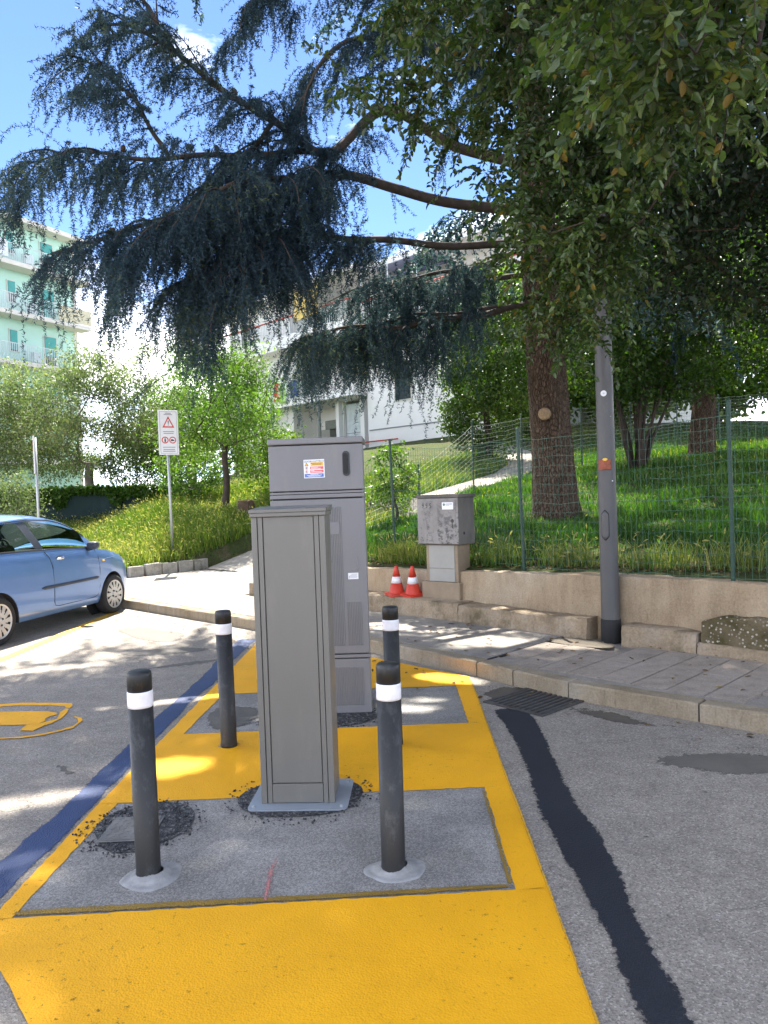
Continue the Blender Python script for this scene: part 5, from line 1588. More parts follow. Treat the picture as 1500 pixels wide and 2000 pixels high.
    # interior
    for s in (-1, 1):
        m1 = Matrix.Translation((-.28, s * .36, .62))
        st = MB().bbox(-.25, .25, -.24, .24, -.10, .06, .05, 2, m1).build('front_seat', 'car_interior', rt, True)
        MB().bbox(-.09, .09, -.23, .23, 0, .55, .06, 2, Matrix.Translation((-.52, s * .36, .60)) @ Matrix.Rotation(radians(-14), 4, 'Y')).build('backrest', 'car_interior', st, True)
        MB().bbox(-.05, .05, -.12, .12, 0, .17, .04, 2, Matrix.Translation((-.68, s * .36, 1.18)) @ Matrix.Rotation(radians(-10), 4, 'Y')).build('headrest', 'car_interior', st, True)
    rs = MB().bbox(-1.35, -.95, -.62, .62, .50, .68, .05).build('rear_seat', 'car_interior', rt, True)
    MB().bbox(-1.50, -1.36, -.62, .62, .55, 1.16, .05).build('rear_backrest', 'car_interior', rs, True)
    MB().bbox(.45, .98, -.70, .70, .62, .985, .06).build('dashboard', 'car_interior', rt, True)
    sw = MB()
    ctr = Vector((.28, .36, 1.0))
    ring = [ctr + Matrix.Rotation(radians(-65), 3, 'Y') @ Vector((.18 * cos(a), .18 * sin(a), 0)) for a in np.linspace(0, 2 * pi, 25)]
    sw.tube([tuple(p) for p in ring], .015, 7, False)
    sw.tube([tuple(ring[0]), tuple(ring[12])], .015, 6).tube([tuple(ctr), (.5, .36, .88)], .025, 6)
    sw.build('steering_wheel', 'car_interior', rt, True)
    for s in (-1, 1): MB().bbox(-1.45, .92, min(s * .70, s * .735), max(s * .70, s * .735), .33, .985, .01).build('door_card', 'car_interior', rt)
    MB().box(-1.5, 1.0, -.70, .70, .30, .36).build('cabin_floor', 'car_interior', rt)
blue_car()

# ------------------------------------------------------------------ vegetation helpers
def leaves_geo(C_, size, rng, up=0.35, axis=None, fold=0.25, aspect=0.5, shape='oval'):
    """leaf blades: C_ (n,3) attachment points, size (n,) lengths; 2 quads for each leaf"""
    n = len(C_)
    d = unit(rng.normal(size=(n, 3)) if axis is None else axis)
    r = rng.normal(size=(n, 3)); r[:, 2] += up * 3
    nrm = unit(r - d * (r * d).sum(1, keepdims=True))
    sd = np.cross(d, nrm)
    L = size[:, None]; Wd = L * aspect * 0.5
    p0 = C_
    if shape == 'oval':
        a, b = 0.30, 0.72
        wa, wb = 0.92, 0.80
    else:
        a, b = 0.35, 0.70
        wa, wb = 1.0, 0.6
    lift = nrm * (Wd * fold)
    l1 = C_ + d * L * a + sd * Wd * wa + lift; l2 = C_ + d * L * b + sd * Wd * wb + lift
    r1 = C_ + d * L * a - sd * Wd * wa + lift; r2 = C_ + d * L * b - sd * Wd * wb + lift
    tip = C_ + d * L - nrm * L * 0.08
    V = np.stack([p0, l1, l2, tip, r2, r1], 1).reshape(-1, 3)
    i = np.arange(n)[:, None] * 6
    F = np.concatenate([i + np.array([[0, 5, 4, 3]]), i + np.array([[0, 3, 2, 1]])], 1).reshape(-1, 4)
    return V, F

def diamond_geo(C_, size, rng, up=0.3, aspect=0.5, axis=None):
    n = len(C_)
    d = unit(rng.normal(size=(n, 3)) if axis is None else axis)
    r = rng.normal(size=(n, 3)); r[:, 2] += up * 3
    nrm = unit(r - d * (r * d).sum(1, keepdims=True)); sd = np.cross(d, nrm)
    L = size[:, None]; Wd = L * aspect * 0.5
    V = np.stack([C_, C_ + d * L * .45 + sd * Wd, C_ + d * L, C_ + d * L * .45 - sd * Wd], 1).reshape(-1, 3)
    F = np.arange(n)[:, None] * 4 + np.array([[0, 3, 2, 1]])
    return V, F

def clump_rnd(C_, rng, amp=0.30, spread=0.22, scale=1.6):
    """leaf tint: slow variation through the crown plus leaf-to-leaf scatter"""
    ph = rng.uniform(0, 6.28, 6)
    f = (np.sin(C_[:, 0] * scale + ph[0]) * np.cos(C_[:, 1] * scale * 1.3 + ph[1]) + np.sin(C_[:, 2] * scale * 1.7 + ph[2])) * .5
    return np.clip(.45 + f * amp + rng.normal(0, spread, len(C_)), 0, 1)

def grow(root, attractors, rng, wob=0.10, penal=0.35):
    """joins every attractor to the nearest point of the growing skeleton; returns nodes, parents"""
    nodes = [np.array(p, float) for p in root]
    par = [-1] + list(range(len(root) - 1))
    top = nodes[-1]
    A = np.asarray(attractors)
    order = np.argsort(np.linalg.norm(A - top, axis=1))
    start = len(root) - 1
    for k in order:
        a = A[k]
        P = np.array(nodes)
        d = np.linalg.norm(P - a, axis=1) + penal * np.linalg.norm(P - top, axis=1)
        d[:start] += 50
        j = int(np.argmin(d)); p = nodes[j]
        L = np.linalg.norm(a - p); m = max(1, int(L / 0.45))
        prev = j
        for i in range(1, m + 1):
            f = i / m
            q = p + (a - p) * f
            if i < m: q = q + rng.normal(0, wob * min(L, 1.2) * .5, 3) + np.array([0, 0, .10 * L * sin(pi * f)])
            nodes.append(q); par.append(prev); prev = len(nodes) - 1
    return np.array(nodes), np.array(par)

def skeleton_mesh(name, nodes, par, mat, parent, r_tip=0.006, r_max=0.2, expo=2.3, skip=0, n=6):
    cnt = np.zeros(len(nodes)); child = np.zeros(len(nodes), bool)
    for p in par:
        if p >= 0: child[p] = True
    cnt[~child] = 1
    for i in range(len(nodes) - 1, 0, -1):
        if par[i] >= 0: cnt[par[i]] += cnt[i]
    rad = np.minimum(r_tip * np.maximum(cnt, 1) ** (1 / expo), r_max)
    idx = np.array([i for i in range(len(nodes)) if par[i] >= 0 and i >= skip])
    a, b = nodes[par[idx]], nodes[idx]
    ra, rb = np.minimum(rad[par[idx]], rad[idx] * 1.35), rad[idx]
    d = unit(b - a); ref = np.where(np.abs(d[:, 2:3]) < .9, np.array([[0, 0, 1.0]]), np.array([[1.0, 0, 0]]))
    u_ = unit(np.cross(d, ref)); v_ = np.cross(d, u_)
    t = np.linspace(0, 2 * pi, n, endpoint=False)
    ring = u_[:, None, :] * np.cos(t)[None, :, None] + v_[:, None, :] * np.sin(t)[None, :, None]
    V = np.concatenate([a[:, None] + ring * ra[:, None, None], b[:, None] + ring * rb[:, None, None]], 1).reshape(-1, 3)
    k = np.arange(n); q = np.stack([k, (k + 1) % n, (k + 1) % n + n, k + n], 1)
    F = (np.arange(len(idx))[:, None, None] * 2 * n + q[None]).reshape(-1, 4)
    return bulk(name, V, F, mat, parent, smooth=True), rad

def trunk_mesh(name, path, radii, mat, parent, flare=0.0, n=20, seed=1):
    rng = np.random.default_rng(seed)
    path = np.array(path, float); d = np.r_[0, np.cumsum(np.linalg.norm(np.diff(path, axis=0), axis=1))]
    m = max(8, int(d[-1] / .12)); t = np.linspace(0, d[-1], m)
    P = np.stack([np.interp(t, d, path[:, i]) for i in range(3)], 1); Rr = np.interp(t, d, radii)
    a = np.linspace(0, 2 * pi, n, endpoint=False)
    lob = 1 + .05 * np.sin(3 * a + 1) + .04 * np.sin(5 * a + 2)
    V = []
    for i in range(m):
        fl = flare * math.exp(-t[i] / .28)
        r = Rr[i] * (lob + fl * (1 + .35 * np.sin(4 * a + .7)) + rng.normal(0, .012, n))
        V.append(np.c_[P[i, 0] + r * np.cos(a), P[i, 1] + r * np.sin(a), np.full(n, P[i, 2])])
    V = np.concatenate(V)
    k = np.arange(n)
    F = np.concatenate([np.stack([i * n + k, i * n + (k + 1) % n, (i + 1) * n + (k + 1) % n, (i + 1) * n + k], 1) for i in range(m - 1)])
    return bulk(name, V, F, mat, parent, smooth=True)

def in_ellipsoid(n, c, r, rng, shell=0.55):
    p = unit(rng.normal(size=(n, 3))) * (rng.uniform(shell ** 3, 1, (n, 1)) ** (1 / 3))
    return np.array(c) + p * np.array(r)

def broadleaf(name, label, base, trunk_top, lobes, n_attr, n_leaf, leaf, mat, bark='twig_bark', trunk_r=.16, seed=1, aspect=.5, sigma=.22, group=None, cat='tree', geo='diamond', stems=1, shell=.35, flare=.25, up=.3, rtip=.006, amp=.3):
    rng = np.random.default_rng(seed)
    rt = empty(name, base, 0, label, cat, group)
    base = np.array(base, float); tt = np.array(trunk_top, float)
    w = np.array([np.prod(l[1]) for l in lobes]); w = w / w.sum()
    A = np.concatenate([in_ellipsoid(max(4, int(n_attr * wi)), l[0], l[1], rng, shell) for wi, l in zip(w, lobes)])
    pth = [base + (tt - base) * f + np.array([sin(f * 4) * .06, cos(f * 3) * .05, 0]) * (0 < f < 1) for f in np.linspace(0, 1, 6)]
    nodes, par = grow(pth, A, rng)
    off = base
    if stems == 1:
        trunk_mesh('trunk', np.array(pth) - off - np.array([[0, 0, .15]]) * np.r_[1, np.zeros(5)][:, None], np.linspace(trunk_r, trunk_r * .72, 6), bark, rt, flare, 14, seed)
    skeleton_mesh('branches', nodes - off, par, bark, rt, rtip, trunk_r * .7, skip=6)
    ends = nodes[6:]
    k = rng.integers(0, len(ends), n_leaf)
    C_ = ends[k] + rng.normal(0, sigma, (n_leaf, 3)) * np.array([1, 1, .8])
    sz = leaf * rng.uniform(.65, 1.25, n_leaf)
    ax = unit(rng.normal(size=(n_leaf, 3)) + np.array([0, 0, -.5]))
    V, F = (leaves_geo if geo == 'oval' else diamond_geo)(C_ - off, sz, rng, up=up, axis=ax, aspect=aspect)
    r = clump_rnd(C_, rng, amp)
    o = bulk('crown', V, F, mat, rt, np.repeat(r, len(F) // n_leaf))
    o['kind'] = 'stuff'
    return rt, nodes, par

# openings in the canopy: sun flecks that reach the ground at these spots (x, y, rx, ry, turn)
FLECKS = [(0.02, 5.57, .30, .20, .3), (-1.46, 4.41, .22, .16, .2), (-0.32, 4.41, .26, .16, .1), (0.36, 6.36, .34, .16, -.5), (0.82, 7.22, .55, .26, -.6), (1.55, 6.95, .40, .22, -.5),
          (-3.3, 9.4, .65, .26, .1), (-0.22, 8.23, .34, .22, -.6), (-1.95, 5.9, .55, .10, .3), (-4.1, 9.2, .45, .12, .4), (-2.0, 4.0, .35, .10, .4), (-3.6, 7.2, .6, .10, .3), (-1.0, 5.35, .14, .14, 0),
          (0.3, 9.6, .3, .2, -.6), (-2.6, 10.6, .8, .35, -.6), (1.15, 8.9, .4, .2, -.7), (3.4, 7.4, .35, .2, -.7)]
def fleck_keep(C_):
    d = np.array(SUN_DIR)
    gx_ = C_[:, 0] - d[0] / d[2] * C_[:, 2]; gy2 = C_[:, 1] - d[1] / d[2] * C_[:, 2]
    wob = .22 * np.sin(gx_ * 17 + 1) * np.cos(gy2 * 15) + .15 * np.sin(gx_ * 41 + gy2 * 33)
    k = np.ones(len(C_), bool)
    for x, y, rx, ry, a in FLECKS:
        u_ = (gx_ - x) * cos(a) + (gy2 - y) * sin(a); v_ = -(gx_ - x) * sin(a) + (gy2 - y) * cos(a)
        k &= (u_ / rx) ** 2 + (v_ / ry) ** 2 > 1.15 + wob
    return k

# ------------------------------------------------------------------ the cedar
LIMBS = {
    'L1': [(2.19, 12.0, 4.52), (1.71, 11.8, 4.45), (0.35, 11.0, 4.1), (-0.54, 10.6, 3.99), (-1.23, 10.3, 3.85)],
    'L2': [(2.3, 12.0, 5.45), (1.74, 11.8, 5.45), (0.35, 11.0, 5.28), (-0.48, 10.3, 5.13), (-1.19, 9.8, 5.1), (-1.91, 9.3, 4.77), (-2.36, 9.0, 4.2)],
    'L3': [(2.27, 12.0, 5.98), (1.06, 11.6, 6.04), (0.04, 11.0, 6.11), (-0.88, 10.4, 6.05), (-1.78, 9.8, 5.5), (-2.76, 9.2, 5.09), (-3.45, 8.8, 4.76), (-3.91, 8.6, 4.57)],
    'L4': [(2.25, 12.0, 6.71), (1.08, 11.5, 6.85), (0.01, 10.8, 7.13), (-0.81, 10.1, 6.23), (-1.46, 9.7, 6.5), (-2.09, 9.3, 6.71), (-2.59, 9.1, 7.06), (-3.05, 8.9, 7.3), (-3.4, 8.7, 7.2)],
    'L4b': [(-0.81, 10.1, 6.23), (-1.74, 9.7, 6.09), (-2.76, 9.3, 5.89), (-3.57, 8.9, 5.81), (-4.29, 8.6, 5.59)],
    'L5': [(2.24, 12.0, 8.88), (0.37, 11.0, 9.24), (-0.76, 10.3, 8.95), (-1.42, 9.9, 8.43), (-1.85, 9.6, 7.86)],
    'L6': [(2.25, 12.0, 7.84), (0.7, 11.0, 7.97), (-0.24, 10.2, 7.83), (-0.77, 9.8, 7.34), (-1.09, 9.5, 6.67)],
    'L7': [(-2.59, 9.1, 7.06), (-2.95, 9.2, 7.76), (-3.2, 9.2, 8.3)],
    'L8': [(-0.84, 10.4, 6.05), (-1.43, 10.0, 5.05), (-2.24, 9.6, 4.63), (-2.83, 9.3, 4.3)],
    'L9': [(-2.76, 9.3, 5.89), (-3.23, 9.1, 6.69), (-3.75, 8.9, 6.95)],
    'L11': [(-0.84, 10.4, 6.05), (-1.6, 9.3, 5.6), (-2.4, 8.6, 5.0), (-3.0, 8.2, 4.2)],
    'L12': [(-1.46, 9.7, 6.5), (-2.0, 9.9, 6.1), (-2.6, 9.8, 5.6)],
    'L13': [(-1.19, 9.8, 5.1), (-1.7, 9.0, 4.6), (-2.15, 8.6, 3.9)],
    'L16': [(2.2, 12, 5.0), (1.0, 12.4, 5.1), (0.0, 12.7, 4.9), (-.6, 12.8, 4.6)],
    'L18': [(2.2, 12, 5.45), (0.9, 11.7, 5.05), (-0.2, 11.3, 4.8), (-1.0, 11.0, 4.5)],
    'L17': [(1.71, 11.8, 4.45), (0.6, 11.5, 4.35), (-0.4, 11.3, 4.2), (-1.3, 11.1, 4.0)],
    'L15': [(-1.78, 9.8, 5.5), (-2.3, 10.2, 4.9), (-2.75, 10.2, 4.2)],
}
THICK = {'L1': .075, 'L2': .085, 'L3': .115, 'L4': .11, 'L4b': .06, 'L5': .08, 'L6': .08, 'L7': .045, 'L8': .05, 'L9': .04, 'L10': .05, 'L11': .05, 'L12': .045, 'L13': .04, 'L16': .06, 'L17': .06, 'L18': .05, 'L15': .04}

def smooth_path(pts, step=.10):
    P = np.array(pts, float)
    d = np.r_[0, np.cumsum(np.linalg.norm(np.diff(P, axis=0), axis=1))]
    m = max(4, int(d[-1] / step)); t = np.linspace(0, d[-1], m)
    # Catmull-Rom through the control points
    out = []
    for x in t:
        i = min(max(int(np.searchsorted(d, x, 'right')) - 1, 0), len(P) - 2)
        f = (x - d[i]) / max(1e-6, d[i + 1] - d[i])
        p0, p1, p2, p3 = P[max(i - 1, 0)], P[i], P[i + 1], P[min(i + 2, len(P) - 1)]
        out.append(.5 * ((2 * p1) + (-p0 + p2) * f + (2 * p0 - 5 * p1 + 4 * p2 - p3) * f * f + (-p0 + 3 * p1 - 3 * p2 + p3) * f ** 3))
    return np.array(out), t / d[-1]

def cedar():
    rng = np.random.default_rng(21)
    base = np.array([2.46, 12.0, gz1(2.46, 12.0)])
    rt = empty('cedar_tree', tuple(base), 0, 'large cedar with reddish trunk inside the fence and drooping branches over the car park', 'tree')
    trunk_mesh('trunk', [(0, 0, -.2), (-.04, 0, 1.2), (-.10, 0, 2.6), (-.16, 0, 4.5), (-.2, 0, 8), (-.25, 0, 13), (-.3, 0, 17.5)], [.35, .32, .30, .275, .21, .13, .03], 'bark', rt, .38, 26, 3)
    kn = MB().lathe([(.085, 0), (.10, .02), (.085, .045), (.06, .05)], 16).build('pruned_knot', 'cut_wood', rt, True)
    ang = radians(-16)
    kn.location = (-.10 + .33 * sin(ang), -.33 * cos(ang), 1.60); kn.rotation_euler = (pi / 2, 0, ang)
    kb = MB().lathe([(.12, -.05), (.115, .015), (.09, .02)], 16).build('knot_collar', 'bark', rt, True)
    kb.location = kn.location; kb.rotation_euler = kn.rotation_euler
    twP, twD, twL = [], [], []            # hanging twigs: start, direction, length
    coarse = []
    wood = MB()
    def limb(pts, r0, fine=True, sec=(.5, 1.5), start=.22, hang=1.0, step=.16):
        P, T = smooth_path(pts)
        P = P + np.c_[np.zeros(len(P)), np.zeros(len(P)), .03 * np.sin(T * 17)]
        R_ = np.interp(T, [0, .6, 1], [r0, r0 * .6, r0 * .15])
        wood.tube([tuple(p - base) for p in (P if fine else P[::3])], list(R_ if fine else R_[::3]), 8 if fine else 6)
        Lp = np.linalg.norm(np.diff(P, axis=0), axis=1).sum()
        k = int(Lp * (1 - start) / step)
        for i in range(k):
            f = start + (1 - start) * (i + rng.uniform(0, 1)) / k
            j = min(int(f * (len(P) - 1)), len(P) - 2)
            p = P[j]; dr = unit(P[j + 1] - P[j])
            side = np.array([-dr[1], dr[0], 0]) * (1 if i % 2 else -1)
            dv = unit(side * rng.uniform(.6, 1) + dr * rng.uniform(.35, .9) + np.array([0, 0, rng.uniform(-.15, .3)]))
            L = rng.uniform(*sec) * (1.05 - .45 * f)
            m = max(4, int(L / .12))
            q = p.copy(); pts2 = [q.copy()]
            for u in range(m):
                dv = unit(dv + np.array([0, 0, -.11 - .04 * u / m]) + rng.normal(0, .05, 3))
                q = q + dv * (L / m); pts2.append(q.copy())
                for _ in range(4 if fine else 1):
                    sd = np.array([-dv[1], dv[0], 0]) * rng.choice([-1, 1])
                    twP.append(q + rng.normal(0, .02, 3)); twD.append(unit(sd * rng.uniform(.2, .9) + dv * .5 + np.array([0, 0, -.4])))
                    twL.append(rng.uniform(.18, .62) * hang * (1.1 - .3 * u / m)); coarse.append(not fine)
            # the tip itself runs on as a hanging twig
            twP.append(q); twD.append(dv); twL.append(rng.uniform(.4, .9) * hang); coarse.append(not fine)
            kp = fleck_keep(np.array(pts2))
            cut = len(pts2) if kp.all() else int(np.argmin(kp))          # twigs that would cross an opening end before it
            if cut >= 2: wood.tube([tuple(x - base) for x in pts2[:cut]], list(np.linspace(.016, .005, cut)), 4 if fine else 3)
        # twigs straight off the limb
        for i in range(int(Lp * 9)):
            f = rng.uniform(start * .8, 1); j = min(int(f * (len(P) - 1)), len(P) - 2)
            twP.append(P[j] + rng.normal(0, .03, 3)); twD.append(unit(np.r_[rng.normal(0, .6, 2), rng.uniform(-.8, .5)]))
            twL.append(rng.uniform(.15, .9) * hang); coarse.append(not fine)
    for k_, pts in LIMBS.items():
        limb(pts, THICK[k_] * .82, True, (.5, 1.45), .42 if k_ in ('L2', 'L3', 'L4', 'L1') else .15, {'L1': 1.45, 'L8': 1.3, 'L3': 1.35, 'L2': 1.25, 'L10': .9, 'L4b': 1.3, 'L9': 1.2, 'L11': 1.3, 'L12': 1.3, 'L13': 1.3, 'L15': 1.3, 'L17': 1.7, 'L18': 1.1, 'L16': 1.2, 'L7': .6, 'L9': .8, 'L4': .95}.get(k_, 1.1), .12)
    # branches reaching back and right, seen through the leaves
    for pts in ([(2.5, 12.3, 5.0), (4.0, 13.2, 5.2), (5.6, 14.0, 4.8)], [(2.4, 12.3, 6.3), (1.6, 14.0, 6.8), (.6, 15.6, 6.4)], [(2.4, 12.2, 7.4), (4.0, 12.6, 8.0), (6.0, 12.8, 7.6)]):
        limb(pts, .07, False, (.6, 1.5), .25, 1.0, .22)
    # upper tiers above the picture, the crown goes on
    z = 8.6
    while z < 17:
        rr = np.interp(z, [8.5, 12, 17], [6.6, 5.4, 1.6])
        for q in range(4):
            a = rng.uniform(0, 2 * pi)
            if z < 11.6 and 0.6 * pi < (a % (2 * pi)) < 1.35 * pi: a += pi      # the visible side keeps its own limbs
            L = rr * rng.uniform(.75, 1.05)
            d2 = np.array([cos(a), sin(a)])
            b0 = np.array([2.24, 12, z])
            limb([b0, b0 + np.r_[d2 * L * .4, .5], b0 + np.r_[d2 * L * .75, .45], b0 + np.r_[d2 * L, -.1]], .09, False, (.7, 1.8), .2, 1.0, .32)
        z += .62
    for a, L, z in ((205, 6.4, 11.6), (225, 6.9, 11.4), (245, 6.6, 11.4), (262, 6.2, 10.6), (190, 6.6, 12.0), (215, 6.2, 12.6), (238, 6.4, 13.2), (255, 5.6, 13.6), (275, 6.6, 11.8), (232, 5.2, 14.6), (172, 7.6, 12.2), (184, 8.0, 11.8), (196, 7.8, 11.4), (207, 8.0, 11.2), (218, 7.8, 11.0), (228, 7.4, 10.9), (179, 7.4, 12.9), (191, 7.6, 12.3), (203, 7.4, 11.8), (214, 7.4, 11.4), (241, 7.2, 12.2), (252, 7.6, 11.0), (268, 7.4, 12.6), (165, 7, 12.6), (222, 7, 12.9), (236, 6.8, 14.2), (248, 6.6, 15.0), (208, 6, 14.0), (262, 6.4, 14.4), (158, 7.6, 12.9), (166, 7.8, 13.4), (174, 7.6, 12.8), (150, 7.4, 13.6), (182, 7.4, 13.2), (162, 7.2, 14.4), (190, 7.0, 13.8), (218, 7.0, 13.6), (226, 6.8, 15.2), (244, 7.0, 13.2), (230, 7.2, 13.9), (214, 6.2, 12.1), (222, 6.6, 14.7), (229, 6.0, 12.6), (237, 6.6, 12.9), (212, 6.2, 15.0), (225, 5.4, 13.2), (216, 6.4, 11.7), (219, 6.6, 13.0), (221, 6.2, 12.4), (217, 6.0, 14.2), (211, 6.2, 13.3)):  # extra unseen limbs aimed along the sun to shade the ground
        d2 = np.array([cos(radians(a)), sin(radians(a))]); b0 = np.array([2.24, 12, z])
        limb([b0, b0 + np.r_[d2 * L * .4, .45], b0 + np.r_[d2 * L * .75, .35], b0 + np.r_[d2 * L, -.2]], .09, False, (.8, 2.0), .15, 1.0, .21)
    wood.build('limbs', 'twig_bark', rt, True)
    # needles: rosettes strung along the twigs
    P = np.array(twP); D = np.array(twD); L = np.array(twL); cs = np.array(coarse)
    C_, S_, B_ = [], [], []
    for is_c, sp, sz in ((False, .027, .044), (True, .060, .096)):
        k = cs == is_c
        p, d, l = P[k], D[k].copy(), L[k]
        nmax = int(l.max() / sp) + 1
        q = p.copy(); cx, cy = rng.normal(0, .04, (2, len(p)))
        for i in range(nmax):
            act = (i * sp) < l
            d = unit(d + np.array([0, 0, -.050 if not is_c else -.14]) + rng.normal(0, .075, d.shape))
            q = q + d * sp
            C_.append(q[act].copy()); S_.append(np.full(act.sum(), sz)); B_.append(np.full(act.sum(), 1.0 - .0 * i))
    C_ = np.concatenate(C_); S_ = np.concatenate(S_)
    kp = fleck_keep(C_); C_, S_ = C_[kp], S_[kp]
    VV, RR, off = [], [], 0
    for is_c, nd, wd in ((False, 4, .13), (True, 2, .29)):
        k = (S_ > .06) == is_c
        c0, s0 = C_[k], S_[k]; n = len(c0)
        d = unit(rng.normal(size=(n, nd, 3)) + np.array([0, 0, -.15]))
        sd = unit(np.cross(d, rng.normal(size=(n, nd, 3))))
        Ls = (s0[:, None] * rng.uniform(.65, 1.3, (n, nd)))[..., None]
        c = c0[:, None, :] + rng.normal(0, .007, (n, nd, 3))
        VV.append(np.stack([c + sd * Ls * wd, c + d * Ls, c - sd * Ls * wd], 2).reshape(-1, 3) - base)
        RR.append(np.repeat(clump_rnd(c0, rng, .25, .24, 2.2), nd))
        print('cedar tufts', is_c, n)
    V = np.concatenate(VV); F = np.arange(len(V)).reshape(-1, 3)
    o = bulk('needles', V, F, 'cedar_needles', rt, np.concatenate(RR)); o['kind'] = 'stuff'
    # cones perched on the upper limbs
    cm = MB().lathe([(.0, 0), (.022, .012), (.032, .04), (.030, .065), (.018, .088), (.0, .094)], 10, caps=False)
    cme = bpy.data.meshes.new('cedar_cone'); cme.from_pydata(cm.v, [], cm.f); cme.update(); cme.materials.append(M['dry_leaf'])
    for k_ in ('L4', 'L4b', 'L3', 'L9', 'L8'):
        PP, T = smooth_path(LIMBS[k_])
        for _ in range(3):
            p = PP[rng.integers(len(PP) // 3, len(PP))] + np.r_[rng.normal(0, .05, 2), rng.uniform(.0, .05)] - base
            oc = bpy.data.objects.new('cedar_cone', cme); COL.objects.link(oc); oc.parent = rt; oc.location = tuple(p)
            oc.rotation_euler = (rng.normal(0, .3), rng.normal(0, .3), 0)
    return rt
cedar()

# ------------------------------------------------------------------ near evergreen overhanging from the right
def near_tree():
    rng = np.random.default_rng(5)
    base = np.array([6.3, 4.4, gz1(6.3, 4.4)])
    rt = empty('overhanging_evergreen', tuple(base), 0, 'broad leaved evergreen whose leafy boughs hang into the upper right of the view', 'tree')
    top = np.array([5.6, 4.5, 3.9])
    pth = [base + (top - base) * f for f in np.linspace(0, 1, 6)]
    trunk_mesh('trunk', np.array(pth) - base - np.array([[0, 0, .2]]) * np.r_[1, np.zeros(5)][:, None], np.linspace(.24, .18, 6), 'bark', rt, .2, 16, 6)
    lobes = [((0.95, 5.2, 5.0), (1.35, 1.2, 1.05), 80), ((1.35, 5.4, 3.95), (.75, .9, .95), 60), ((1.45, 6.1, 3.3), (.40, .7, .55), 26),
             ((1.22, 3.1, 3.5), (.50, .6, .32), 30), ((1.35, 4.2, 4.55), (.8, .8, .6), 44), ((1.72, 5.9, 4.35), (.50, .6, .80), 44),
             ((4.4, 4.4, 5.0), (2.0, 1.5, 1.2), 70), ((2.2, 5.4, 6.3), (2.2, 1.8, 1.0), 80)]
    A = np.concatenate([in_ellipsoid(k, c, r, rng, .2) for c, r, k in lobes])
    nodes, par = grow(pth, A, rng, .12, .25)
    skeleton_mesh('branches', nodes - base, par, 'twig_bark', rt, .0035, .14, 2.1, skip=6)
    # twigs carrying alternate leaves; drooping
    ends = nodes[6:]
    inl = np.zeros(len(ends), bool)
    for c_, r_, _k in lobes: inl |= (((ends - np.array(c_)) / (np.array(r_) * 1.12)) ** 2).sum(1) < 1      # leafy shoots only in the crown lobes, not on the carrying boughs
    ends = ends[inl]
    near = (ends[:, 1] < 6.9) & (ends[:, 0] < 2.6)
    TP, TD, TL, LF = [], [], [], []
    for p, nr in zip(ends, near):
        for _ in range(7 if nr else 6):
            TP.append(p); TD.append(unit(rng.normal(size=3) * np.array([1, 1, .6]) + np.array([-.15, -.15, -.1]))); TL.append(rng.uniform(.18, .5))
    TP, TD, TL = np.array(TP), np.array(TD), np.array(TL)
    C_, AX = [], []
    tw = MB()
    q = TP.copy(); d = TD.copy(); sp = .034
    tv = [q.copy()]
    for i in range(15):
        act = i * sp < TL
        d = unit(d + np.array([0, 0, -.09]) + rng.normal(0, .08, d.shape))
        q = q + d * sp * act[:, None]
        tv.append(q.copy())
        sd = unit(np.cross(d, np.array([0, 0, 1.0])) + rng.normal(0, .35, d.shape)) * (1 if i % 2 else -1)
        for s_ in (1, -1):
            C_.append(q[act]); AX.append(unit(sd * s_ + d * .7 + np.array([0, 0, -.25]))[act])
    C_ = np.concatenate(C_); AX = np.concatenate(AX)
    # leave the pole and the camera clear
    keep = (np.hypot(C_[:, 0] - 1.97, C_[:, 1] - 7.18) > .10)
    dcam = np.linalg.norm(C_ - np.array([0, 0, 1.6]), axis=1); keep &= dcam > 2.1
    keep &= fleck_keep(C_)
    C_, AX = C_[keep], AX[keep]
    # twig wires
    T3 = np.stack(tv[::3], 1)
    n, m = T3.shape[:2]
    off = np.array([.0022, 0, 0]); off2 = np.array([-.0011, .0019, 0]); off3 = np.array([-.0011, -.0019, 0])
    V = np.stack([T3 + off, T3 + off2, T3 + off3], 2).reshape(-1, 3) - base
    F = []
    for j in range(m - 1):
        for k in range(3):
            F.append(np.stack([np.arange(n) * m * 3 + j * 3 + k, np.arange(n) * m * 3 + j * 3 + (k + 1) % 3, np.arange(n) * m * 3 + (j + 1) * 3 + (k + 1) % 3, np.arange(n) * m * 3 + (j + 1) * 3 + k], 1))
    bulk('twigs', V, np.concatenate(F), 'twig_bark', rt)
    nl = len(C_)
    sz = rng.uniform(.036, .066, nl)
    r = clump_rnd(C_, rng, .22, .22, 2.0)
    # the leaves that show largest are single parts, the rest one mass
    d2 = np.linalg.norm(C_ - np.array([0, 0, 1.6]), axis=1)
    v = C_ - np.array([0, 0, 1.6])
    inview = (v[:, 0] / v[:, 1] > .05) & (v[:, 0] / v[:, 1] < .53) & (v[:, 2] / v[:, 1] < .66) & (v[:, 1] > 0)
    order = np.argsort(np.where(inview, d2, 1e9))[:290]
    big = np.zeros(nl, bool); big[order] = True
    V, F = leaves_geo(C_[~big] - base, sz[~big], rng, .25, AX[~big], .3, .56)
    o = bulk('foliage', V, F, 'carob_leaf', rt, np.repeat(r[~big], 2)); o['kind'] = 'stuff'
    protos = []
    for i in range(6):
        V, F = leaves_geo(np.zeros((1, 3)), np.array([.058]), rng, 0, np.array([[0, 1.0, 0]]), .35, .60)
        t_ = bpy.data.meshes.new('leaf'); t_.from_pydata(V.tolist(), [], F.tolist()); t_.update()
        a = t_.attributes.new('rnd', 'FLOAT', 'FACE'); a.data.foreach_set('value', [.25 + .13 * i] * 2)
        t_.materials.append(M['carob_leaf']); protos.append(t_)
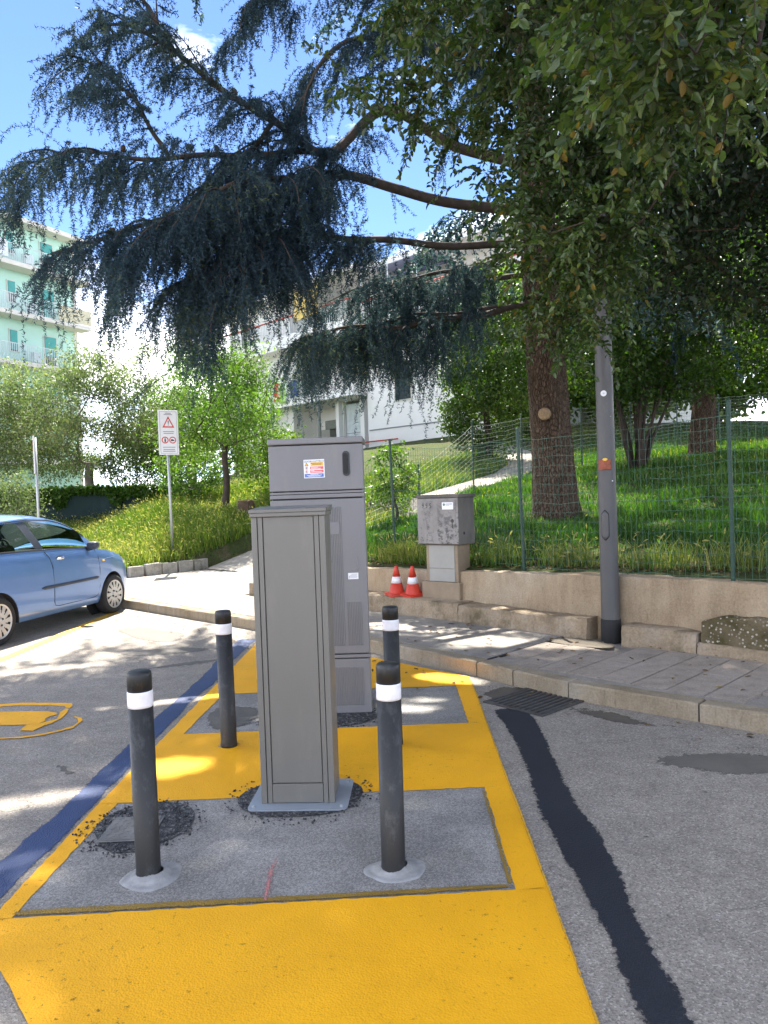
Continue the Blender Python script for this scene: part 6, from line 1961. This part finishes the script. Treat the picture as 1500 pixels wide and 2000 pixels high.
    for i in order:
        o = bpy.data.objects.new('leaf', protos[rng.integers(0, 6)]); COL.objects.link(o); o.parent = rt
        o.location = tuple(C_[i] - base)
        o.rotation_mode = 'QUATERNION'
        o.rotation_quaternion = Vector(AX[i]).to_track_quat('Y', 'Z')
        s_ = sz[i] / .056; o.scale = (s_, s_, s_)
    print('near leaves', nl)
near_tree()

# ------------------------------------------------------------------ other trees and shrubs
broadleaf('shade_crown_tree', 'dense tree crown with shade painted into its dark leaves, filling the right edge behind the overhanging leaves', (6.2, 7.6, gz1(6.2, 7.6)), (5.9, 7.6, 3.4),
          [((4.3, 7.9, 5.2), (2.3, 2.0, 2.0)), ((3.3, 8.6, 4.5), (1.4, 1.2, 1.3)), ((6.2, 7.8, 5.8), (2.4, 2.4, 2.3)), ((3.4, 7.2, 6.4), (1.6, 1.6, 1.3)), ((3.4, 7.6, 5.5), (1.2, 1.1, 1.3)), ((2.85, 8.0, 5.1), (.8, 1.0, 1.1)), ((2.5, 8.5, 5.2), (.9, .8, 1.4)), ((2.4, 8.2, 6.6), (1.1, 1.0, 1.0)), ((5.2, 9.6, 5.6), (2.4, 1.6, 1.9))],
          580, 80000, .082, 'shade_dark_leaf', 'bark', .22, 41, .5, .20, None, flare=.2, geo='diamond')  # separate tree added for the dark crown, shade put into its leaf colour
gT = 'trees and shrubs beyond the fences'
def B(x, y): return (x, y, gz1(x, y))
broadleaf('broadleaf_tree', 'dark stout trunk with a broad low crown on the upper lawn at right', B(7.2, 18), (7.3, 18, 5.2), [((7.4, 18, 7.2), (4.6, 3.6, 3.0)), ((6.0, 17.2, 5.6), (2.4, 2.0, 1.5)), ((9.5, 17, 5.4), (2.4, 2, 1.6))], 300, 52000, .11, 'dark_leaf', 'bark', .30, 31, .62, .30, gT, flare=.35)
broadleaf('multi_stem_shrub', 'many-stemmed shrub fanning out above fallen leaves between pole and right trunk', B(5.05, 16), (5.1, 16, 3.0), [((5.2, 16, 4.6), (1.9, 1.5, 1.2))], 110, 16000, .10, 'dark_leaf', 'twig_bark', .05, 32, .6, .22, gT)
def shrub_stems():
    x, y = 5.05, 16; z = gz1(x, y)
    rt = [o for o in COL.objects if o.name.startswith('multi_stem_shrub')][0]
    rng = random.Random(4)
    for i in range(11):
        a = rng.uniform(0, 2 * pi); s = rng.uniform(.25, .75)
        MB().tube([(.12 * cos(a), .12 * sin(a), -.1), (.22 * cos(a) + .2 * s * cos(a), .1 * sin(a), .6), (s * 1.1 * cos(a), s * .8 * sin(a), 1.4), (s * 1.5 * cos(a), s * sin(a), 2.2)], [.045, .035, .028, .02], 7).build('stem', 'twig_bark', rt, True)
shrub_stems()
# sunlit background rows
bg = [(4.5, 27.5, 9.0, 2.4, 'leafy green tree closing the view right behind the clipped conifer'), (8.5, 29, 11.0, 3.0, 'backlit tree standing behind the far fence right of the cedar'),
      (12.5, 29.5, 12.0, 3.2, 'backlit tree behind the far fence left of the dark trunk'), (17, 29.5, 12, 3.4, 'backlit tree behind the far fence at the right edge'), (21.5, 28, 11, 3.2, 'outermost backlit tree behind the far fence')]
for i, (x, y, zt, r_, lab) in enumerate(bg):
    z0 = gz1(x, y)
    broadleaf('background_tree', lab, B(x, y), (x, y, z0 + 1.8), [((x, y, (z0 + zt) / 2 + .5), (r_, r_ * .8, (zt - z0) / 2 + .3))], 190, 24000, .25, 'bush_leaf', 'twig_bark', .14, 50 + i, .6, .35, gT)
broadleaf('clipped_conifer', 'dense yellow-green conifer in front of the white house, left of the cedar trunk', B(2.5, 21.5), (2.5, 21.5, 4.0), [((2.5, 21.5, 5.0), (1.35, 1.2, 2.7))], 200, 22000, .10, 'thuja_leaf', 'twig_bark', .12, 61, .55, .17, gT, shell=.6)
broadleaf('laurel_bush', 'sunlit yellow-green bush growing beside the fence right of the cabinet', B(-.15, 13.3), (-.15, 13.3, 1.6), [((-.15, 13.3, 1.85), (.42, .36, .62))], 40, 1800, .085, 'bush_leaf', 'twig_bark', .03, 62, .4, .10, gT, 'bush')
gL = 'trees on the left bank'
broadleaf('olive_tree', 'silvery olive tree with a wide crown behind the screen fence', B(-9.9, 23), (-9.7, 23, 2.9), [((-10.2, 23, 4.3), (3.3, 2.4, 2.0)), ((-8.6, 22.6, 5.6), (1.4, 1.3, 1.3)), ((-12.6, 23, 4.0), (2.4, 2.2, 1.8)), ((-7.3, 22.6, 3.2), (1.2, 1.2, 1.0)), ((-7.7, 22.8, 4.4), (1.5, 1.2, 1.4))], 340, 66000, .09, 'olive_leaf', 'pale_bark', .17, 71, .46, .22, gL)
broadleaf('feathery_tree', 'light green feathery tree between the olive and the slender acacia', B(-7.4, 26), (-7.3, 26, 3.8), [((-7.1, 26, 5.1), (2.1, 1.5, 2.0)), ((-6.1, 25.6, 3.6), (1.6, 1.2, 1.4)), ((-8.4, 25.6, 3.6), (1.5, 1.2, 1.4))], 150, 24000, .12, 'acacia_leaf', 'pale_bark', .12, 72, .36, .28, gL)
broadleaf('slender_acacia', 'slender acacia with thin brown trunk and airy bright leaves on the grass bank', B(-4.6, 19), (-4.5, 19, 3.0), [((-4.5, 19, 4.2), (1.55, 1.3, 1.25)), ((-4.0, 18.8, 4.9), (.7, .8, .7)), ((-5.5, 19, 3.3), (.8, .8, .6)), ((-3.6, 18.8, 3.2), (.7, .8, .6)), ((-5.0, 19, 5.4), (.8, .8, .6))], 110, 11000, .105, 'acacia_leaf', 'twig_bark', .095, 73, .38, .20, gL)
broadleaf('leafy_shrub', 'bright leafy shrub right of the acacia trunk in the long grass', B(-3.2, 19.3), (-3.2, 19.3, 1.9), [((-3.2, 19.4, 2.4), (1.0, .8, .9))], 60, 5000, .10, 'bush_leaf', 'twig_bark', .05, 74, .45, .16, gL, 'bush')
broadleaf('leafy_shrub', 'green shrub filling the gap between the warning sign and the acacia trunk', B(-5.9, 20.6), (-5.9, 20.6, 2.0), [((-5.9, 20.6, 2.4), (1.0, .8, .9))], 60, 5000, .10, 'acacia_leaf', 'twig_bark', .05, 75, .45, .18, gL, 'bush')
broadleaf('leafy_shrub', 'rounded shrub behind the screen fence between the olive and the feathery tree', B(-8.3, 23.6), (-8.3, 23.6, 2.2), [((-8.2, 23.6, 2.8), (1.3, .9, 1.3))], 70, 7000, .10, 'acacia_leaf', 'twig_bark', .06, 79, .45, .2, gL, 'bush')
broadleaf('grey_shrub', 'grey-green shrub at the left edge behind the car roof', B(-9.9, 18.4), (-9.9, 18.4, 1.4), [((-9.9, 18.4, 1.75), (.9, .6, .8))], 50, 4500, .07, 'olive_leaf', 'twig_bark', .04, 76, .45, .14, gL, 'bush')
broadleaf('distant_tree', 'pale distant tree seen through the gap right of the green block', B(-12, 42), (-12, 42, 4.5), [((-12, 42, 6.0), (3.5, 3, 2.6))], 80, 6000, .22, 'olive_leaf', 'pale_bark', .2, 77, .4, .5, gL)
broadleaf('distant_tree', 'green distant tree in front of the left corner of the white house', B(-7.2, 33), (-7.2, 33, 4.0), [((-7.2, 33, 5.0), (2.2, 2, 2.0))], 80, 6000, .18, 'acacia_leaf', 'pale_bark', .2, 78, .4, .4, gL)

# ivy over the screen fence
def ivy():
    rng = np.random.default_rng(8)
    pts = np.array([(-17, 19.2), (-13.6, 19.6), (-10.4, 20.0), (-8.2, 20.6), (-6.2, 21.4)])
    d = np.r_[0, np.cumsum(np.linalg.norm(np.diff(pts, axis=0), axis=1))]
    n = 9000
    t = rng.uniform(0, d[-1], n)
    x = np.interp(t, d, pts[:, 0]); y = np.interp(t, d, pts[:, 1])
    hang = np.clip(.16 + .28 * np.sin(t * 1.9 + 1.2) + .24 * np.sin(t * 4.3) + .12 * np.sin(t * 9.1), .05, .8)
    z = 2.12 - rng.uniform(0, 1, n) ** 1.3 * (hang + .12) + rng.normal(0, .03, n)
    C_ = np.c_[x, y - .05 - rng.uniform(0, .14, n), z]
    V, F = leaves_geo(C_, rng.uniform(.06, .11, n), rng, .1, unit(rng.normal(size=(n, 3)) + np.array([0, -.6, -.9])), .2, .85)
    o = bulk('ivy', V, F, 'ivy_leaf', None, np.repeat(clump_rnd(C_, rng), 2))
    tag(o, 'ivy cascading over the dark green screen fence', 'ivy', kind='stuff')
ivy()

# ------------------------------------------------------------------ grass
def blades(X, Y, h, w, rng, mat, name, label, bend=.35, heads=0.0, lean=None):
    n = len(X)
    Z = ground_z(X, Y)
    b = np.c_[X, Y, Z - .01]
    a = rng.uniform(0, 2 * pi, n)
    dirv = np.c_[np.cos(a), np.sin(a), np.zeros(n)]
    if lean is not None: dirv = unit(dirv + np.array(lean))
    sa = rng.uniform(0, 2 * pi, n); sd = np.c_[np.cos(sa), np.sin(sa), np.zeros(n)]
    bd = (rng.uniform(.1, 1, n) * bend)[:, None]
    h = h[:, None]; w = w[:, None]
    mid = b + np.array([0, 0, 1.0]) * h * .55 + dirv * h * bd * .35
    tip = b + np.array([0, 0, 1.0]) * h * (1 - bd * .4) + dirv * h * bd * 1.1
    V = np.stack([b - sd * w, b + sd * w, mid + sd * w * .8, mid - sd * w * .8, tip], 1).reshape(-1, 3)
    i = np.arange(n)[:, None] * 5
    F = np.concatenate([i + np.array([[0, 1, 2]]), i + np.array([[0, 2, 3]]), i + np.array([[3, 2, 4]])], 1).reshape(-1, 3)
    r = clump_rnd(b, rng, .25, .2, 1.1)
    rr = np.repeat(r, 3)
    if heads:
        k = rng.uniform(size=n) < heads
        t_ = tip[k]; m = len(t_)
        dv = unit(tip[k] - mid[k] + np.array([0, 0, -.02])); s2 = unit(np.cross(dv, rng.normal(size=(m, 3))))
        HV = np.stack([t_ - dv * .01, t_ + dv * .035 + s2 * .010, t_ + dv * .085 - np.array([0, 0, .015]), t_ + dv * .035 - s2 * .010], 1).reshape(-1, 3)
        j = len(V) + np.arange(m)[:, None] * 4
        F = np.concatenate([F, np.concatenate([j + np.array([[0, 1, 2]]), j + np.array([[0, 2, 3]])], 1).reshape(-1, 3)])
        V = np.concatenate([V, HV]); rr = np.r_[rr, np.repeat(rng.uniform(.8, 1, m), 2)]
    o = bulk(name, V, F, mat, None, rr)
    tag(o, label, 'grass', kind='stuff')

def on_path(X, Y):
    d = np.full(len(X), 1e9)
    for (x0, y0), (x1, y1) in zip(FP[:-1], FP[1:]):
        vx, vy = x1 - x0, y1 - y0; t = np.clip(((X - x0) * vx + (Y - y0) * vy) / (vx * vx + vy * vy), 0, 1)
        d = np.minimum(d, np.hypot(X - x0 - t * vx, Y - y0 - t * vy))
    return d < .64

def grass():
    rng = np.random.default_rng(12)
    # lawn behind the wall
    N = 900000
    S = rng.uniform(-9, 6, N); Nn = 1.95 + rng.uniform(0, 1, N) ** 1.6 * 24
    X = KO[0] + KU[0] * S + KN[0] * Nn; Y = KO[1] + KU[1] * S + KN[1] * Nn
    more = rng.uniform(size=N) < .45
    X = np.where(more, rng.uniform(-1, 15, N), X); Y = np.where(more, rng.uniform(6, 27, N), Y)
    s, n = to_sn(X, Y)
    d = np.hypot(X, Y)
    ok = (n > 1.93) & (Y > 3.5) & (X / Y < .62) & (X / Y > -.12) & ~on_path(X, Y) & (s > -9.5)
    ok &= (s > -5.5) | (n > 6)
    patch = np.sin(X * 1.1 + 1) * np.cos(Y * .9) + .5 * np.sin(X * 2.7 + Y * 1.9)
    dens = np.interp(d, [6, 10, 16, 26], [1.0, .75, .5, .32]) * np.clip(.75 + .35 * patch, .15, 1)
    dens *= np.where(s > -1.2, np.interp(n, [1.9, 2.7, 3.4], [.05, .14, 1.0]), np.interp(n, [1.9, 2.5, 3.3], [.30, .38, 1.0]))
    dens *= np.clip((np.hypot(X - 2.46, Y - 12) - .35) / .5, 0.05, 1)
    ok &= rng.uniform(size=N) < dens
    X, Y, d = X[ok], Y[ok], d[ok]
    k = min(len(X), 92000)
    sel = rng.permutation(len(X))[:k]; X, Y, d = X[sel], Y[sel], d[sel]
    s, n = to_sn(X, Y)
    tuft = np.clip(.6 + .5 * np.sin(X * 3.1) * np.sin(Y * 2.7), .35, 1.2)
    h = rng.uniform(.08, .24, k) * tuft * np.interp(n, [1.9, 3], [.9, 1.0])
    h = np.where(rng.uniform(size=k) < .05, h * 1.7, h)
    blades(X, Y, h, .0026 + .00040 * d, rng, 'lawn', 'lawn_grass', 'shaded green grass on the slope behind the wall', .5, .01)
    print('lawn', k)
    # sun-bleached meadow on the left bank
    N = 260000
    X = rng.uniform(-12, -1.5, N); Y = rng.uniform(13.5, 24, N)
    s, n = to_sn(X, Y)
    ok = (s < -10.2) & (n > 1.62) & ~on_path(X, Y)
    ok &= X / Y > -.62
    px_ = (X + 4.2) ; ok &= rng.uniform(size=N) < np.interp(Y, [13, 24], [1.0, .6])
    X, Y = X[ok], Y[ok]; k = min(len(X), 54000); X, Y = X[:k], Y[:k]
    s, n = to_sn(X, Y)
    h = rng.uniform(.22, .62, k) * np.clip(.7 + .4 * np.sin(X * 1.7) * np.cos(Y * 1.3), .4, 1.1) * np.interp(n, [1.5, 2.2], [.75, 1])
    blades(X, Y, h, rng.uniform(.005, .011, k), rng, 'meadow', 'meadow_grass', 'tall sunlit yellow-green meadow grass on the left bank', .75, .16, (-.5, -.3, 0))
    print('meadow', k)
    # grass verge beyond the footpath, sunlit
    N = 90000
    X = rng.uniform(-3, 9, N); Y = rng.uniform(15, 30, N)
    f = np.interp(X, FP[:, 0], FP[:, 1])
    ok = (Y > f + .3) & (Y < f + 6) & ~on_path(X, Y)
    X, Y = X[ok][:26000], Y[ok][:26000]; k = len(X)
    blades(X, Y, rng.uniform(.15, .45, k), rng.uniform(.006, .012, k), rng, 'meadow', 'verge_grass', 'bright grass verge above the footpath behind the far fence', .6, .05)
    # tufts along the wall top and wall end
    n = 5200
    S = rng.uniform(-5.4, 5.5, n); c = rng.uniform(-5.4, 5.5, 46)
    S = np.where(rng.uniform(size=n) < .8, c[rng.integers(0, 46, n)] + rng.normal(0, .09, n), S)
    Nq = 2.0 + np.abs(rng.normal(0, .16, n))
    P = KO[None] + KU[None] * S[:, None] + KN[None] * Nq[:, None]
    blades(P[:, 0], P[:, 1], rng.uniform(.10, .40, n), np.full(n, .0042), rng, 'meadow', 'wall_top_weeds', 'ragged weeds growing along the top of the concrete wall', .7, .08)
grass()

# fallen leaves: along the wall top, under the shrub, a few on the paving
def litter():
    rng = np.random.default_rng(33)
    n = 2600
    S = rng.uniform(-5, 6, n); Nq = 1.92 + np.abs(rng.normal(0, .28, n))
    P = KO[None] + KU[None] * S[:, None] + KN[None] * Nq[:, None]
    C1 = np.c_[P, ground_z(P[:, 0], P[:, 1]) + .012]
    X = 5.3 + rng.normal(0, 1.6, 2200); Y = 16.6 + rng.normal(0, .9, 2200)
    C2 = np.c_[X, Y, ground_z(X, Y) + .02]
    X = rng.uniform(6, 13, 1500); Y = 19.5 + (X - 6) * .75 + rng.normal(0, .8, 1500)
    C3 = np.c_[X, Y, ground_z(X, Y) + .03]
    m = 150
    S = rng.uniform(-4.5, 4, m); Nq = rng.uniform(.2, 1.4, m)
    P = KO[None] + KU[None] * S[:, None] + KN[None] * Nq[:, None]
    C4 = np.c_[P, np.full(m, .139)]
    m = 110
    S = rng.uniform(-6, 4, m); Nq = -rng.uniform(.0, 1.0, m) ** 2 * .5 - .14
    P = KO[None] + KU[None] * S[:, None] + KN[None] * Nq[:, None]
    C5 = np.c_[P, np.full(m, .012)]
    C_ = np.concatenate([C1, C2, C3, C4, C5])
    ax = rng.normal(size=C_.shape); ax[:, 2] *= .12
    V, F = leaves_geo(C_, rng.uniform(.025, .06, len(C_)), rng, 1.5, unit(ax), .3, .5)
    V[:, 2] = np.maximum(V[:, 2], np.repeat(C_[:, 2] - .004, 6))
    o = bulk('fallen_leaves', V, F, 'dry_leaf', None, np.repeat(np.clip(rng.beta(1.6, 2.2, len(C_)), 0, 1), 2))
    tag(o, 'brown fallen leaves scattered over the wall top, paving and gutter', 'leaf litter', kind='stuff')
litter()

# loose stones on the black gravel patches
def gravel():
    rng = np.random.default_rng(91)
    C_ = []
    for cx, cy, rx, ry, n in ((-1.34, 3.60, .27, .28, 420), (-.585, 3.91, .36, .29, 380), (-.62, 5.33, .44, .26, 260)):
        a = rng.uniform(0, 2 * pi, n); r = rng.uniform(.55, 1.12, n) + np.abs(rng.normal(0, .05, n))
        C_.append(np.c_[cx + rx * r * np.cos(a), cy + ry * r * np.sin(a), np.full(n, .0095)])
    C_ = np.concatenate(C_)
    inl = (np.abs(C_[:, 0] + 1.375) < .135) & (np.abs(C_[:, 1] - 3.565) < .145)
    inl |= (np.abs(C_[:, 0] + .585) < .27) & (np.abs(C_[:, 1] - 3.935) < .215)
    inl |= (np.abs(C_[:, 0] + .62) < .35) & (np.abs(C_[:, 1] - 5.59) < .18)
    C_ = C_[~inl]; n = len(C_)
    s = rng.uniform(.0035, .009, (n, 1))
    oct_ = np.array([(1, 0, 0), (-1, 0, 0), (0, 1, 0), (0, -1, 0), (0, 0, .8), (0, 0, -.5)], float)
    V = C_[:, None] + (oct_[None] + rng.normal(0, .18, (n, 6, 3))) * s[:, None]
    f = np.array([(0, 2, 4), (2, 1, 4), (1, 3, 4), (3, 0, 4), (2, 0, 5), (1, 2, 5), (3, 1, 5), (0, 3, 5)])
    F = (np.arange(n)[:, None, None] * 6 + f[None]).reshape(-1, 3)
    o = bulk('loose_gravel', V.reshape(-1, 3), F, 'gravel')
    tag(o, 'loose black gravel around the cover, column plate and cabinet foot', 'gravel', kind='stuff')
gravel()
